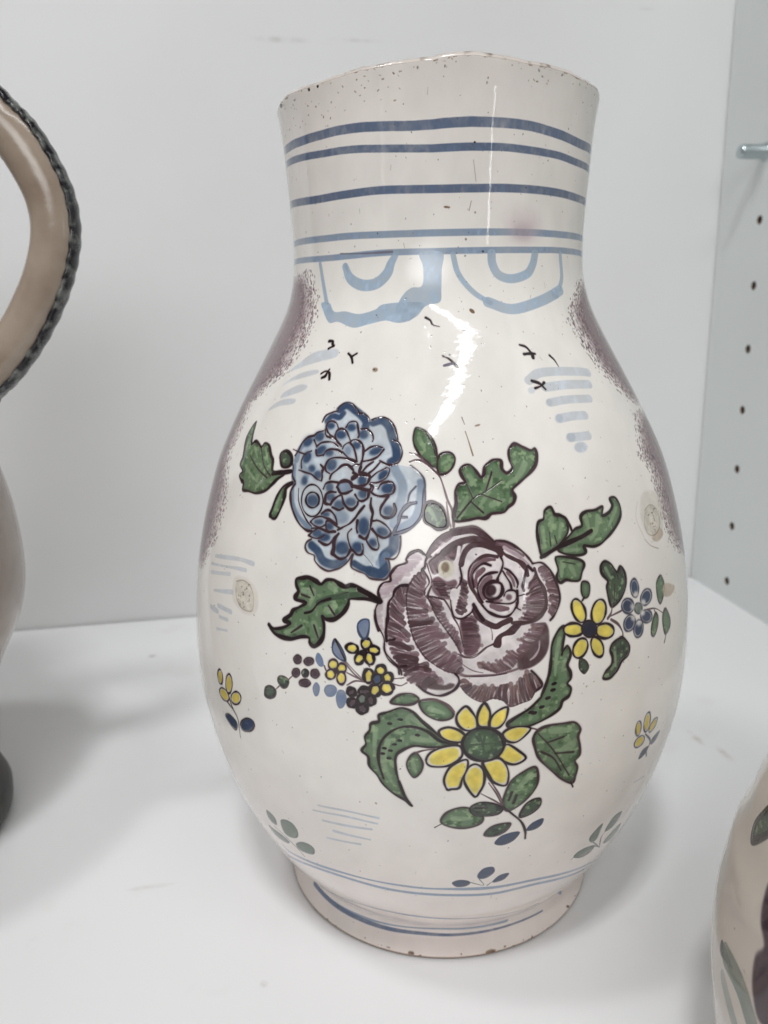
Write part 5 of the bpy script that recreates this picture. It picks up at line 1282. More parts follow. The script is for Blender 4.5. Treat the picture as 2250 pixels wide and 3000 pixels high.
22Sq 0.32 0.628243 5 1.4 4089,2186 4126,2190 4162,2187
22Sq 0.2 0.42 2 2 4089,2186 4132,2187
22Sq 0.36 0.659585 5 1.4 4092,2179 4111,2173 4129,2181
22Sq 0.2 0.42 2 2 4092,2179 4114,2180
22Sq 0.4 0.507701 5 1.4 4095,2175 4123,2174 4152,2177
22Sq 0.2 0.42 2 2 4095,2175 4128,2176
22Sq 0.33 0.595997 5 1.4 4099,2170 4116,2172 4133,2170
22Sq 0.2 0.42 2 2 4099,2170 4111,2170
22Sq 0.32 0.543263 5 1.4 4103,2165 4127,2161 4152,2164
22Sq 0.2 0.42 2 2 4103,2165 4129,2165
22Sq 0.34 0.694115 5 1.4 4107,2161 4131,2160 4156,2158
22Sq 0.2 0.42 2 2 4107,2161 4138,2159
22Sq 0.38 0.505933 5 1.4 4111,2155 4125,2155 4139,2153
22Sq 0.2 0.42 2 2 4111,2155 4126,2154
22Sq 0.39 0.634854 5 1.4 4115,2151 4138,2148 4161,2144
22Sq 0.2 0.42 2 2 4115,2151 4143,2147
22Sw 0.07 0.4 4 1.5 4099,2201 4135,2201
22Sw 0.07 0.4 4 1.5 4110,2179 4149,2180
22Sw 0.07 0.4 4 1.5 4121,2159 4156,2158
22SW 0.39 1 0 1 4192,2258 4198,2217 4180,2181 4158,2176
22SW 0.31 1 0 1 4158,2176 4152,2135 4157,2094 4168,2068 4200,2061 4238,2087 4245,2118
22Sq 0.33 1 0 1 4074,2186 4061,2150 4083,2145 4126,2135
22So 0.62 1 0 1 4191,2335 4185,2304 4172,2279
22Fo 0 1 0 1 4153,2171 4177,2176 4174,2140 4152,2135
22SW 0.36 0.6 0 1 4156,2402 4202,2411 4254,2415 4293,2397 4337,2355
22SW 0.62 1 0 1 4244,2113 4259,2086 4280,2054
22Fh 0 0.95 0 2 4169,2253 4162,2233 4145,2221 4124,2221 4107,2234 4101,2253 4107,2273 4124,2286 4145,2286 4162,2273
22Fi 0 0.9 0 3 4148,2259 4145,2247 4137,2240 4127,2240 4118,2248 4115,2260 4119,2272 4127,2279 4137,2279 4145,2272
22SH 0.13 1 0 1 4126,2274 4140,2264 4132,2248
23Fg 0 0.95 0 1 2909,2792 2871,2753 2867,2707 2894,2658 2913,2621 2909,2589 2963,2564 2940,2542 2976,2522 3004,2513 3013,2484 3065,2485 3136,2485 3204,2505 3242,2536 3271,2562 3308,2586 3284,2598 3222,2592 3199,2638 3170,2660 3128,2699 3084,2707 3066,2687 3020,2702 2981,2705 2956,2690 2930,2732
23Sl 0.71 0.7 2 5 2973,2590 3068,2552 3139,2530
23Sl 0.65 0.7 2 5 3001,2681 3063,2637
23Sl 0.58 0.7 2 5 3107,2685 3169,2623
23Sk 0.31 0.75 0 1 2983,2641 3094,2591 3191,2560
23Sk 0.3 0.75 0 1 3071,2681 3143,2608 3218,2568
23Ck 0.63 0.95 0 1 2909,2792 2871,2753 2867,2707 2894,2658 2913,2621 2909,2589 2963,2564 2940,2542 2976,2522 3004,2513 3013,2484 3065,2485 3136,2485 3204,2505 3242,2536 3271,2562 3308,2586 3284,2598 3222,2592 3199,2638 3170,2660 3128,2699 3084,2707 3066,2687 3020,2702 2981,2705 2956,2690 2930,2732
23Sk 0.81 1 0 1 3228,2581 3287,2591 3347,2602
24Fd 0 0.95 0 1 3248,2654 3246,2677 3282,2686 3325,2666 3335,2632 3305,2615 3274,2621
24Ck 0.66 0.95 0 1 3248,2654 3246,2677 3282,2686 3325,2666 3335,2632 3305,2615 3274,2621
25Fg 0 0.95 0 1 3271,2404 3276,2436 3295,2495 3326,2538 3373,2554 3342,2529 3343,2489 3329,2437 3305,2397
25Sl 0.56 0.7 2 5 3295,2433 3312,2497
25Ck 0.66 0.95 0 1 3271,2404 3276,2436 3295,2495 3326,2538 3373,2554 3342,2529 3343,2489 3329,2437 3305,2397
26Fg 0 0.95 0 1 3991,2811 3982,2785 3981,2755 3995,2725 4022,2692 4052,2671 4086,2646 4105,2654 4100,2687 4093,2725 4075,2764 4049,2790 4022,2807
26Sl 0.81 0.7 2 5 4009,2768 4041,2717
26Sk 0.21 0.75 0 1 4049,2781 4078,2738 4090,2696
26Cu 0.37 0.95 0 1 3991,2811 3982,2785 3981,2755 3995,2725 4022,2692 4052,2671 4086,2646 4105,2654 4100,2687 4093,2725 4075,2764 4049,2790 4022,2807
26SP 0.42 0.9 0 1 3969,2670 3998,2678 4037,2670 4081,2638 4109,2613 4127,2572 4145,2519 4167,2471 4170,2415
26SP 0.37 0.9 0 1 3966,2707 3997,2701 4027,2685
26SP 0.31 0.7 0 1 4140,2511 4148,2451 4157,2415
27Fg 0 0.95 0 1 4100,2642 4100,2671 4110,2696 4134,2708 4164,2706 4183,2687 4177,2658 4157,2633 4128,2619 4109,2623
27Sl 0.6 0.7 2 5 4124,2662 4153,2679
27Cu 0.42 0.95 0 1 4100,2642 4100,2671 4110,2696 4134,2708 4164,2706 4183,2687 4177,2658 4157,2633 4128,2619 4109,2623
28Fd 0 0.95 0 1 4045,2499 4072,2511 4104,2503 4126,2483 4139,2451 4143,2419 4126,2408 4099,2406 4073,2419 4046,2435 4039,2467
28Sl 0.8 0.7 2 5 4068,2479 4095,2439
28Cu 0.52 0.95 0 1 4045,2499 4072,2511 4104,2503 4126,2483 4139,2451 4143,2419 4126,2408 4099,2406 4073,2419 4046,2435 4039,2467
29Fg 0 0.95 0 1 4175,2435 4171,2467 4181,2499 4182,2531 4180,2555 4197,2579 4226,2587 4213,2611 4205,2636 4225,2653 4254,2656 4276,2635 4298,2605 4313,2613 4321,2646 4348,2666 4374,2674 4403,2668 4403,2635 4426,2617 4454,2637 4445,2671 4449,2709 4472,2731 4493,2733 4528,2718 4563,2704 4587,2711 4590,2681 4577,2647 4543,2616 4501,2589 4462,2566 4440,2547 4449,2522 4439,2498 4414,2483 4393,2464 4356,2462 4333,2459 4309,2444 4273,2445 4228,2438
29Sl 1.19 0.7 2 5 4212,2478 4232,2530
29Sl 1 0.7 2 5 4246,2611 4271,2573
29Sl 1.2 0.7 2 5 4340,2600 4326,2547 4284,2488
29Sl 1.22 0.7 2 5 4519,2651 4478,2602 4419,2572
29Sl 1.2 0.7 2 5 4340,2495 4398,2512
29Sk 0.26 0.75 0 1 4188,2451 4259,2521 4326,2551 4397,2590
29Sk 0.26 0.75 0 1 4259,2521 4234,2578
29Sk 0.26 0.75 0 1 4316,2548 4353,2624
29Sk 0.26 0.75 0 1 4297,2536 4387,2505
29Sk 0.26 0.75 0 1 4249,2509 4301,2464
29Cu 0.57 0.95 0 1 4175,2435 4171,2467 4181,2499 4182,2531 4180,2555 4197,2579 4226,2587 4213,2611 4205,2636 4225,2653 4254,2656 4276,2635 4298,2605 4313,2613 4321,2646 4348,2666 4374,2674 4403,2668 4403,2635 4426,2617 4454,2637 4445,2671 4449,2709 4472,2731 4493,2733 4528,2718 4563,2704 4587,2711 4590,2681 4577,2647 4543,2616 4501,2589 4462,2566 4440,2547 4449,2522 4439,2498 4414,2483 4393,2464 4356,2462 4333,2459 4309,2444 4273,2445 4228,2438
30Fg 0 0.95 0 1 4547,2282 4539,2331 4537,2380 4547,2415 4573,2426 4583,2457 4616,2470 4631,2440 4659,2433 4685,2412 4689,2371 4667,2342 4641,2318 4583,2292
30Sl 0.89 0.7 2 5 4563,2392 4565,2320
30Sl 1.02 0.7 2 5 4612,2423 4604,2375
30Sl 0.89 0.7 2 5 4659,2397 4640,2349
30Sk 0.23 0.75 0 1 4596,2371 4594,2318
30Sk 0.23 0.75 0 1 4618,2356 4625,2324
30Ck 0.57 0.95 0 1 4547,2282 4539,2331 4537,2380 4547,2415 4573,2426 4583,2457 4616,2470 4631,2440 4659,2433 4685,2412 4689,2371 4667,2342 4641,2318 4583,2292
30Sk 0.41 1 0 1 4648,2436 4681,2422 4699,2393 4707,2367
31Fg 0 0.95 0 1 4635,2314 4685,2345 4725,2372 4764,2381 4765,2418 4801,2435 4855,2435 4904,2444 4890,2408 4937,2416 4967,2441 4958,2470 4994,2471 5016,2439 5015,2401 4984,2367 4945,2340 4895,2314 4856,2296 4809,2291 4761,2300 4766,2276 4743,2266 4685,2272 4632,2292
31Sl 1.13 0.7 2 5 4790,2415 4800,2368
31Sl 1.15 0.7 2 5 4862,2407 4842,2354 4803,2322
31Sl 0.93 0.7 2 5 4986,2424 4922,2362
31Sl 0.8 0.7 2 5 4660,2293 4735,2289
31Ck 0.58 0.95 0 1 4635,2314 4685,2345 4725,2372 4764,2381 4765,2418 4801,2435 4855,2435 4904,2444 4890,2408 4937,2416 4967,2441 4958,2470 4994,2471 5016,2439 5015,2401 4984,2367 4945,2340 4895,2314 4856,2296 4809,2291 4761,2300 4766,2276 4743,2266 4685,2272 4632,2292
31Sk 0.8 1 0 1 4544,2278 4611,2303 4681,2322 4755,2337 4813,2355
32Fg 0 0.95 0 1 4612,2271 4673,2265 4728,2249 4749,2228 4733,2199 4717,2169 4683,2169 4650,2178 4622,2170 4606,2192 4617,2222
32Sl 1.11 0.7 2 5 4636,2238 4630,2194
32Sl 1.03 0.7 2 5 4679,2228 4697,2190
32Sk 0.23 0.75 0 1 4643,2250 4703,2234
32Ck 0.52 0.95 0 1 4612,2271 4673,2265 4728,2249 4749,2228 4733,2199 4717,2169 4683,2169 4650,2178 4622,2170 4606,2192 4617,2222
33Fg 0 0.95 0 1 4727,2159 4756,2155 4766,2135 4755,2100 4731,2094 4720,2123
33Ck 0.29 0.95 0 1 4727,2159 4756,2155 4766,2135 4755,2100 4731,2094 4720,2123
33Sk 0.35 1 0 1 4732,2097 4720,2085
34Fd 0 0.95 0 1 4873,2038 4859,2083 4857,2120 4867,2142 4840,2174 4836,2207 4862,2224 4899,2206 4927,2169 4953,2188 4976,2156 4974,2108 4945,2067 4900,2038
34Sl 0.82 0.7 2 5 4863,2194 4888,2148
34Sk 0.24 0.75 0 1 4926,2164 4929,2140
34Sk 0.24 0.75 0 1 4905,2121 4891,2049
34Ck 0.54 0.95 0 1 4873,2038 4859,2083 4857,2120 4867,2142 4840,2174 4836,2207 4862,2224 4899,2206 4927,2169 4953,2188 4976,2156 4974,2108 4945,2067 4900,2038
34SP 0.54 1 0 1 4880,2042 4870,2011 4848,1991
34SP 0.42 1 0 1 4849,1996 4930,2007
34SP 0.54 1 0 1 4867,1983 4905,1956 4929,1918 4928,1894
35Fd 0 0.95 0 1 4914,1897 4867,1883 4853,1858 4865,1826 4858,1794 4826,1772 4811,1746 4851,1739 4890,1761 4917,1794 4960,1813 4968,1850 4941,1886
35Sl 0.83 0.7 2 5 4878,1842 4884,1783
35Sk 0.24 0.75 0 1 4913,1883 4905,1836
35Ck 0.54 0.95 0 1 4914,1897 4867,1883 4853,1858 4865,1826 4858,1794 4826,1772 4811,1746 4851,1739 4890,1761 4917,1794 4960,1813 4968,1850 4941,1886
36Fd 0 0.95 0 1 4693,1852 4721,1842 4737,1810 4715,1786 4690,1815
36Cu 0.23 0.95 0 1 4693,1852 4721,1842 4737,1810 4715,1786 4690,1815
37Fg 0 0.95 0 1 5245,2089 5206,2069 5200,2020 5209,1982 5229,1972 5265,2003 5280,2040 5267,2079
37Ck 0.32 0.95 0 1 5245,2089 5206,2069 5200,2020 5209,1982 5229,1972 5265,2003 5280,2040 5267,2079
38Fg 0 0.95 0 1 5270,1936 5236,1909 5237,1862 5258,1820 5304,1837 5314,1876
38Ck 0.32 0.95 0 1 5270,1936 5236,1909 5237,1862 5258,1820 5304,1837 5314,1876
39Fg 0 0.95 0 1 5171,1942 5137,1901 5129,1858 5152,1844 5184,1878 5193,1916
39Ck 0.32 0.95 0 1 5171,1942 5137,1901 5129,1858 5152,1844 5184,1878 5193,1916
39SP 0.31 1 0 1 5108,1973 5174,1961 5244,1922
39Sk 0.25 1 0 1 5163,1959 5175,1936
39Sk 0.26 1 0 1 5264,1818 5246,1787
40Fg 0 0.95 0 1 4629,1987 4605,1990 4581,1961 4564,1923 4560,1873 4552,1818 4537,1774 4517,1729 4516,1724 4470,1684 4406,1649 4375,1626 4394,1607 4471,1608 4544,1631 4598,1661 4612,1692 4640,1707 4651,1737 4633,1760 4649,1779 4647,1808 4634,1838 4651,1882 4636,1917 4612,1902
40Sl 0.89 0.7 2 5 4601,1950 4583,1869 4577,1805
40Sl 0.67 0.7 2 5 4624,1863 4608,1819
40Ck 0.58 0.95 0 1 4629,1987 4605,1990 4581,1961 4564,1923 4560,1873 4552,1818 4537,1774 4517,1729 4516,1724 4470,1684 4406,1649 4375,1626 4394,1607 4471,1608 4544,1631 4598,1661 4612,1692 4640,1707 4651,1737 4633,1760 4649,1779 4647,1808 4634,1838 4651,1882 4636,1917 4612,1902
40Fk 0 1 0 1 4586,1772 4585,1768 4579,1764 4571,1763 4564,1764 4560,1768 4561,1772 4567,1776 4574,1778 4582,1776
40Fk 0 1 0 1 4581,1747 4580,1743 4575,1739 4567,1737 4559,1739 4555,1743 4556,1747 4562,1751 4570,1752 4577,1751
40Fk 0 1 0 1 4559,1717 4558,1712 4552,1709 4545,1707 4537,1708 4533,1712 4534,1717 4540,1721 4547,1722 4555,1721
40Fk 0 1 0 1 4532,1683 4531,1679 4526,1675 4518,1673 4511,1674 4507,1678 4508,1683 4513,1687 4521,1688 4528,1687
40Fk 0 1 0 1 4499,1663 4498,1658 4493,1654 4485,1653 4478,1654 4474,1657 4475,1662 4480,1666 4488,1668 4495,1667
40Fk 0 1 0 1 4486,1668 4485,1663 4480,1659 4472,1657 4465,1658 4461,1662 4462,1667 4467,1671 4475,1672 4482,1671
40Sk 0.46 1 0 1 4615,1902 4609,1884
41Fg 0 0.95 0 1 4106,1590 4076,1616 4039,1648 4003,1685 3954,1698 3904,1678 3867,1661 3866,1634 3834,1620 3827,1589 3807,1559 3810,1525 3792,1494 3818,1470 3822,1427 3853,1388 3878,1346 3921,1305 3966,1279 3987,1255 3960,1310 3943,1370 3932,1427 3933,1485 3958,1515 4008,1539 4075,1536 4167,1550
41Sl 1.04 0.7 2 5 3853,1599 3844,1502
41Sl 1.23 0.7 2 5 3903,1551 3882,1465 3911,1366
41Sl 1.03 0.7 2 5 3991,1665 4051,1622
41Sl 1.22 0.7 2 5 4002,1573 4088,1563
41Ck 0.51 0.95 0 1 4106,1590 4076,1616 4039,1648 4003,1685 3954,1698 3904,1678 3867,1661 3866,1634 3834,1620 3827,1589 3807,1559 3810,1525 3792,1494 3818,1470 3822,1427 3853,1388 3878,1346 3921,1305 3966,1279 3987,1255 3960,1310 3943,1370 3932,1427 3933,1485 3958,1515 4008,1539 4075,1536 4167,1550
41Sk 0.51 1 0 1 4173,1553 4112,1564 4063,1603 4015,1620 3966,1620 3922,1600 3884,1562 3864,1512 3862,1448 3879,1377
41Sk 0.71 1 0 1 4106,1533 4173,1551
41Sk 0.49 1 0 1 3943,1370 3966,1295 3992,1251
41Fk 0 1 0 1 3964,1649 3962,1646 3956,1644 3950,1644 3945,1646 3943,1649 3946,1653 3951,1655 3957,1655 3962,1653
41Fk 0 1 0 1 3921,1629 3918,1625 3913,1623 3906,1623 3901,1625 3900,1629 3902,1632 3907,1635 3914,1635 3919,1632
41Fk 0 1 0 1 3960,1559 3958,1555 3952,1553 3946,1553 3941,1555 3939,1559 3942,1562 3947,1565 3954,1564 3959,1562
41Fk 0 1 0 1 3938,1540 3936,1536 3930,1534 3924,1534 3919,1536 3917,1540 3919,1543 3925,1545 3932,1545 3937,1543
41Fk 0 1 0 1 3897,1518 3895,1514 3889,1512 3882,1512 3877,1514 3876,1518 3878,1521 3884,1524 3890,1524 3895,1522
41Fk 0 1 0 1 3922,1510 3920,1507 3914,1504 3908,1504 3902,1506 3901,1510 3903,1514 3909,1516 3915,1516 3920,1514
41Fk 0 1 0 1 3915,1475 3913,1471 3907,1468 3900,1468 3895,1471 3894,1474 3896,1478 3902,1481 3908,1481 3913,1478
41Fk 0 1 0 1 4031,1587 4029,1583 4023,1581 4017,1582 4012,1584 4010,1588 4013,1591 4018,1593 4024,1593 4029,1590
41Fk 0 1 0 1 3890,1493 3888,1489 3882,1487 3875,1486 3870,1489 3869,1492 3871,1496 3877,1499 3883,1499 3889,1497
42Fg 0 0.95 0 1 4014,1509 3989,1490 3976,1453 3988,1411 4006,1394 4032,1421 4041,1458 4029,1492
42Sl 0.8 0.7 2 5 4001,1462 4013,1420
42Cu 0.32 0.95 0 1 4014,1509 3989,1490 3976,1453 3988,1411 4006,1394 4032,1421 4041,1458 4029,1492
42SP 0.32 1 0 1 4014,1509 4045,1521 4088,1529
43Fg 0 0.95 0 1 3914,1718 3942,1749 3979,1761 4009,1756 4027,1738 4003,1718 3960,1712
43Cu 0.39 0.95 0 1 3914,1718 3942,1749 3979,1761 4009,1756 4027,1738 4003,1718 3960,1712
44Fg 0 0.95 0 1 4030,1732 4088,1740 4130,1721 4160,1689 4154,1663 4112,1653 4070,1665 4039,1693
44Sl 1.09 0.7 2 5 4070,1701 4124,1683
44Cu 0.35 0.95 0 1 4030,1732 4088,1740 4130,1721 4160,1689 4154,1663 4112,1653 4070,1665 4039,1693
44SP 0.47 1 0 1 4039,1735 4088,1739 4136,1718 4163,1689
45Fg 0 0.95 0 1 4486,1552 4505,1583 4552,1596 4622,1593 4673,1586 4701,1552 4692,1519 4703,1474 4707,1429 4686,1405 4702,1371 4696,1326 4685,1298 4635,1327 4594,1367 4540,1423 4510,1464 4494,1509
45Sl 1.55 0.7 2 5 4566,1573 4652,1556
45Sl 1.89 0.7 2 5 4664,1490 4614,1473
45Sl 1.27 0.7 2 5 4660,1374 4640,1349
45Sk 0.36 0.75 0 1 4505,1569 4578,1480 4663,1343
45Sk 0.36 0.75 0 1 4548,1521 4624,1534
45Sk 0.37 0.75 0 1 4586,1465 4674,1452
45Sk 0.36 0.75 0 1 4523,1484 4580,1444 4622,1376
45Cu 0.52 0.95 0 1 4486,1552 4505,1583 4552,1596 4622,1593 4673,1586 4701,1552 4692,1519 4703,1474 4707,1429 4686,1405 4702,1371 4696,1326 4685,1298 4635,1327 4594,1367 4540,1423 4510,1464 4494,1509
45SP 0.4 1 0 1 4472,1598 4518,1581
45Sk 0.42 1 0 1 4676,1308 4693,1274
46Fg 0 0.95 0 1 4499,1419 4447,1402 4403,1371 4380,1313 4371,1259 4394,1214 4440,1232 4484,1273 4514,1323 4516,1376
46Sl 1.37 0.7 2 5 4482,1382 4432,1329
46Sk 0.65 0.75 0 1 4407,1310 4396,1271
46Sk 0.65 0.75 0 1 4428,1291 4418,1252
46Cu 0.45 0.95 0 1 4499,1419 4447,1402 4403,1371 4380,1313 4371,1259 4394,1214 4440,1232 4484,1273 4514,1323 4516,1376
47Fg 0 0.95 0 1 4113,1180 4138,1223 4189,1248 4235,1242 4289,1201 4284,1158 4232,1135 4173,1137 4126,1154
47Sl 1.27 0.7 2 5 4165,1189 4243,1187
47Cu 0.37 0.95 0 1 4113,1180 4138,1223 4189,1248 4235,1242 4289,1201 4284,1158 4232,1135 4173,1137 4126,1154
48Fd 0 0.95 0 1 4234,1246 4272,1272 4324,1264 4373,1234 4355,1202 4295,1196 4249,1208
48Sk 0.33 0.75 0 1 4254,1245 4306,1241
48Sk 0.33 0.75 0 1 4261,1224 4307,1218
48Ck 0.33 0.95 0 1 4234,1246 4272,1272 4324,1264 4373,1234 4355,1202 4295,1196 4249,1208
49Fd 0 0.95 0 1 4454,1170 4468,1227 4500,1254 4539,1254 4541,1212 4502,1177
49Ck 0.37 0.95 0 1 4454,1170 4468,1227 4500,1254 4539,1254 4541,1212 4502,1177
50Fn 0 0.95 0 1 4497,1085 4517,1121 4567,1136 4565,1100 4531,1081
50Cv 0.21 0.95 0 1 4497,1085 4517,1121 4567,1136 4565,1100 4531,1081
51Fd 0 0.95 0 1 4303,1084 4314,1119 4353,1142 4415,1142 4398,1099 4352,1074
51Cu 0.29 0.95 0 1 4303,1084 4314,1119 4353,1142 4415,1142 4398,1099 4352,1074
52Fn 0 0.95 0 1 4356,1030 4380,1070 4428,1085 4465,1078 4441,1035 4393,1015
52Cv 0.21 0.95 0 1 4356,1030 4380,1070 4428,1085 4465,1078 4441,1035 4393,1015
52SP 0.32 1 0 1 4306,1367 4341,1310 4372,1242
52SP 0.28 1 0 1 4277,1316 4330,1279 4365,1251
52SP 0.28 1 0 1 4319,1366 4351,1309 4375,1250
52Sk 0.41 1 0 1 4372,1242 4417,1194 4464,1141 4490,1082 4497,1033
52Sk 0.21 1 0 1 4087,1137 4116,1159
53Fg 0 0.95 0 1 3343,1953 3371,1943 3423,1958 3460,1983 3426,1989 3458,2017 3472,2040 3503,2058 3532,2080 3484,2085 3478,2097 3491,2120 3478,2143 3475,2168 3507,2177 3538,2183 3575,2173 3601,2164 3624,2183 3658,2187 3687,2174 3712,2166 3739,2174 3775,2169 3812,2152 3848,2134 3866,2120 3827,2125 3778,2125 3737,2121 3730,2096 3709,2061 3673,2032 3636,2027 3616,2037 3627,2001 3625,1959 3607,1926 3583,1908 3563,1919 3557,1940 3521,1938 3469,1919 3414,1917 3372,1926
53Sl 1.25 0.7 2 5 3517,2128 3569,2127 3553,2074
53Sl 1.23 0.7 2 5 3645,2161 3676,2144
53Sl 1.43 0.7 2 5 3670,2085 3643,2061
53Sl 1.24 0.7 2 5 3579,2002 3601,1955
53Sl 1.06 0.7 2 5 3441,1940 3529,1978
53Sk 0.37 0.75 0 1 3727,2145 3677,2127
53Sk 0.38 0.75 0 1 3547,2149 3570,2114
53Sk 0.38 0.75 0 1 3509,2110 3551,2103
53Sk 0.37 0.75 0 1 3672,2049 3642,2082
53Sk 0.38 0.75 0 1 3601,1947 3579,1994
53Sk 0.38 0.75 0 1 3468,1945 3519,1984
53Ck 0.78 0.95 0 1 3343,1953 3371,1943 3423,1958 3460,1983 3426,1989 3458,2017 3472,2040 3503,2058 3532,2080 3484,2085 3478,2097 3491,2120 3478,2143 3475,2168 3507,2177 3538,2183 3575,2173 3601,2164 3624,2183 3658,2187 3687,2174 3712,2166 3739,2174 3775,2169 3812,2152 3848,2134 3866,2120 3827,2125 3778,2125 3737,2121 3730,2096 3709,2061 3673,2032 3636,2027 3616,2037 3627,2001 3625,1959 3607,1926 3583,1908 3563,1919 3557,1940 3521,1938 3469,1919 3414,1917 3372,1926
53Sd 1.15 0.9 0 1 3790,2144 3714,2129 3649,2114 3593,2088
53Sk 0.53 1 0 1 3649,2112 3597,2089 3565,2051 3531,2037
53Sk 1.05 1 0 1 3776,2161 3817,2144 3866,2120
54SP 0.29 0.9 0 1 3720,1875 3760,1838 3808,1797
54SP 0.29 0.9 0 1 3734,1822 3769,1809 3808,1795
54SP 0.29 0.9 0 1 3734,1770 3769,1792 3808,1793
54SP 0.29 0.9 0 1 3926,1817 3967,1824
54SP 0.29 0.9 0 1 3926,1796 3955,1791 3979,1804
54SP 0.29 0.9 0 1 3697,1893 3724,1863 3760,1825 3795,1800
54SP 0.29 0.9 0 1 3812,1882 3829,1859
54SP 0.3 0.9 0 1 3633,1836 3642,1817 3661,1811
54SP 0.31 0.9 0 1 3387,1681 3405,1699
54SP 0.31 0.9 0 1 3450,1734 3478,1762
55Fa 0 1 0 1 3779,1921 3772,1911 3758,1906 3742,1908 3731,1917 3729,1928 3737,1938 3751,1943 3766,1941 3777,1933
55Fy 0 1 0 2 3772,1922 3767,1915 3757,1912 3746,1913 3738,1919 3736,1927 3742,1934 3752,1938 3763,1937 3771,1931
55Ck 0.53 1 0 1 3779,1921 3772,1911 3758,1906 3742,1908 3731,1917 3729,1928 3737,1938 3751,1943 3766,1941 3777,1933
55Fa 0 1 0 1 3835,1951 3831,1937 3821,1928 3808,1927 3798,1934 3793,1947 3797,1960 3807,1969 3820,1970 3830,1963
55Fy 0 1 0 2 3829,1950 3826,1940 3819,1934 3810,1933 3802,1938 3799,1947 3802,1957 3809,1963 3818,1964 3826,1959
55Ck 0.52 1 0 1 3835,1951 3831,1937 3821,1928 3808,1927 3798,1934 3793,1947 3797,1960 3807,1969 3820,1970 3830,1963
55Fa 0 1 0 1 3868,1922 3862,1913 3849,1909 3835,1912 3826,1919 3824,1930 3831,1939 3843,1943 3857,1940 3867,1932
55Fy 0 1 0 2 3862,1923 3857,1917 3848,1914 3838,1916 3831,1921 3830,1929 3835,1935 3844,1938 3854,1936 3861,1931
55Ck 0.52 1 0 1 3868,1922 3862,1913 3849,1909 3835,1912 3826,1919 3824,1930 3831,1939 3843,1943 3857,1940 3867,1932
55Fa 0 1 0 1 3803,1883 3795,1870 3784,1864 3773,1866 3767,1876 3769,1891 3777,1903 3788,1910 3799,1907 3804,1897
55Fy 0 1 0 2 3798,1884 3792,1875 3784,1870 3776,1872 3772,1879 3773,1890 3779,1899 3787,1903 3795,1901 3799,1894
55Ck 0.53 1 0 1 3803,1883 3795,1870 3784,1864 3773,1866 3767,1876 3769,1891 3777,1903 3788,1910 3799,1907 3804,1897
55Fa 0 1 0 1 3845,1899 3847,1884 3842,1872 3831,1867 3820,1872 3811,1883 3809,1898 3814,1910 3825,1915 3836,1910
55Fy 0 1 0 2 3840,1897 3842,1886 3838,1877 3830,1874 3822,1877 3816,1886 3814,1896 3818,1905 3826,1908 3834,1905
55Ck 0.52 1 0 1 3845,1899 3847,1884 3842,1872 3831,1867 3820,1872 3811,1883 3809,1898 3814,1910 3825,1915 3836,1910
55Fk 0 1 0 1 3816,1914 3813,1907 3807,1902 3799,1902 3792,1905 3790,1911 3792,1917 3799,1922 3807,1923 3813,1920
55Ck 0.37 1 0 1 3816,1914 3813,1907 3807,1902 3799,1902 3792,1905 3790,1911 3792,1917 3799,1922 3807,1923 3813,1920
56Fa 0 1 0 1 3846,1822 3842,1804 3832,1793 3819,1791 3809,1801 3805,1817 3809,1835 3819,1846 3831,1847 3842,1838
56Fy 0 1 0 2 3840,1821 3837,1809 3830,1800 3821,1799 3813,1806 3810,1818 3813,1830 3821,1839 3830,1840 3837,1833
56Ck 0.63 1 0 1 3846,1822 3842,1804 3832,1793 3819,1791 3809,1801 3805,1817 3809,1835 3819,1846 3831,1847 3842,1838
56Fa 0 1 0 1 3895,1848 3891,1835 3881,1826 3868,1825 3858,1832 3854,1844 3858,1858 3868,1866 3881,1867 3891,1860
56Fy 0 1 0 2 3889,1847 3886,1838 3879,1832 3870,1831 3863,1836 3860,1845 3863,1854 3870,1861 3879,1861 3886,1856
56Ck 0.63 1 0 1 3895,1848 3891,1835 3881,1826 3868,1825 3858,1832 3854,1844 3858,1858 3868,1866 3881,1867 3891,1860
56Fa 0 1 0 1 3922,1821 3918,1808 3908,1800 3896,1799 3886,1805 3882,1817 3886,1830 3896,1839 3908,1840 3918,1833
56Fy 0 1 0 2 3916,1820 3913,1811 3906,1805 3897,1804 3890,1809 3887,1818 3890,1827 3897,1833 3906,1834 3913,1829
56Ck 0.63 1 0 1 3922,1821 3918,1808 3908,1800 3896,1799 3886,1805 3882,1817 3886,1830 3896,1839 3908,1840 3918,1833
56Fa 0 1 0 1 3925,1778 3920,1763 3907,1753 3891,1751 3878,1759 3873,1773 3878,1788 3891,1798 3907,1800 3920,1792
56Fy 0 1 0 2 3917,1777 3914,1767 3905,1759 3893,1758 3884,1764 3880,1774 3884,1785 3893,1792 3905,1793 3914,1787
56Ck 0.63 1 0 1 3925,1778 3920,1763 3907,1753 3891,1751 3878,1759 3873,1773 3878,1788 3891,1798 3907,1800 3920,1792
56Fa 0 1 0 1 3874,1766 3869,1751 3858,1741 3845,1740 3834,1747 3830,1761 3834,1776 3845,1786 3858,1787 3869,1779
56Fy 0 1 0 2 3867,1765 3864,1755 3856,1748 3847,1747 3839,1752 3836,1762 3839,1772 3847,1779 3857,1780 3864,1775
56Ck 0.63 1 0 1 3874,1766 3869,1751 3858,1741 3845,1740 3834,1747 3830,1761 3834,1776 3845,1786 3858,1787 3869,1779
56Fb 0 1 0 1 3879,1812 3875,1800 3865,1791 3853,1790 3844,1797 3840,1808 3843,1821 3853,1829 3865,1830 3875,1824
56Ck 0.44 1 0 1 3879,1812 3875,1800 3865,1791 3853,1790 3844,1797 3840,1808 3843,1821 3853,1829 3865,1830 3875,1824
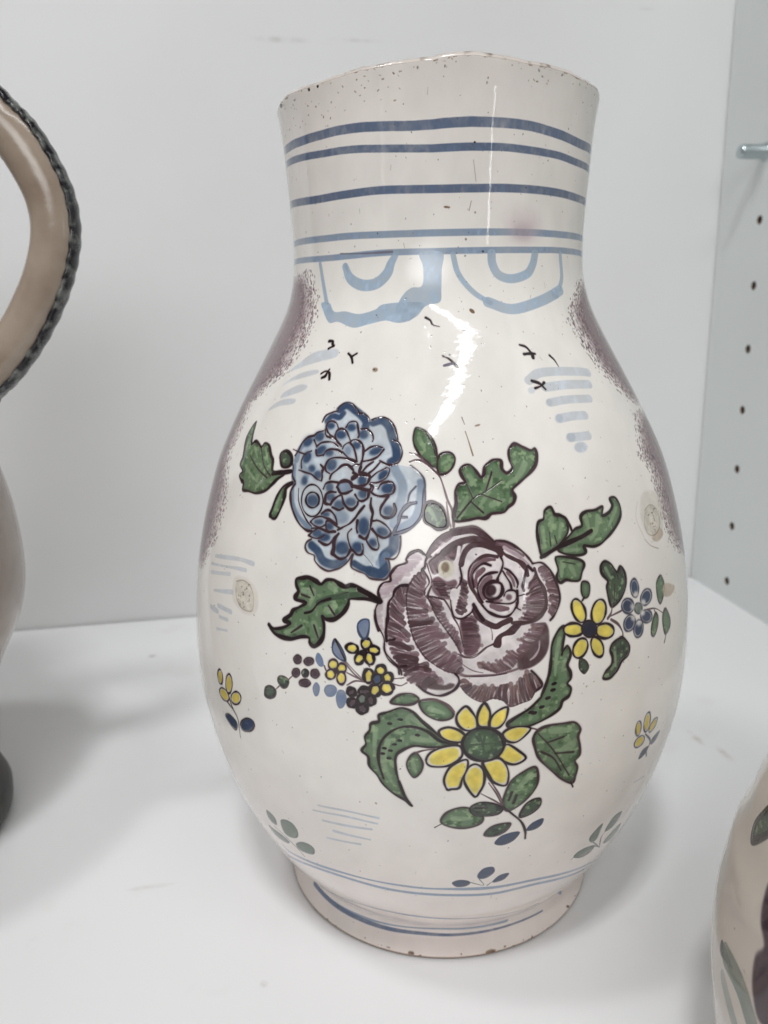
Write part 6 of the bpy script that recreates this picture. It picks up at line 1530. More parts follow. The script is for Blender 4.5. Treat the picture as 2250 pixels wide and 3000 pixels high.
57Fa 0 1 0 1 3694,1850 3690,1837 3680,1828 3667,1826 3656,1832 3652,1844 3656,1857 3666,1866 3679,1868 3690,1862
57Fy 0 1 0 2 3689,1850 3686,1840 3678,1833 3668,1831 3660,1836 3657,1845 3660,1855 3668,1862 3678,1863 3686,1859
57Cu 0.4 1 0 1 3694,1850 3690,1837 3680,1828 3667,1826 3656,1832 3652,1844 3656,1857 3666,1866 3679,1868 3690,1862
57Fa 0 1 0 1 3730,1840 3727,1828 3717,1820 3705,1818 3696,1824 3692,1835 3696,1847 3705,1856 3717,1857 3726,1851
57Fy 0 1 0 2 3726,1840 3723,1831 3716,1824 3707,1823 3700,1827 3697,1836 3699,1845 3707,1851 3715,1853 3723,1848
57Cu 0.4 1 0 1 3730,1840 3727,1828 3717,1820 3705,1818 3696,1824 3692,1835 3696,1847 3705,1856 3717,1857 3726,1851
57Fa 0 1 0 1 3683,1807 3679,1795 3669,1786 3655,1784 3645,1789 3641,1800 3645,1813 3655,1822 3668,1824 3679,1818
57Fy 0 1 0 2 3678,1806 3675,1797 3667,1790 3657,1789 3649,1793 3646,1801 3649,1810 3657,1817 3667,1819 3675,1815
57Cu 0.4 1 0 1 3683,1807 3679,1795 3669,1786 3655,1784 3645,1789 3641,1800 3645,1813 3655,1822 3668,1824 3679,1818
57Fa 0 1 0 1 3728,1799 3725,1783 3715,1771 3703,1770 3694,1778 3690,1793 3694,1809 3703,1820 3715,1822 3724,1814
57Fy 0 1 0 2 3724,1798 3721,1786 3714,1777 3705,1776 3698,1782 3695,1794 3697,1806 3705,1815 3714,1816 3721,1810
57Cu 0.4 1 0 1 3728,1799 3725,1783 3715,1771 3703,1770 3694,1778 3690,1793 3694,1809 3703,1820 3715,1822 3724,1814
57Fk 0 1 0 1 3695,1824 3694,1819 3689,1815 3684,1814 3679,1816 3677,1821 3679,1827 3683,1830 3689,1831 3694,1829
57Cu 0.28 1 0 1 3695,1824 3694,1819 3689,1815 3684,1814 3679,1816 3677,1821 3679,1827 3683,1830 3689,1831 3694,1829
58Fa 0 1 0 1 3523,1843 3520,1832 3510,1823 3498,1821 3488,1825 3484,1835 3487,1846 3497,1854 3509,1857 3519,1852
58Fz 0 1 0 2 3521,1842 3518,1832 3509,1825 3498,1823 3489,1827 3486,1835 3489,1845 3498,1853 3509,1855 3518,1851
58Cu 0.33 1 0 1 3523,1843 3520,1832 3510,1823 3498,1821 3488,1825 3484,1835 3487,1846 3497,1854 3509,1857 3519,1852
58Fa 0 1 0 1 3582,1845 3578,1835 3567,1827 3553,1824 3541,1828 3537,1837 3541,1847 3552,1855 3566,1858 3578,1854
58Fz 0 1 0 2 3580,1845 3576,1835 3566,1828 3554,1826 3543,1829 3539,1837 3543,1847 3553,1854 3566,1856 3576,1853
58Cu 0.32 1 0 1 3582,1845 3578,1835 3567,1827 3553,1824 3541,1828 3537,1837 3541,1847 3552,1855 3566,1858 3578,1854
58Fa 0 1 0 1 3515,1784 3511,1772 3502,1763 3490,1761 3481,1765 3477,1776 3481,1788 3490,1796 3502,1799 3511,1794
58Fz 0 1 0 2 3513,1783 3510,1773 3501,1765 3491,1763 3482,1767 3479,1776 3482,1787 3491,1795 3501,1797 3510,1793
58Cu 0.33 1 0 1 3515,1784 3511,1772 3502,1763 3490,1761 3481,1765 3477,1776 3481,1788 3490,1796 3502,1799 3511,1794
58Fa 0 1 0 1 3609,1798 3605,1786 3596,1777 3584,1775 3574,1780 3570,1791 3574,1803 3584,1811 3596,1814 3605,1808
58Fz 0 1 0 2 3607,1797 3604,1787 3595,1779 3584,1777 3576,1781 3572,1791 3575,1802 3584,1810 3595,1812 3604,1807
58Cu 0.32 1 0 1 3609,1798 3605,1786 3596,1777 3584,1775 3574,1780 3570,1791 3574,1803 3584,1811 3596,1814 3605,1808
58Fa 0 1 0 1 3567,1750 3562,1740 3548,1731 3531,1728 3517,1730 3512,1739 3518,1749 3532,1758 3548,1762 3562,1759
58Fz 0 1 0 2 3564,1750 3560,1740 3547,1732 3532,1729 3520,1732 3515,1739 3520,1749 3532,1757 3548,1760 3560,1757
58Cu 0.33 1 0 1 3567,1750 3562,1740 3548,1731 3531,1728 3517,1730 3512,1739 3518,1749 3532,1758 3548,1762 3562,1759
58Fd 0 1 0 1 3561,1791 3557,1780 3548,1772 3537,1769 3528,1774 3524,1784 3528,1795 3537,1803 3548,1805 3557,1801
58Cu 0.23 1 0 1 3561,1791 3557,1780 3548,1772 3537,1769 3528,1774 3524,1784 3528,1795 3537,1803 3548,1805 3557,1801
59Fa 0 1 0 1 3771,1746 3768,1736 3759,1729 3748,1727 3739,1732 3736,1741 3739,1751 3748,1759 3759,1760 3768,1755
59Ft 0 1 0 2 3768,1746 3765,1737 3758,1732 3749,1730 3742,1734 3740,1742 3742,1750 3749,1756 3758,1757 3765,1753
59Ck 0.69 1 0 1 3771,1746 3768,1736 3759,1729 3748,1727 3739,1732 3736,1741 3739,1751 3748,1759 3759,1760 3768,1755
59Fa 0 1 0 1 3832,1756 3828,1746 3816,1739 3801,1737 3789,1741 3784,1750 3789,1761 3801,1768 3816,1770 3828,1765
59Ft 0 1 0 2 3827,1756 3824,1748 3814,1742 3802,1740 3793,1744 3789,1751 3793,1759 3802,1765 3814,1767 3824,1763
59Ck 0.69 1 0 1 3832,1756 3828,1746 3816,1739 3801,1737 3789,1741 3784,1750 3789,1761 3801,1768 3816,1770 3828,1765
59Fa 0 1 0 1 3851,1720 3848,1708 3839,1700 3828,1699 3819,1705 3816,1716 3819,1728 3828,1737 3839,1738 3848,1732
59Ft 0 1 0 2 3848,1720 3845,1710 3838,1704 3829,1703 3822,1708 3819,1717 3822,1726 3829,1733 3838,1734 3845,1729
59Ck 0.69 1 0 1 3851,1720 3848,1708 3839,1700 3828,1699 3819,1705 3816,1716 3819,1728 3828,1737 3839,1738 3848,1732
59Fa 0 1 0 1 3820,1682 3816,1670 3805,1661 3792,1660 3782,1665 3778,1676 3782,1688 3793,1697 3806,1698 3816,1693
59Ft 0 1 0 2 3816,1681 3812,1672 3804,1665 3794,1664 3785,1668 3782,1677 3786,1686 3794,1693 3804,1695 3813,1690
59Ck 0.69 1 0 1 3820,1682 3816,1670 3805,1661 3792,1660 3782,1665 3778,1676 3782,1688 3793,1697 3806,1698 3816,1693
59Fa 0 1 0 1 3776,1701 3772,1690 3762,1682 3750,1680 3741,1685 3737,1696 3741,1707 3751,1715 3763,1717 3772,1712
59Ft 0 1 0 2 3772,1701 3769,1692 3761,1685 3752,1684 3744,1688 3741,1696 3744,1705 3752,1712 3761,1713 3769,1709
59Ck 0.69 1 0 1 3776,1701 3772,1690 3762,1682 3750,1680 3741,1685 3737,1696 3741,1707 3751,1715 3763,1717 3772,1712
59FG 0 1 0 1 3816,1723 3812,1711 3803,1703 3791,1701 3782,1707 3778,1718 3782,1730 3791,1738 3803,1739 3813,1734
59Ck 0.48 1 0 1 3816,1723 3812,1711 3803,1703 3791,1701 3782,1707 3778,1718 3782,1730 3791,1738 3803,1739 3813,1734
60Fs 0 0.95 0 1 3821,2043 3795,2043 3776,2023 3779,1995 3797,1970 3814,1973 3824,2007
60Cn 0.42 0.95 0 1 3821,2043 3795,2043 3776,2023 3779,1995 3797,1970 3814,1973 3824,2007
61Fs 0 0.95 0 1 3679,1950 3668,1923 3674,1894 3702,1873 3726,1872 3715,1908 3696,1935
61Cn 0.43 0.95 0 1 3679,1950 3668,1923 3674,1894 3702,1873 3726,1872 3715,1908 3696,1935
61Sk 0.37 1 0 1 3681,1950 3701,1915 3726,1872
62Fs 0 0.95 0 1 3603,1883 3594,1856 3609,1832 3628,1836 3623,1865
62Cs 0.19 0.95 0 1 3603,1883 3594,1856 3609,1832 3628,1836 3623,1865
63Fs 0 0.95 0 1 3595,1758 3580,1731 3589,1701 3604,1709 3611,1741
63Cs 0.19 0.95 0 1 3595,1758 3580,1731 3589,1701 3604,1709 3611,1741
64Fs 0 0.95 0 1 3633,1732 3647,1754 3675,1759 3689,1742 3675,1715 3647,1710
64Cs 0.19 0.95 0 1 3633,1732 3647,1754 3675,1759 3689,1742 3675,1715 3647,1710
65Fs 0 0.95 0 1 3686,1706 3696,1740 3720,1744 3730,1713 3717,1676 3697,1670
65Cs 0.19 0.95 0 1 3686,1706 3696,1740 3720,1744 3730,1713 3717,1676 3697,1670
66Fd 0 0.95 0 1 3316,1647 3326,1676 3357,1689 3386,1676 3380,1646 3349,1626 3321,1627
66CP 0.23 0.95 0 1 3316,1647 3326,1676 3357,1689 3386,1676 3380,1646 3349,1626 3321,1627
67Fd 0 0.95 0 1 3397,1720 3406,1743 3434,1750 3459,1736 3450,1706 3422,1695
67CP 0.22 0.95 0 1 3397,1720 3406,1743 3434,1750 3459,1736 3450,1706 3422,1695
68Fa 0 1 0 1 5059,2078 5052,2057 5037,2045 5019,2048 5006,2064 5002,2087 5009,2109 5024,2120 5041,2118 5055,2101
68Fn 0 1 0 2 5053,2079 5047,2062 5035,2053 5021,2055 5011,2068 5008,2087 5013,2104 5025,2113 5039,2111 5050,2098
68Cv 0.37 1 0 1 5059,2078 5052,2057 5037,2045 5019,2048 5006,2064 5002,2087 5009,2109 5024,2120 5041,2118 5055,2101
68Fa 0 1 0 1 5147,2012 5125,1997 5098,1994 5076,2003 5065,2021 5071,2041 5091,2056 5118,2060 5142,2051 5153,2032
68Fn 0 1 0 2 5139,2015 5122,2003 5100,2001 5082,2008 5074,2022 5078,2038 5094,2050 5116,2053 5135,2046 5144,2031
68Cv 0.38 1 0 1 5147,2012 5125,1997 5098,1994 5076,2003 5065,2021 5071,2041 5091,2056 5118,2060 5142,2051 5153,2032
68Fa 0 1 0 1 5142,1934 5132,1920 5108,1916 5081,1923 5062,1938 5056,1956 5065,1970 5088,1975 5114,1969 5136,1953
68Fn 0 1 0 2 5133,1937 5125,1925 5106,1922 5085,1927 5069,1939 5064,1954 5072,1966 5090,1970 5111,1964 5128,1952
68Cv 0.38 1 0 1 5142,1934 5132,1920 5108,1916 5081,1923 5062,1938 5056,1956 5065,1970 5088,1975 5114,1969 5136,1953
68Fa 0 1 0 1 5066,1896 5052,1878 5032,1871 5013,1878 5002,1896 5004,1918 5018,1936 5038,1943 5058,1936 5068,1918
68Fn 0 1 0 2 5060,1898 5048,1884 5032,1878 5017,1884 5009,1898 5010,1916 5021,1930 5038,1936 5053,1931 5062,1916
68Cv 0.37 1 0 1 5066,1896 5052,1878 5032,1871 5013,1878 5002,1896 5004,1918 5018,1936 5038,1943 5058,1936 5068,1918
68Fa 0 1 0 1 5010,1932 4993,1916 4970,1912 4950,1920 4940,1938 4944,1959 4960,1974 4982,1979 5003,1970 5014,1952
68Fn 0 1 0 2 5003,1934 4990,1922 4972,1919 4955,1925 4947,1940 4950,1956 4963,1969 4981,1972 4998,1965 5006,1951
68Cv 0.37 1 0 1 5010,1932 4993,1916 4970,1912 4950,1920 4940,1938 4944,1959 4960,1974 4982,1979 5003,1970 5014,1952
68Fa 0 1 0 1 5013,2010 5003,1993 4982,1986 4958,1992 4940,2007 4935,2026 4944,2043 4965,2050 4989,2045 5008,2029
68Fn 0 1 0 2 5005,2011 4997,1998 4980,1993 4961,1997 4946,2009 4942,2025 4950,2038 4967,2044 4986,2039 5001,2027
68Cv 0.37 1 0 1 5013,2010 5003,1993 4982,1986 4958,1992 4940,2007 4935,2026 4944,2043 4965,2050 4989,2045 5008,2029
68FG 0 1 0 1 5071,1987 5064,1974 5049,1969 5033,1972 5020,1984 5017,1999 5024,2012 5039,2017 5055,2013 5068,2002
68Cv 0.26 1 0 1 5071,1987 5064,1974 5049,1969 5033,1972 5020,1984 5017,1999 5024,2012 5039,2017 5055,2013 5068,2002
68Fa 0 0.8 0 6 5053,2052 5048,2045 5039,2043 5028,2045 5020,2051 5018,2059 5023,2065 5032,2068 5043,2066 5051,2059
68Fa 0 0.8 0 6 5101,2006 5097,2000 5087,1998 5075,2000 5067,2007 5064,2015 5069,2021 5079,2024 5090,2021 5099,2014
68Fa 0 0.8 0 6 5091,1962 5086,1956 5076,1954 5065,1956 5057,1963 5054,1971 5058,1978 5068,1980 5079,1977 5088,1970
68Fa 0 0.8 0 6 5057,1926 5053,1920 5043,1917 5033,1920 5024,1927 5022,1935 5026,1941 5035,1944 5046,1941 5054,1935
68Fa 0 0.8 0 6 5019,1957 5015,1951 5007,1948 4996,1951 4989,1957 4986,1965 4990,1971 4999,1974 5009,1972 5017,1965
68Fa 0 0.8 0 6 5021,2005 5017,1999 5008,1996 4998,1999 4990,2005 4988,2013 4992,2019 5001,2022 5011,2019 5019,2013
69Fa 0 1 0 1 4730,2052 4734,2023 4725,2003 4706,2000 4685,2016 4670,2044 4666,2073 4675,2093 4693,2096 4714,2080
69Fy 0 1 0 2 4726,2052 4729,2026 4721,2009 4705,2007 4687,2021 4674,2044 4671,2070 4678,2087 4694,2089 4712,2076
69Ck 0.44 1 0 1 4730,2052 4734,2023 4725,2003 4706,2000 4685,2016 4670,2044 4666,2073 4675,2093 4693,2096 4714,2080
69Fa 0 1 0 1 4838,2014 4820,1989 4795,1978 4773,1986 4762,2009 4766,2039 4784,2065 4809,2076 4832,2068 4843,2045
69Fy 0 1 0 2 4833,2016 4817,1994 4796,1985 4777,1991 4768,2011 4771,2037 4786,2059 4808,2069 4827,2062 4837,2042
69Ck 0.45 1 0 1 4838,2014 4820,1989 4795,1978 4773,1986 4762,2009 4766,2039 4784,2065 4809,2076 4832,2068 4843,2045
69Fa 0 1 0 1 4717,1969 4706,1954 4682,1949 4652,1953 4630,1966 4622,1983 4631,1997 4655,2003 4685,1999 4708,1986
69Fy 0 1 0 2 4710,1970 4701,1958 4680,1953 4655,1957 4635,1968 4628,1982 4637,1994 4657,2000 4682,1996 4703,1984
69Ck 0.44 1 0 1 4717,1969 4706,1954 4682,1949 4652,1953 4630,1966 4622,1983 4631,1997 4655,2003 4685,1999 4708,1986
69Fa 0 1 0 1 4879,1933 4868,1917 4842,1911 4812,1917 4788,1933 4781,1953 4791,1969 4816,1975 4846,1970 4871,1953
69Fy 0 1 0 2 4872,1935 4863,1921 4840,1916 4814,1921 4794,1935 4787,1951 4796,1965 4818,1971 4844,1966 4865,1952
69Ck 0.45 1 0 1 4879,1933 4868,1917 4842,1911 4812,1917 4788,1933 4781,1953 4791,1969 4816,1975 4846,1970 4871,1953
69Fa 0 1 0 1 4727,1880 4708,1862 4685,1858 4667,1869 4661,1890 4668,1913 4687,1931 4710,1935 4729,1925 4735,1903
69Fy 0 1 0 2 4723,1882 4706,1867 4687,1864 4671,1873 4666,1891 4672,1911 4689,1926 4708,1930 4724,1921 4730,1902
69Ck 0.44 1 0 1 4727,1880 4708,1862 4685,1858 4667,1869 4661,1890 4668,1913 4687,1931 4710,1935 4729,1925 4735,1903
69Fa 0 1 0 1 4813,1887 4816,1861 4807,1844 4789,1843 4768,1858 4754,1884 4751,1910 4760,1927 4778,1928 4798,1913
69Fy 0 1 0 2 4809,1887 4812,1864 4804,1849 4788,1849 4770,1862 4758,1884 4755,1906 4763,1921 4779,1922 4796,1909
69Ck 0.45 1 0 1 4813,1887 4816,1861 4807,1844 4789,1843 4768,1858 4754,1884 4751,1910 4760,1927 4778,1928 4798,1913
69FN 0 1 0 1 4786,1960 4777,1941 4756,1933 4732,1937 4714,1953 4708,1974 4717,1992 4737,2001 4761,1997 4780,1981
69Ck 0.31 1 0 1 4786,1960 4777,1941 4756,1933 4732,1937 4714,1953 4708,1974 4717,1992 4737,2001 4761,1997 4780,1981
70Fa 0 1 0 1 4208,1711 4175,1676 4178,1637 4209,1610 4251,1615 4251,1654 4233,1688
70Fy 0 1 0 2 4210,1700 4183,1672 4186,1641 4210,1619 4244,1623 4244,1655 4229,1681
70FY 0 0.5 0 7 4212,1678 4199,1664 4200,1648 4212,1638 4229,1640 4229,1655 4222,1669
70Ck 0.43 1 0 1 4208,1711 4175,1676 4178,1637 4209,1610 4251,1615 4251,1654 4233,1688
70Fa 0 1 0 1 4281,1721 4257,1680 4257,1634 4276,1620 4300,1625 4306,1671 4300,1697
70Fy 0 1 0 2 4281,1710 4262,1677 4262,1640 4277,1629 4297,1633 4301,1670 4296,1691
70FY 0 0.5 0 7 4282,1687 4272,1671 4272,1652 4280,1647 4289,1649 4292,1667 4289,1678
70Ck 0.43 1 0 1 4281,1721 4257,1680 4257,1634 4276,1620 4300,1625 4306,1671 4300,1697
70Fa 0 1 0 1 4374,1698 4331,1682 4306,1651 4306,1618 4338,1613 4362,1634 4374,1665
70Fy 0 1 0 2 4368,1689 4333,1676 4313,1651 4313,1625 4338,1620 4358,1637 4368,1663
70FY 0 0.5 0 7 4354,1670 4337,1664 4327,1652 4327,1639 4340,1636 4350,1645 4355,1657
70Ck 0.43 1 0 1 4374,1698 4331,1682 4306,1651 4306,1618 4338,1613 4362,1634 4374,1665
70Fa 0 1 0 1 4472,1598 4426,1610 4382,1605 4357,1584 4376,1552 4415,1544 4453,1570
70Fy 0 1 0 2 4459,1595 4423,1605 4387,1600 4368,1584 4383,1558 4414,1552 4444,1572
70FY 0 0.5 0 7 4435,1588 4417,1593 4399,1591 4389,1583 4397,1570 4413,1566 4428,1577
70Ck 0.44 1 0 1 4472,1598 4426,1610 4382,1605 4357,1584 4376,1552 4415,1544 4453,1570
70Fa 0 1 0 1 4457,1466 4422,1506 4377,1538 4358,1513 4340,1494 4360,1464 4412,1443
70Fy 0 1 0 2 4443,1471 4416,1502 4379,1529 4364,1508 4350,1493 4366,1469 4407,1453
70FY 0 0.5 0 7 4416,1480 4402,1496 4384,1509 4377,1499 4369,1491 4377,1479 4398,1471
70Ck 0.44 1 0 1 4457,1466 4422,1506 4377,1538 4358,1513 4340,1494 4360,1464 4412,1443
70Fa 0 1 0 1 4278,1463 4299,1404 4332,1364 4378,1348 4388,1396 4373,1448 4340,1480
70Fy 0 1 0 2 4291,1454 4307,1407 4334,1375 4370,1362 4379,1400 4367,1442 4340,1467
70FY 0 0.5 0 7 4316,1435 4324,1411 4337,1396 4355,1389 4360,1408 4354,1429 4341,1442
70Ck 0.44 1 0 1 4278,1463 4299,1404 4332,1364 4378,1348 4388,1396 4373,1448 4340,1480
70Fa 0 1 0 1 4252,1302 4219,1349 4205,1395 4223,1445 4254,1458 4285,1427 4287,1368 4270,1324
70Fy 0 1 0 2 4251,1319 4225,1357 4214,1393 4228,1433 4253,1443 4278,1419 4280,1372 4266,1336
70FY 0 0.5 0 7 4250,1352 4237,1371 4231,1389 4238,1409 4251,1414 4264,1402 4264,1378 4257,1361
70Ck 0.45 1 0 1 4252,1302 4219,1349 4205,1395 4223,1445 4254,1458 4285,1427 4287,1368 4270,1324
70Fa 0 1 0 1 4137,1343 4125,1388 4143,1439 4173,1467 4216,1480 4217,1438 4199,1395 4187,1350 4156,1343
70Fy 0 1 0 2 4144,1356 4134,1392 4149,1432 4173,1455 4207,1466 4208,1432 4194,1397 4184,1362 4159,1356
70FY 0 0.5 0 7 4159,1381 4153,1399 4161,1419 4173,1431 4190,1436 4190,1419 4183,1402 4178,1384 4166,1381
70Ck 0.44 1 0 1 4137,1343 4125,1388 4143,1439 4173,1467 4216,1480 4217,1438 4199,1395 4187,1350 4156,1343
70Fa 0 1 0 1 4054,1479 4075,1515 4124,1537 4185,1543 4197,1502 4167,1467 4124,1450 4069,1452
70Fy 0 1 0 2 4068,1482 4085,1511 4124,1528 4173,1534 4183,1500 4159,1473 4124,1459 4080,1460
70FY 0 0.5 0 7 4096,1488 4105,1503 4124,1511 4149,1514 4154,1497 4142,1483 4124,1476 4102,1477
70Ck 0.44 1 0 1 4054,1479 4075,1515 4124,1537 4185,1543 4197,1502 4167,1467 4124,1450 4069,1452
70Fa 0 1 0 1 4106,1610 4142,1624 4184,1610 4209,1583 4191,1560 4148,1564 4112,1584
70Fy 0 1 0 2 4116,1607 4145,1617 4179,1606 4198,1585 4184,1566 4150,1569 4121,1585
70FY 0 0.5 0 7 4136,1599 4150,1604 4167,1599 4177,1588 4170,1579 4153,1580 4138,1588
70Ck 0.43 1 0 1 4106,1610 4142,1624 4184,1610 4209,1583 4191,1560 4148,1564 4112,1584
70Fd 0 1 0 1 4365,1540 4349,1497 4307,1473 4255,1477 4213,1506 4196,1550 4212,1592 4253,1616 4305,1614 4347,1584
70Ck 0.6 1 0 1 4365,1540 4349,1497 4307,1473 4255,1477 4213,1506 4196,1550 4212,1592 4253,1616 4305,1614 4347,1584
70Fg 0 0.8 0 8 4332,1546 4322,1519 4295,1503 4260,1505 4232,1524 4221,1552 4232,1580 4259,1596 4293,1594 4321,1575
70Fl 0 0.4 0 10 4289,1559 4283,1545 4268,1537 4249,1538 4233,1548 4227,1562 4233,1576 4248,1584 4267,1584 4283,1574
70Sd 0.51 0.9 0 1 4228,1545 4270,1547 4314,1547
70Sd 0.51 0.9 0 1 4264,1588 4277,1546 4283,1512
70Sd 0.51 0.9 0 1 4285,1580 4277,1540
70Sd 0.51 0.9 0 1 4252,1581 4264,1561
70Sk 0.48 1 0 1 4278,1463 4298,1419 4319,1373
71Sk 0.49 1 1 1 3041,1530 3067,1484 3100,1451 3105,1406 3101,1344
71Sk 0.39 1 0 1 3001,1505 3042,1489 3073,1478
71Fa 0 1 0 1 2991,1614 2987,1591 2974,1572 2956,1564 2941,1571 2934,1590 2938,1614 2952,1633 2970,1640 2984,1632
71FV 0 1 0 1 2984,1611 2981,1593 2972,1578 2958,1572 2947,1578 2942,1593 2945,1612 2955,1627 2968,1632 2979,1626
71Ck 0.39 1 0 1 2991,1614 2987,1591 2974,1572 2956,1564 2941,1571 2934,1590 2938,1614 2952,1633 2970,1640 2984,1632
71Fa 0 1 0 1 3081,1611 3072,1580 3054,1556 3034,1549 3020,1561 3018,1588 3027,1619 3045,1643 3064,1649 3078,1637
71FV 0 1 0 1 3073,1608 3067,1584 3053,1565 3038,1560 3028,1569 3026,1591 3033,1616 3047,1634 3061,1639 3071,1629
71Ck 0.38 1 0 1 3081,1611 3072,1580 3054,1556 3034,1549 3020,1561 3018,1588 3027,1619 3045,1643 3064,1649 3078,1637
71Fa 0 1 0 1 3029,1547 3040,1531 3033,1512 3011,1498 2980,1493 2953,1500 2941,1516 2949,1536 2974,1551 3004,1555
71FV 0 1 0 1 3020,1542 3029,1529 3025,1514 3008,1503 2985,1501 2964,1506 2954,1519 2959,1534 2977,1546 3001,1548
71Ck 0.38 1 0 1 3029,1547 3040,1531 3033,1512 3011,1498 2980,1493 2953,1500 2941,1516 2949,1536 2974,1551 3004,1555
71Fa 0 1 0 1 3147,1565 3137,1543 3114,1523 3086,1513 3065,1516 3059,1533 3071,1555 3095,1575 3121,1585 3141,1580
71FV 0 1 0 1 3136,1561 3129,1544 3111,1528 3091,1521 3075,1524 3071,1537 3080,1555 3098,1570 3118,1577 3132,1574
71Ck 0.37 1 0 1 3147,1565 3137,1543 3114,1523 3086,1513 3065,1516 3059,1533 3071,1555 3095,1575 3121,1585 3141,1580
71Fn 0 1 0 1 2976,1409 3022,1438 3079,1428 3089,1404 3065,1374 3015,1382
71Ck 0.28 1 0 1 2976,1409 3022,1438 3079,1428 3089,1404 3065,1374 3015,1382
71Fn 0 1 0 1 3233,1464 3220,1440 3190,1416 3154,1402 3127,1404 3120,1421 3136,1447 3168,1472 3202,1484 3226,1481
71Ck 0.32 1 0 1 3233,1464 3220,1440 3190,1416 3154,1402 3127,1404 3120,1421 3136,1447 3168,1472 3202,1484 3226,1481
72Fa 0 1 0 1 5077,1435 5073,1415 5062,1407 5049,1413 5039,1431 5035,1454 5040,1474 5051,1482 5064,1476 5074,1459
72FV 0 1 0 1 5072,1438 5069,1422 5061,1414 5051,1419 5043,1433 5040,1452 5044,1468 5052,1475 5062,1470 5069,1456
72Cv 0.31 1 0 1 5077,1435 5073,1415 5062,1407 5049,1413 5039,1431 5035,1454 5040,1474 5051,1482 5064,1476 5074,1459
72Fa 0 1 0 1 5151,1438 5144,1413 5129,1402 5112,1410 5100,1434 5097,1464 5105,1489 5120,1499 5137,1492 5148,1468
72FV 0 1 0 1 5144,1442 5139,1421 5127,1412 5115,1418 5105,1437 5104,1461 5110,1481 5121,1490 5133,1484 5142,1466
72Cv 0.32 1 0 1 5151,1438 5144,1413 5129,1402 5112,1410 5100,1434 5097,1464 5105,1489 5120,1499 5137,1492 5148,1468
72Fa 0 1 0 1 5209,1398 5187,1386 5166,1384 5153,1393 5152,1409 5164,1427 5185,1439 5207,1441 5222,1432 5222,1416
72FV 0 1 0 1 5203,1402 5186,1392 5169,1390 5159,1397 5159,1409 5169,1424 5186,1434 5203,1435 5214,1429 5214,1416
72Cv 0.32 1 0 1 5209,1398 5187,1386 5166,1384 5153,1393 5152,1409 5164,1427 5185,1439 5207,1441 5222,1432 5222,1416
72Fa 0 1 0 1 5108,1348 5085,1343 5061,1348 5045,1361 5042,1378 5053,1392 5075,1398 5100,1393 5117,1379 5121,1362
72FV 0 1 0 1 5101,1354 5083,1350 5064,1353 5052,1363 5050,1376 5060,1387 5077,1392 5096,1389 5109,1378 5111,1365
72Cv 0.32 1 0 1 5108,1348 5085,1343 5061,1348 5045,1361 5042,1378 5053,1392 5075,1398 5100,1393 5117,1379 5121,1362
72Sv 0.42 1 0 1 5122,1393 5179,1340 5183,1310 5166,1287 5183,1249
72Fv 0 0.9 0 1 5280,1347 5222,1346 5189,1326 5208,1301 5256,1311
72Fv 0 0.9 0 1 5109,1265 5108,1293 5132,1312 5175,1308 5164,1273
73FG 0 0.95 0 1 3143,938 3179,939 3205,917 3189,869 3147,865 3131,894
73CM 0.31 0.95 0 1 3143,938 3179,939 3205,917 3189,869 3147,865 3131,894
74FG 0 0.95 0 1 3251,922 3299,957 3349,954 3365,912 3339,860 3287,833 3241,840
74CM 0.31 0.95 0 1 3251,922 3299,957 3349,954 3365,912 3339,860 3287,833 3241,840
75FG 0 0.95 0 1 3078,798 3149,801 3210,796 3243,774 3197,746 3110,742
75CM 0.32 0.95 0 1 3078,798 3149,801 3210,796 3243,774 3197,746 3110,742
76FG 0 0.95 0 1 3308,791 3369,840 3422,850 3444,827 3421,781 3355,760 3314,758
76CM 0.31 0.95 0 1 3308,791 3369,840 3422,850 3444,827 3421,781 3355,760 3314,758
76SM 0.29 1 0 1 3155,837 3232,809 3304,753 3331,710
77FG 0 0.95 0 1 5119,954 5053,959 5027,924 5023,876 5074,868 5114,896
77Cd 0.31 0.95 0 1 5119,954 5053,959 5027,924 5023,876 5074,868 5114,896
78FG 0 0.95 0 1 4960,955 4918,923 4901,888 4933,846 4966,849 4965,906
78Cd 0.3 0.95 0 1 4960,955 4918,923 4901,888 4933,846 4966,849 4965,906
79FG 0 0.95 0 1 5189,834 5135,827 5083,790 5081,757 5158,739 5210,768
79Cd 0.31 0.95 0 1 5189,834 5135,827 5083,790 5081,757 5158,739 5210,768
80FG 0 0.95 0 1 4981,794 4905,821 4850,814 4837,786 4906,751 4968,752
80Cd 0.31 0.95 0 1 4981,794 4905,821 4850,814 4837,786 4906,751 4968,752
80SM 0.28 1 0 1 5023,876 5011,831 5053,739
80SM 0.27 1 0 1 4942,842 5045,750
80SM 0.27 1 0 1 4841,791 4821,773
80SM 0.28 1 0 1 4981,794 5056,741
80Sc 0.42 0.8 0 3 5131,1125 5238,1109
81Fn 0 0.95 0 1 4295,824 4319,866 4363,871 4373,833 4338,795 4304,795
81Cv 0.19 0.95 0 1 4295,824 4319,866 4363,871 4373,833 4338,795 4304,795
82Fn 0 0.95 0 1 4173,768 4203,789 4243,783 4261,763 4240,739 4195,736
82Cv 0.19 0.95 0 1 4173,768 4203,789 4243,783 4261,763 4240,739 4195,736
83Fn 0 0.95 0 1 4377,762 4406,801 4451,808 4435,768 4390,750
83Cv 0.19 0.95 0 1 4377,762 4406,801 4451,808 4435,768 4390,750
83SM 0.23 1 0 1 4261,769 4333,736 4304,791
83SM 0.23 1 0 1 4377,762 4352,733
84SC 0.94 0.9 0 1.5 3123,679 3167,652 3369,683 3589,713 3870,719 4034,716 4173,717 4385,707 4641,700 5002,616 5232,561
85SC 1.13 0.9 0 1.5 3064,581 3097,564 3349,641 3578,674 3863,666 4175,661 4395,649 4657,654 5050,554 5261,519
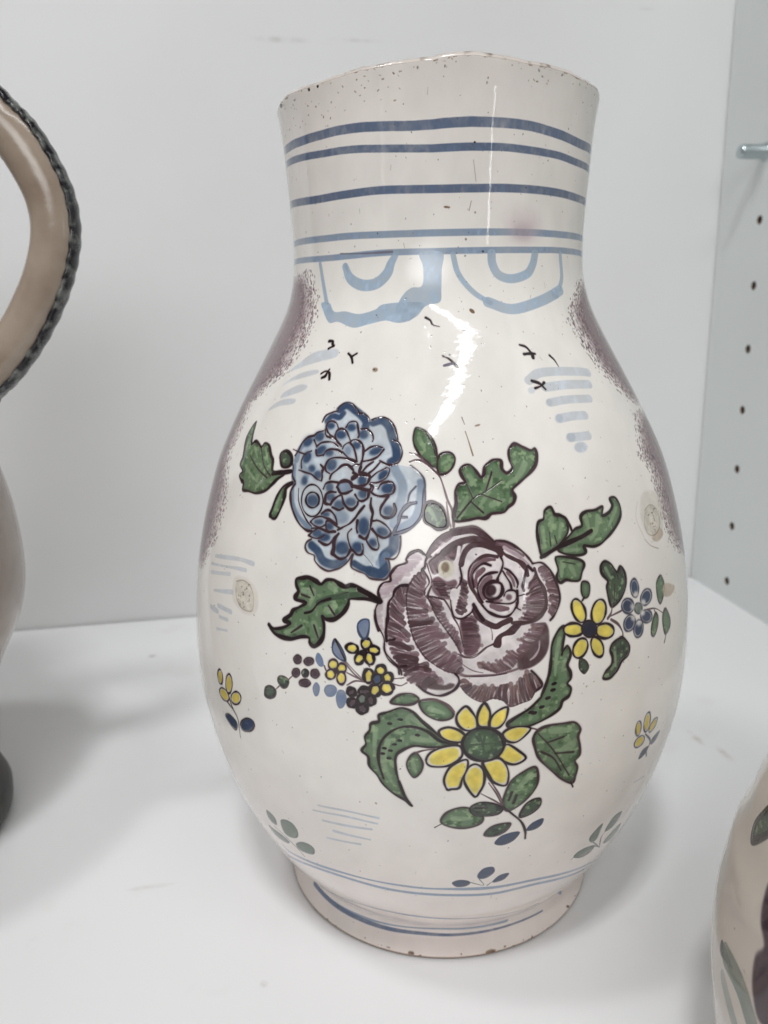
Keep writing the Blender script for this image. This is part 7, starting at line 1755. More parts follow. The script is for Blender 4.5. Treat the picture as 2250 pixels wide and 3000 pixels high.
86SC 0.96 0.9 0 1.5 3250,374 3266,342 3663,394 3991,391 4310,366 4568,333 4924,302 5311,103
87SC 0.85 0.9 0 1.5 2967,96 3315,106 3742,126 4089,149 4357,143 4666,138
88SB 1.48 0.9 1 1.5 2865,102 3160,95 3412,96 3703,100 3964,108 4179,106 4452,105 4754,102 5043,93
0FA 0 0.9 0 3 5282,2045 5402,2003 5346,1977 5263,1994
0FL 0 0.5 0 40 4964,3678 4932,3641 4845,3618 4745,3616 4667,3636 4637,3670 4663,3705 4737,3728 4836,3730 4925,3712
0FK 0 0.35 0 20 4898,3654 4878,3636 4826,3623 4763,3622 4714,3633 4694,3650 4712,3668 4760,3680 4822,3682 4876,3672
89FJ 0 0.5 0 6 3072,2096 3145,2119 3217,2102 3263,2055 3258,1990 3203,1965 3133,1973 3073,2012
89FI 0 1 0 3 3094,2088 3148,2104 3202,2091 3233,2049 3233,1994 3202,1981 3149,1985 3107,2020
89SH 0.18 0.45 0 1 3094,2088 3148,2104 3202,2091 3233,2049 3233,1994 3202,1981 3149,1985 3107,2020 3096,2059
89Sa 0.13 0.602171 0 1 3123,2028 3130,2024 3122,2016
89SJ 0.22 0.94868 0 1 3171,2055 3168,2054 3166,2057
89So 0.13 0.648091 0 1 3191,2040 3182,2044 3188,2053
89SJ 0.19 0.900621 0 1 3199,2018 3195,2020 3199,2026
89SJ 0.26 0.879228 0 1 3198,2071 3199,2075 3204,2075
89Si 0.12 0.79389 0 1 3136,2012 3140,2005 3129,1998
89Sa 0.18 0.906988 0 1 3188,2009 3194,2014 3200,2010
89Si 0.21 0.581256 0 1 3159,2011 3164,2008 3160,2002
89SJ 0.26 0.921966 0 1 3132,2069 3129,2061 3119,2062
89Si 0.18 0.597325 0 1 3166,2064 3166,2068 3171,2069
89Si 0.22 0.596247 0 1 3129,2014 3125,2014 3126,2017
89SH 0.15 0.916333 0 1 3204,2051 3205,2047 3200,2045
89Sa 0.1 0.748815 0 1 3214,2039 3207,2044 3213,2052
89So 0.16 0.617968 0 1 3201,2011 3201,2020 3213,2023
89SJ 0.1 0.748677 0 1 3192,2063 3189,2058 3182,2059
89SH 0.16 0.949866 0 1 3151,2053 3157,2054 3158,2049
89SH 0.22 0.748444 0 1 3163,2046 3158,2041 3151,2044
89SH 0.13 0.530859 0 1 3144,2074 3139,2070 3133,2074
89Si 0.17 0.763755 0 1 3188,2087 3190,2095 3199,2095
89So 0.18 0.536197 0 1 3212,2033 3216,2035 3219,2032
89Sa 0.26 0.60996 0 1 3165,2086 3173,2086 3173,2077
89Sa 0.24 0.720371 0 1 3189,2041 3182,2048 3192,2056
89Sa 0.23 0.844351 0 1 3189,1996 3184,2002 3193,2009
89So 0.25 0.527498 0 1 3137,2032 3131,2036 3136,2043
89So 0.23 0.825098 0 1 3172,2010 3173,2015 3180,2016
89SJ 0.13 0.745561 0 1 3188,2035 3197,2035 3197,2025
89SH 0.24 0.715295 0 1 3174,1994 3168,1990 3164,1995
89SH 0.21 0.5418 0 1 3140,2076 3144,2075 3142,2071
89Si 0.23 0.603966 0 1 3142,2029 3137,2031 3140,2037
89So 0.17 0.793188 0 1 3187,2074 3188,2084 3200,2085
89SH 0.22 0.558451 0 1 3178,2068 3178,2074 3186,2075
89Si 0.15 0.761571 0 1 3203,2035 3205,2026 3194,2022
89SJ 0.21 0.789251 0 1 3162,2039 3168,2038 3165,2031
89SJ 0.22 0.690219 0 1 3132,2011 3130,2019 3140,2023
89Sa 0.18 0.896763 0 1 3178,2069 3178,2064 3171,2062
89Si 0.24 0.754831 0 1 3127,2031 3124,2031 3124,2034
89So 0.14 0.682085 0 1 3131,2063 3122,2059 3118,2068
89Sa 0.16 0.563774 0 1 3187,2072 3190,2078 3198,2077
89SJ 0.17 0.851179 0 1 3197,2067 3194,2060 3185,2061
89Si 0.1 0.639565 0 1 3142,2046 3141,2049 3146,2051
89SJ 0.22 0.931263 0 1 3136,2070 3137,2063 3126,2060
89Sa 0.15 0.708542 0 1 3143,2054 3137,2062 3148,2070
89SH 0.24 0.588785 0 1 3176,2080 3179,2077 3174,2073
89Sa 0.24 0.608575 0 1 3161,2002 3156,1999 3153,2003
89Sa 0.23 0.806647 0 1 3171,2002 3171,1995 3162,1993
89Si 0.25 0.674002 0 1 3144,1999 3142,1994 3135,1993
90FJ 0 0.6 0 6 5212,2452 5300,2458 5371,2437 5413,2365 5379,2297 5332,2243 5246,2246 5181,2296 5164,2374
90FI 0 1 0 3 5211,2385 5265,2400 5318,2382 5347,2328 5323,2288 5255,2268 5196,2284 5183,2324
90FA 0 0.9 0 4 5257,2272 5329,2287 5352,2253 5276,2235 5227,2254
90SH 0.19 0.45 0 1 5211,2385 5265,2400 5318,2382 5347,2328 5323,2288 5255,2268 5196,2284 5183,2324 5194,2360
90So 0.22 0.714668 0 1 5214,2315 5203,2306 5187,2313
90SJ 0.13 0.81707 0 1 5233,2336 5232,2329 5220,2329
90Sa 0.18 0.890056 0 1 5288,2356 5294,2355 5291,2351
90SJ 0.18 0.758707 0 1 5253,2327 5252,2338 5273,2339
90Sa 0.15 0.893857 0 1 5294,2324 5309,2326 5315,2317
90SJ 0.24 0.607686 0 1 5279,2373 5277,2366 5262,2365
90Si 0.21 0.693174 0 1 5290,2325 5282,2328 5288,2334
90SJ 0.18 0.915651 0 1 5233,2333 5228,2335 5230,2339
90SH 0.19 0.525051 0 1 5279,2351 5289,2344 5275,2337
90Si 0.17 0.515592 0 1 5282,2288 5280,2293 5292,2295
90Si 0.17 0.859479 0 1 5258,2297 5262,2304 5277,2302
90So 0.26 0.87305 0 1 5268,2306 5281,2303 5277,2294
90SJ 0.24 0.552883 0 1 5312,2340 5305,2346 5316,2351
90So 0.16 0.773165 0 1 5271,2357 5259,2359 5262,2366
90Sa 0.27 0.905062 0 1 5237,2295 5243,2295 5243,2291
90Sa 0.13 0.819394 0 1 5256,2355 5249,2351 5241,2354
90SJ 0.14 0.795359 0 1 5276,2288 5269,2280 5254,2284
90Si 0.26 0.648029 0 1 5265,2321 5261,2317 5254,2320
90SJ 0.16 0.613747 0 1 5244,2300 5255,2293 5241,2285
90Sa 0.29 0.510598 0 1 5292,2316 5296,2304 5273,2301
90SJ 0.24 0.878885 0 1 5215,2296 5210,2305 5226,2309
90SH 0.15 0.775574 0 1 5232,2356 5234,2360 5243,2360
90So 0.13 0.9251 0 1 5288,2313 5280,2308 5270,2312
90Si 0.15 0.901728 0 1 5242,2317 5237,2320 5243,2324
90SJ 0.28 0.723788 0 1 5228,2344 5240,2344 5240,2336
90Sa 0.29 0.823975 0 1 5228,2363 5224,2356 5211,2358
90So 0.16 0.642643 0 1 5302,2318 5299,2313 5291,2314
90SJ 0.17 0.693015 0 1 5273,2380 5279,2384 5286,2381
90Sa 0.28 0.728302 0 1 5262,2343 5253,2342 5250,2349
90SJ 0.17 0.73676 0 1 5298,2305 5304,2300 5293,2296
90Sa 0.23 0.561823 0 1 5248,2333 5259,2332 5257,2325
90SJ 0.23 0.935363 0 1 5297,2320 5297,2326 5310,2326
90Sa 0.22 0.796311 0 1 5325,2325 5328,2336 5354,2335
90Sa 0.27 0.531082 0 1 5264,2340 5263,2344 5271,2346
90So 0.23 0.518514 0 1 5261,2359 5270,2364 5281,2359
90SJ 0.26 0.823904 0 1 5275,2368 5264,2365 5259,2370
90Si 0.15 0.904155 0 1 5286,2308 5284,2301 5270,2302
90So 0.13 0.817613 0 1 5277,2332 5272,2334 5276,2338
90SH 0.22 0.846162 0 1 5268,2363 5282,2363 5283,2355
90So 0.28 0.5025 0 1 5220,2320 5214,2312 5199,2315
90SH 0.19 0.757868 0 1 5296,2365 5295,2375 5316,2376
90Si 0.19 0.665522 0 1 5264,2291 5275,2286 5267,2279
90Si 0.14 0.730142 0 1 5230,2355 5229,2359 5236,2360
90SJ 0.22 0.667969 0 1 5262,2292 5252,2296 5259,2303
90SJ 0.2 0.825358 0 1 5237,2328 5232,2320 5217,2321
90SJ 0.28 0.732711 0 1 5267,2371 5262,2364 5248,2367
90SJ 0.18 0.8 0 1 5160,2431 5123,2366 5150,2292 5188,2238 5263,2204
90SH 0.09 0.7 0 1 5159,2267 5206,2230 5275,2204
0SH 0.13 1 0 1 4227,2854 4239,2823
0Si 0.2 0.9 0 1 4240,2794 4253,2754 4270,2693
0Fi 0 1 0 1 4363,3314 4354,3313 4343,3315 4333,3321 4328,3328 4331,3333 4339,3335 4351,3332 4360,3327 4365,3320
0Fi 0 0.7 0 1 4320,2821 4318,2818 4311,2815 4301,2813 4293,2813 4290,2815 4292,2818 4300,2821 4309,2823 4317,2823
0Fi 0 0.8 0 3 3742,3064 3740,3058 3732,3054 3721,3054 3712,3058 3707,3064 3709,3070 3716,3073 3727,3073 3737,3070
0Fk 0 1 0 1 3724,3065 3724,3063 3721,3061 3718,3061 3715,3063 3714,3065 3714,3067 3717,3068 3720,3068 3723,3067
0Fi 0 1 0 1 4199,3743 4194,3741 4181,3741 4166,3741 4153,3744 4149,3746 4154,3748 4167,3749 4182,3748 4195,3746
0Fk 0 1 0 1 2611,4253 2597,4250 2574,4250 2550,4254 2534,4259 2534,4265 2551,4267 2575,4267 2597,4264 2611,4259
0Fk 0 1 0 1 3092,4259 3088,4255 3081,4254 3073,4255 3068,4258 3068,4262 3072,4265 3079,4266 3087,4265 3092,4262
0Fk 0 1 0 1 3191,4263 3187,4259 3180,4257 3173,4258 3169,4261 3169,4265 3172,4269 3179,4271 3186,4270 3190,4267
0SH 0.13 0.5 0 1 4365,3919 4389,3840
0SH 0.13 0.6 0 1 4357,3767 4342,3730
0Fk 0 1 0 1 4378,3982 4377,3980 4373,3979 4368,3979 4364,3980 4362,3982 4364,3983 4367,3985 4372,3985 4376,3984
0Fv 0 1 0 1 4464,3572 4462,3569 4457,3568 4450,3568 4445,3569 4443,3572 4445,3574 4451,3576 4457,3576 4462,3574
0Fi 0 0.9 0 2 3925,11 3919,6 3907,3 3892,3 3881,6 3877,11 3882,16 3895,19 3910,19 3921,16
0FP 0 0.8 0 2 3924,8 3921,5 3915,4 3907,4 3902,6 3900,8 3902,10 3909,12 3916,12 3922,10
0Fi 0 0.9 0 2 4545,8 4539,3 4519,1 4495,1 4476,1 4467,6 4473,12 4492,16 4516,17 4536,14
0FP 0 0.7 0 2 4543,5 4541,2 4532,1 4523,1 4515,2 4511,5 4513,8 4521,10 4531,10 4539,8
0Fi 0 1 0 1 5358,7 5351,6 5339,8 5327,12 5320,18 5320,22 5327,24 5339,22 5351,17 5359,12
0Z0 0 1 0 1 2863,3521 3021,3417 3095,3321 3087,3238 3060,3141 3002,3044 2880,2976 2810,2929 2705,2867 2720,2786 2712,2676 2727,2568 2828,2478 2839,2388 2819,2271 2781,2186 2705,2100 2614,2026
0Z1 0 1 0 1 5545,3463 5277,3352 5175,3275 5224,3161 5249,3086 5294,3021 5375,2963 5485,2891 5621,2841
0Z2 0 1 0 1 5492,2798 5379,2698 5316,2604 5387,2543 5389,2419 5387,2335 5404,2262 5459,2181 5677,2064
0Z3 0 1 0 1 5600,1999 5517,1908 5530,1787 5506,1677 5454,1595 5422,1539 5448,1423 5463,1343"""
GROUPS = [('painted_band', None), ('painted_band', None), ('painted_band', None), ('painted_band', None), ('painted_band', None), ('painted_swag', None), ('painted_swag', None), ('painted_cloud', None), ('painted_cloud', None), ('painted_cloud', None), ('painted_cloud', None), ('painted_bird', None), ('painted_bird', None), ('painted_bird', None), ('painted_bird', None), ('painted_bird', None), ('painted_bird', None), ('painted_bird', None), ('painted_bird', None), ('painted_bird', None), ('painted_peony', 'blue and white peony painted with dark outlines'), ('painted_rose', 'manganese purple rose painted with hatched petals'), ('painted_leaf', None), ('painted_leaf', None), ('painted_leaf', None), ('painted_leaf', None), ('painted_leaf', None), ('painted_leaf', None), ('painted_leaf', None), ('painted_leaf', None), ('painted_leaf', None), ('painted_leaf', None), ('painted_leaf', None), ('painted_leaf', None), ('painted_leaf', None), ('painted_leaf', None), ('painted_leaf', None), ('painted_leaf', None), ('painted_leaf', None), ('painted_leaf', None), ('painted_leaf', None), ('painted_leaf', None), ('painted_leaf', None), ('painted_leaf', None), ('painted_leaf', None), ('painted_leaf', None), ('painted_leaf', None), ('painted_leaf', None), ('painted_leaf', None), ('painted_leaf', None), ('painted_leaf', None), ('painted_leaf', None), ('painted_leaf', None), ('painted_stem', None), ('painted_flower', None), ('painted_flower', None), ('painted_flower', None), ('painted_flower', None), ('painted_flower', None), ('painted_leaf', None), ('painted_leaf', None), ('painted_leaf', None), ('painted_leaf', None), ('painted_leaf', None), ('painted_leaf', None), ('painted_leaf', None), ('painted_leaf', None), ('painted_flower', None), ('painted_flower', None), ('painted_sunflower', 'yellow ten-petalled flower with a green button centre'), ('painted_flower', None), ('painted_flower', None), ('painted_leaf', None), ('painted_leaf', None), ('painted_leaf', None), ('painted_leaf', None), ('painted_leaf', None), ('painted_leaf', None), ('painted_leaf', None), ('painted_leaf', None), ('painted_leaf', None), ('painted_leaf', None), ('painted_leaf', None), ('painted_line', None), ('painted_line', None), ('painted_line', None), ('painted_line', None), ('painted_line', None), ('glue_scar', 'rough flaked glue scar in cream and brown'), ('glue_scar', 'rough flaked glue scar in cream and tan')]
ev = spline(ZK, RK); ZT = 4.675
zf = np.linspace(0, ZT, 4000); Rf = ev(zf); sf = np.r_[0, np.cumsum(np.hypot(np.diff(zf), np.diff(Rf)))] * 43.0; SMM = sf[-1]
z_at = lambda s_: np.interp(s_, sf, zf)
PHI0 = math.radians(-94.01786660869162)
gl = Glaze(4096, SMM, .1, lambda s_: float(ev(np.array([z_at(s_)]))[0]) * 43, (236, 232, 226))
TH, TW = gl.TH, gl.TW; yy = (np.arange(TH) * gl.px)[:, None]                  # mm up the wall
big = vnoise(TH, TW, 5, 10, 3); mid_ = vnoise(TH, TW, 30, 60, 3)
gl.col *= (1 + .05 * (mid_ - .5) + .03 * (big - .5))[..., None]
pink = np.clip((70 - yy) / 60, 0, 1) * .5 + np.clip((yy - 175) / 30, 0, 1) * .15; pink = pink * (.3 + 1.4 * big)
gl.col += pink[..., None] * np.array([-6, -20, -20], np.float32)
# sponged manganese at both sides
Z = {}
for ln in PAINT.strip().split('\n'):
    h_ = ln.split()
    if h_[0][-2] == 'Z': Z[h_[0][-1]] = np.array([[float(v) for v in q.split(',')] for q in h_[5:]])
sp = vnoise(TH, TW, 300, 470, 2); sp2 = vnoise(TH, TW, 110, 190, 2)
xs = (np.arange(TW) + .5)[None]; rows = (np.arange(TH) + .5) * gl.px * 20; NG = len(GROUPS)
GROUPS = GROUPS + [('sponged_patch', 'speckled manganese purple sponging'), ('sponged_patch', 'speckled manganese purple sponging')]
for key, side, wid, dens, gid in (('0', -1, 46, 1.0, NG + 1), ('1', 1, 46, 1.0, NG + 2), ('2', 1, 46, 1.0, NG + 2), ('3', 1, 10, .35, NG + 2)):
    q = Z[key]; q = q[q[:, 1].argsort()]; bx = np.interp(rows, q[:, 1], q[:, 0] / 8192 * TW)[:, None]
    inside = ((rows > q[0, 1]) & (rows < q[-1, 1]))[:, None]
    dmm = side * (xs - bx) * (2 * np.pi * gl.Rrow / TW)[:, None] + 2.2 * (sp2 - .5)
    edge = np.minimum((rows - q[0, 1]), (q[-1, 1] - rows))[:, None] / 20 / 3.0
    dd = np.clip(np.minimum(dmm / 5.5, edge + .25), -1, 1.2); fade = np.clip((wid - dmm) / 10, 0, 1)
    a = np.clip((sp - (.84 - .42 * dd * dens)) * 4, 0, 1) * (dmm > -.6) * fade * inside * (.92 if dens > .9 else .6)
    solid = np.clip((dmm - .9) / 5.5, 0, 1) * fade * inside * .76 * np.clip(edge + .2, 0, 1) * (dens > .9)
    a = np.maximum(a * .9, solid)[..., None]; c_ = np.array((98, 74, 81), np.float32) * (1 + .5 * (sp - .5))[..., None]
    gl.col = gl.col * (1 - a) + c_ * a
    gl.id[((dmm > 0) & (fade > .3) & inside & (dens > .9))] = gid
del sp
for key, side in (('0', -1), ('1', 1), ('2', 1)):
    q = Z[key]; q = q[q[:, 1].argsort()]; n_ = int((q[-1, 1] - q[0, 1]) * 2.6)
    for _ in range(n_):
        d_ = rng.uniform(-2.4, 7.5); pr_ = np.clip((d_ + 2.4) / 4.2, 0, 1); y_ = rng.uniform(q[0, 1] - 10, q[-1, 1] + 10)
        if rng.rand() > pr_ * pr_ * (3 - 2 * pr_): continue
        xb = np.interp(y_, q[:, 1], q[:, 0]); Rm = float(np.interp(y_ / 20 / gl.px, np.arange(TH), gl.Rrow)); kk = 8192 / (2 * math.pi * Rm)
        x_ = xb + side * d_ * kk; l_ = rng.uniform(2, 11); dx = (np.interp(y_ + 20, q[:, 1], q[:, 0]) - xb) / 20 * l_ * .7 + rng.normal(0, 3); li = rng.rand() < .12 + .2 * (d_ > 1)
        gl.stroke(np.array([[x_, y_], [x_ + dx, y_ + l_]]), rng.uniform(.18, .40), (196, 178, 180) if li else (92 + rng.uniform(-16, 22), 68 + rng.uniform(-12, 20), 74 + rng.uniform(-12, 20)), rng.uniform(.4, .9) * (.6 if li else 1), 2, 1, 0, 0, False)
gl.draw(PAINT)
# pin holes in the glaze, kiln specks and short scratches
for _ in range(1100):
    x_ = rng.uniform(1500, 6700); s_ = rng.uniform(60, SMM * 20); r_ = rng.choice([.1, .13, .16, .22, .3], p=[.35, .3, .2, .1, .05]); c = rng.choice(['H', 'x', 'u'])
    gl.stroke(np.array([[x_, s_], [x_ + rng.uniform(-4, 4), s_ + rng.uniform(-4, 4)]]), r_, PAL[c], rng.uniform(.25, .75), 0, 1, 0, -1, False)
for _ in range(70):
    x_ = rng.uniform(2300, 5900); s_ = rng.uniform(200, SMM * 20); l_ = rng.uniform(6, 26); a = rng.uniform(0, 6.28)
    gl.stroke(np.array([[x_, s_], [x_ + l_ * math.cos(a), s_ + l_ * math.sin(a)]]), .09, PAL['H'], rng.uniform(.25, .6), 0, 1, 0, -.5, False)
for _ in range(70):                       # chips and dirt just under the rim, heavier on the left
    x_ = rng.uniform(2300, 4000) if rng.rand() < .7 else rng.uniform(4000, 5900); s_ = SMM * 20 - abs(rng.normal(0, 70))
    gl.stroke(np.array([[x_, s_], [x_ + rng.uniform(-14, 14), s_ + rng.uniform(-5, 5)]]), rng.uniform(.1, .35), PAL[rng.choice(['i', 'H', 'P'])], rng.uniform(.3, .8), 0, 1, 0, -.8, False)
# worn glaze along the foot edge, brown body showing
wear = vnoise(TH, TW, 300, 200, 3); wv = np.clip((.25 + 5.0 * np.clip(wear - .66, 0, 1) - yy) / .25, 0, 1) * .8
gl.col = gl.col * (1 - wv[..., None]) + np.array((112, 84, 64), np.float32) * wv[..., None]
wv = np.clip((yy - (SMM - .1 - 2.4 * np.clip(wear - .58, 0, 1))) / .25, 0, 1) * .7
gl.col = gl.col * (1 - wv[..., None]) + np.array((120, 98, 78), np.float32) * wv[..., None]
im, hm = gl.images('jug_glaze_painting')
mglaze = glaze_material('painted_tin_glaze', im, hm)
mrim = mat('worn_rim_glaze', (.75, .72, .68), .15); noise_mix(mrim, (.66, .60, .55), (.16, .11, .08), 240, .54, .70, 6, bump=.1, bscale=700, bdist=.0003)
mfoot = mat('bare_clay', (.30, .20, .13), .8, .2); noise_mix(mfoot, (.34, .24, .17), (.18, .11, .07), 200, .4, .7)
# vertex grid: fine on the side that faces the room, coarser behind
ncol = 560; thf = np.linspace(math.radians(-112), math.radians(112), ncol); thb = np.linspace(math.radians(112), math.radians(248), 70)[1:-1]; TH_ = np.r_[thf, thb]; nc = len(TH_)
nrow = 500; srow = np.linspace(0, SMM, nrow); zo = z_at(srow); Ro = ev(zo)
lip = [(Ro[-1] - .03 + .03 * math.cos(a), ZT + .022 * math.sin(a)) for a in np.linspace(.12, math.pi - .1, 9)]
inner = [(ev(np.array([zz]))[0] - .085, zz) for zz in np.linspace(ZT - .05, .35, 60)] + [(.6, .25), (.02, .22)]
PR_ = np.r_[np.stack([Ro, zo], 1), np.array(lip), np.array(inner)]; nr = len(PR_)
th = TH_[None]; ang = PHI0 + th; zr = PR_[:, 1:]; topw = np.clip((zr - 3.9) / .8, 0, 1)**1.6
wobz = .010 * np.sin(2 * th + .6) + .007 * np.sin(5 * th + 1.3) + .004 * np.sin(11 * th) + .006 * np.exp(-((th - .25) / .30)**2) - .008 * np.exp(-((th + .02) / .05)**2) + .0012 * np.sin(31 * th + 2) + .0006 * np.sin(73 * th)
wobr = 1 + topw * (.018 * np.exp(-((th - .28) / .35)**2)) + .0022 * np.sin(3 * th + zr * 1.1) * np.clip(zr / .5, 0, 1) + .0002 * np.sin(zr * 19 + th)
r_ = PR_[:, :1] * wobr; zz = zr + topw**2 * wobz
G_ = np.stack([r_ * np.cos(ang), r_ * np.sin(ang), zz + 0 * ang], -1) * U
du = np.roll(G_, -1, 1) - np.roll(G_, 1, 1); dv = np.empty_like(G_); dv[1:-1] = G_[2:] - G_[:-2]; dv[0] = G_[1] - G_[0]; dv[-1] = G_[-1] - G_[-2]
nn = np.cross(du, dv); nn /= np.linalg.norm(nn, axis=-1, keepdims=True) + 1e-20
vv = np.r_[srow / (TH * gl.px), np.full(nr - nrow, .9995)]; uu = th / (2 * np.pi) + .5
UV = np.stack([np.broadcast_to(uu, (nr, nc)), np.broadcast_to(vv[:, None], (nr, nc))], -1).reshape(-1, 2)
UV = UV.copy()
i = np.arange(nr - 1)[:, None] * nc; j = np.arange(nc)[None]; j2 = (j + 1) % nc
Fq = np.stack([i + j, i + j2, i + nc + j2, i + nc + j], -1).reshape(-1, 4)
# part of each face: painted motif under its centre, else body, neck, foot, rim, lining
fr, fc = np.divmod(np.arange(len(Fq)), nc); ids = np.zeros(len(Fq), int)
sm = np.where(fr < nrow - 1, (srow[np.minimum(fr, nrow - 1)] + srow[np.minimum(fr + 1, nrow - 1)]) / 2, SMM)
thm = np.where(fc < nc - 1, (TH_[fc] + TH_[np.minimum(fc + 1, nc - 1)]) / 2, math.pi)
ix = ((thm / (2 * np.pi) + .5) % 1 * TW).astype(int) % TW; iy = np.clip((sm / gl.px).astype(int), 0, TH - 1)
ids = gl.id[iy, ix].astype(int)
base = np.where(sm < 4.9, 1001, np.where(sm > np.interp(3.76, zf, sf), 1002, 1000)); ids = np.where(ids == 0, base, ids)
ids = np.where(fr >= nrow - 1, np.where(fr < nrow + 9, 1003, 1004), ids)
jug = thing('painted_jug', 'tall cream pear shaped jug painted with a purple rose, blue peony and yellow flowers', 'jug')
names = {g + 1: (a, b, mglaze) for g, (a, b) in enumerate(GROUPS)}
names.update({1000: ('body', None, mglaze), 1001: ('foot', None, mglaze), 1002: ('neck', None, mglaze), 1003: ('rim', 'worn rim with brown chips', mrim), 1004: ('lining', None, mrim)})
parts = grid_parts(G_.reshape(-1, 3), Fq, ids, names, None, jug, nn.reshape(-1, 3), UV)
lathe('foot_ring', [(1.0, .0), (.985, -.0), (.93, .012), (.88, .05), (.8, .06), (.02, .06)], mfoot, jug, 128)
jug.location = (0, 0, .0004)

# ------------------------------------------------------------------ jug with rope-edged handle, left
lj = thing('handled_jug', 'shadowed tan jug at the left edge with a rope edged loop handle and dark foot', 'jug', (-4.45 * U, .12 * U, .0003))
mtan = mat('tan_glaze', (.42, .34, .27), .12, .5); noise_mix(mtan, (.37, .30, .25), (.27, .21, .165), 45, .35, .75, 5, bump=.12, bscale=220, bdist=.0004)
mtan2 = mat('tan_handle_glaze', (.42, .34, .27), .16, .5); noise_mix(mtan2, (.36, .295, .235), (.22, .16, .115), 70, .40, .80, 6, bump=.2, bscale=260, bdist=.0005)
mdark = mat('dark_brown_foot', (.03, .03, .024), .35, .4); noise_mix(mdark, (.026, .028, .024), (.05, .04, .03), 90, .4, .7)
mrope = mat('blue_black_rope_edge', (.05, .055, .05), .25, .5); noise_mix(mrope, (.014, .014, .018), (.17, .18, .165), 330, .47, .66, 3)
e2 = spline([.22, .4, .7, 1.04, 1.318, 1.459, 1.602, 1.818, 2.033, 2.246, 2.422, 2.595, 2.9, 3.2, 3.5, 3.8, 4.3, 4.9], [1.0, 1.05, 1.17, 1.3, 1.422, 1.495, 1.549, 1.589, 1.591, 1.575, 1.549, 1.509, 1.38, 1.17, .97, .87, .85, .92])
pr = [(float(e2(np.array([q]))[0]), q) for q in np.linspace(.22, 4.9, 90)]
lathe('body', pr + [(.90, 4.935), (.86, 4.945), (.82, 4.93)] + [(float(e2(np.array([q]))[0]) - .1, q) for q in np.linspace(4.85, .5, 40)] + [(.02, .4)], mtan, lj)
lathe('foot', [(1.0, .235), (1.2, .23), (1.285, .2), (1.31, .14), (1.305, .06), (1.26, .01), (1.2, 0), (.02, 0.0)], mdark, lj)
hp = [(-3.62, 4.50), (-3.30, 4.72), (-2.98, 4.86), (-2.69, 4.861), (-2.591, 4.811), (-2.498, 4.713), (-2.416, 4.626), (-2.327, 4.475), (-2.259, 4.298), (-2.247, 4.118), (-2.29, 3.935), (-2.373, 3.75), (-2.511, 3.534), (-2.677, 3.343), (-2.806, 3.232), (-2.93, 3.06), (-3.02, 2.86), (-3.06, 2.70)]
hp = [(a + 4.45, 0, b) for a, b in hp]
hd = tube('handle', hp, .142, .105, mtan2, lj, 22)
Q = np.array(hp); T_ = np.gradient(Q, axis=0); T_ /= np.linalg.norm(T_, axis=1, keepdims=True); out_ = np.cross(T_, (0, 1, 0)); cen = Q.mean(0); sg = np.sign(((Q - cen) * out_).sum(1))[:, None]
rope = tube('rope_edge', (Q + out_ * sg * .122 + np.array((0, -.012, 0)))[1:-1],   .026, .07, mrope, hd, 16, twist=.8, bump=.07, n=16)

# ------------------------------------------------------------------ low jug, right foreground
rj = thing('flowered_jug', 'pale glossy jug with green leaf and dark purple petal at the lower right edge', 'jug', (2.45 * U, -2.45 * U, .0003))
e3 = spline([0, .1, .25, .372, .53, .623, .741, .856, .968, 1.069, 1.169, 1.277, 1.396, 1.45, 1.533, 1.618, 1.691, 2.0, 2.3, 2.6, 2.9, 3.3], [1.12, 1.13, 1.3, 1.4, 1.446, 1.47, 1.487, 1.501, 1.505, 1.503, 1.494, 1.477, 1.452, 1.431, 1.405, 1.38, 1.347, 1.21, 1.03, .88, .82, .87])
zf3 = np.linspace(0, 3.3, 2000); Rf3 = e3(zf3); sf3 = np.r_[0, np.cumsum(np.hypot(np.diff(zf3), np.diff(Rf3)))] * 43.0
g3 = Glaze(2048, sf3[-1], .2, lambda s_: float(e3(np.array([np.interp(s_, sf3, zf3)]))[0]) * 43, (204, 194, 183))
g3.draw("""1Fd 0 1 0 1 2825,1574 2806,1526 2793,1470 2826,1438 2860,1453 2914,1515 2944,1580 2911,1620
1Cx 1.6 .8 0 1 2825,1574 2806,1526 2793,1470 2826,1438 2860,1453 2914,1515 2944,1580 2911,1620
2Fz 0 1 0 2 3061,1441 3071,1374 3114,1325 3173,1288 3148,1233 3164,1167 3198,1120 3253,1088 3337,1139 3317,1314 3194,1437
3Sx 2.6 .8 1 2 2931,1056 2996,1073 3040,1081
3SG 4.0 .8 0 2 2972,1067 3061,1083 3140,1078 3214,1046
4SG 3.0 .6 0 3 2983,981 3045,965 3114,940""")
for _ in range(300):
    x_ = rng.uniform(0, 8192); s_ = rng.uniform(60, sf3[-1] * 20)
    g3.stroke(np.array([[x_, s_], [x_ + rng.uniform(-6, 6), s_ + rng.uniform(-6, 6)]]), rng.uniform(.12, .4), PAL['H'], rng.uniform(.3, .8), 0, 1, 0, -1, False)
im3, hm3 = g3.images('low_jug_glaze_painting'); mg3 = glaze_material('low_jug_glaze', im3, hm3, .07)
nc3 = 300; s3 = np.linspace(0, sf3[-1], 200); z3 = np.interp(s3, sf3, zf3); r3 = e3(z3)
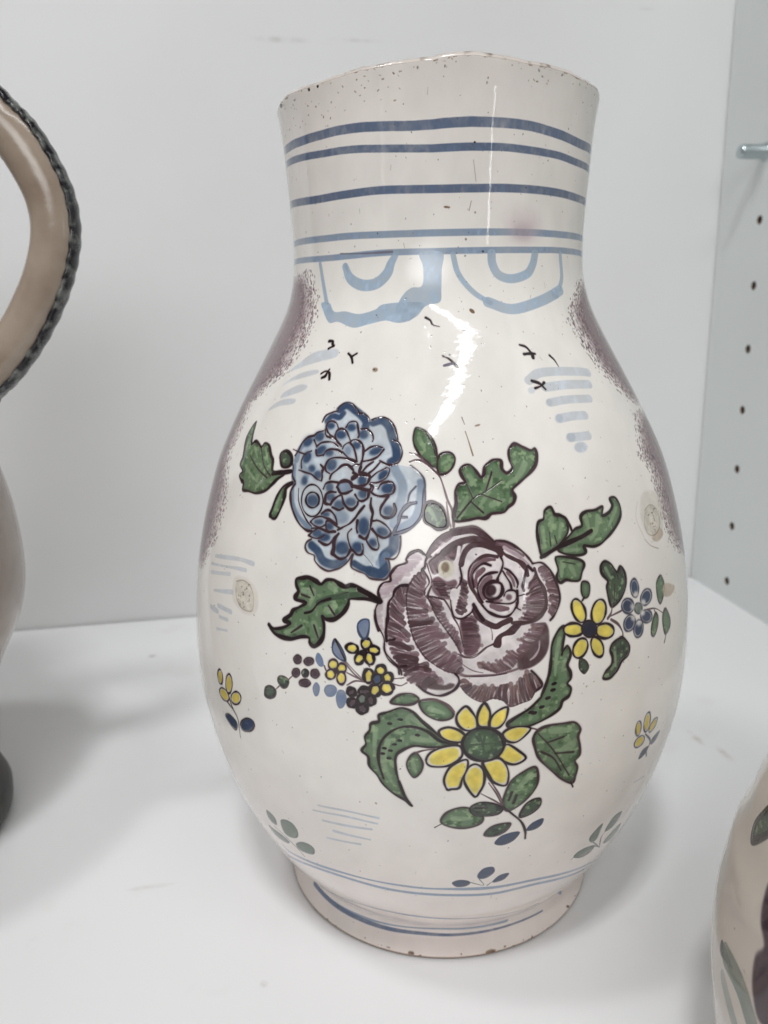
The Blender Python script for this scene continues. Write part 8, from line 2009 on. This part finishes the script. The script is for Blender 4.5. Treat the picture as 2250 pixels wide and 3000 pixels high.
P3 = np.r_[np.stack([r3, z3], 1), [(.86, 3.33), (.82, 3.345), (.78, 3.33)], [(float(e3(np.array([q]))[0]) - .09, q) for q in np.linspace(3.25, .3, 40)]]; nr3 = len(P3)
th3 = np.linspace(-np.pi, np.pi, nc3, endpoint=False); A3 = -2.461175 + th3[None]
G3 = np.stack([P3[:, :1] * np.cos(A3), P3[:, :1] * np.sin(A3), P3[:, 1:] + 0 * A3], -1) * U
du = np.roll(G3, -1, 1) - np.roll(G3, 1, 1); dv = np.gradient(G3, axis=0); n3_ = np.cross(du, dv); n3_ /= np.linalg.norm(n3_, axis=-1, keepdims=True) + 1e-20
uv3 = np.stack([np.broadcast_to(th3[None] / (2 * np.pi) + .5, (nr3, nc3)), np.broadcast_to(np.r_[s3 / (g3.TH * g3.px), np.full(nr3 - 200, .999)][:, None], (nr3, nc3))], -1).reshape(-1, 2).copy()
i = np.arange(nr3 - 1)[:, None] * nc3; j = np.arange(nc3 - 1)[None]; F3 = np.stack([i + j, i + j + 1, i + nc3 + j + 1, i + nc3 + j], -1).reshape(-1, 4)
i0 = np.arange(nr3 - 1) * nc3; Fs = np.stack([i0 + nc3 - 1, i0, i0 + nc3, i0 + 2 * nc3 - 1], -1); F3 = np.r_[F3, Fs]
fr3 = F3[:, 0] // nc3; fc3 = F3[:, 0] % nc3; iy = np.clip((s3[np.minimum(fr3, 199)] / g3.px).astype(int), 0, g3.TH - 1); ix = ((fc3 + .5) / nc3 * g3.TW).astype(int)
id3 = np.where(fr3 < 199, g3.id[iy, ix].astype(int), 0); id3 = np.where(id3 == 0, 1000, id3)
grid_parts(G3.reshape(-1, 3), F3, id3, {1: ('painted_leaf', None, mg3), 2: ('painted_petal', 'dark purple painted petal', mg3), 3: ('painted_stem', None, mg3), 4: ('painted_stem', None, mg3), 1000: ('body', None, mg3)}, None, rj, n3_.reshape(-1, 3), uv3)
lathe('foot_ring', [(1.12, 0), (1.05, .0), (1.0, .05), (.02, .05)], mfoot, rj)
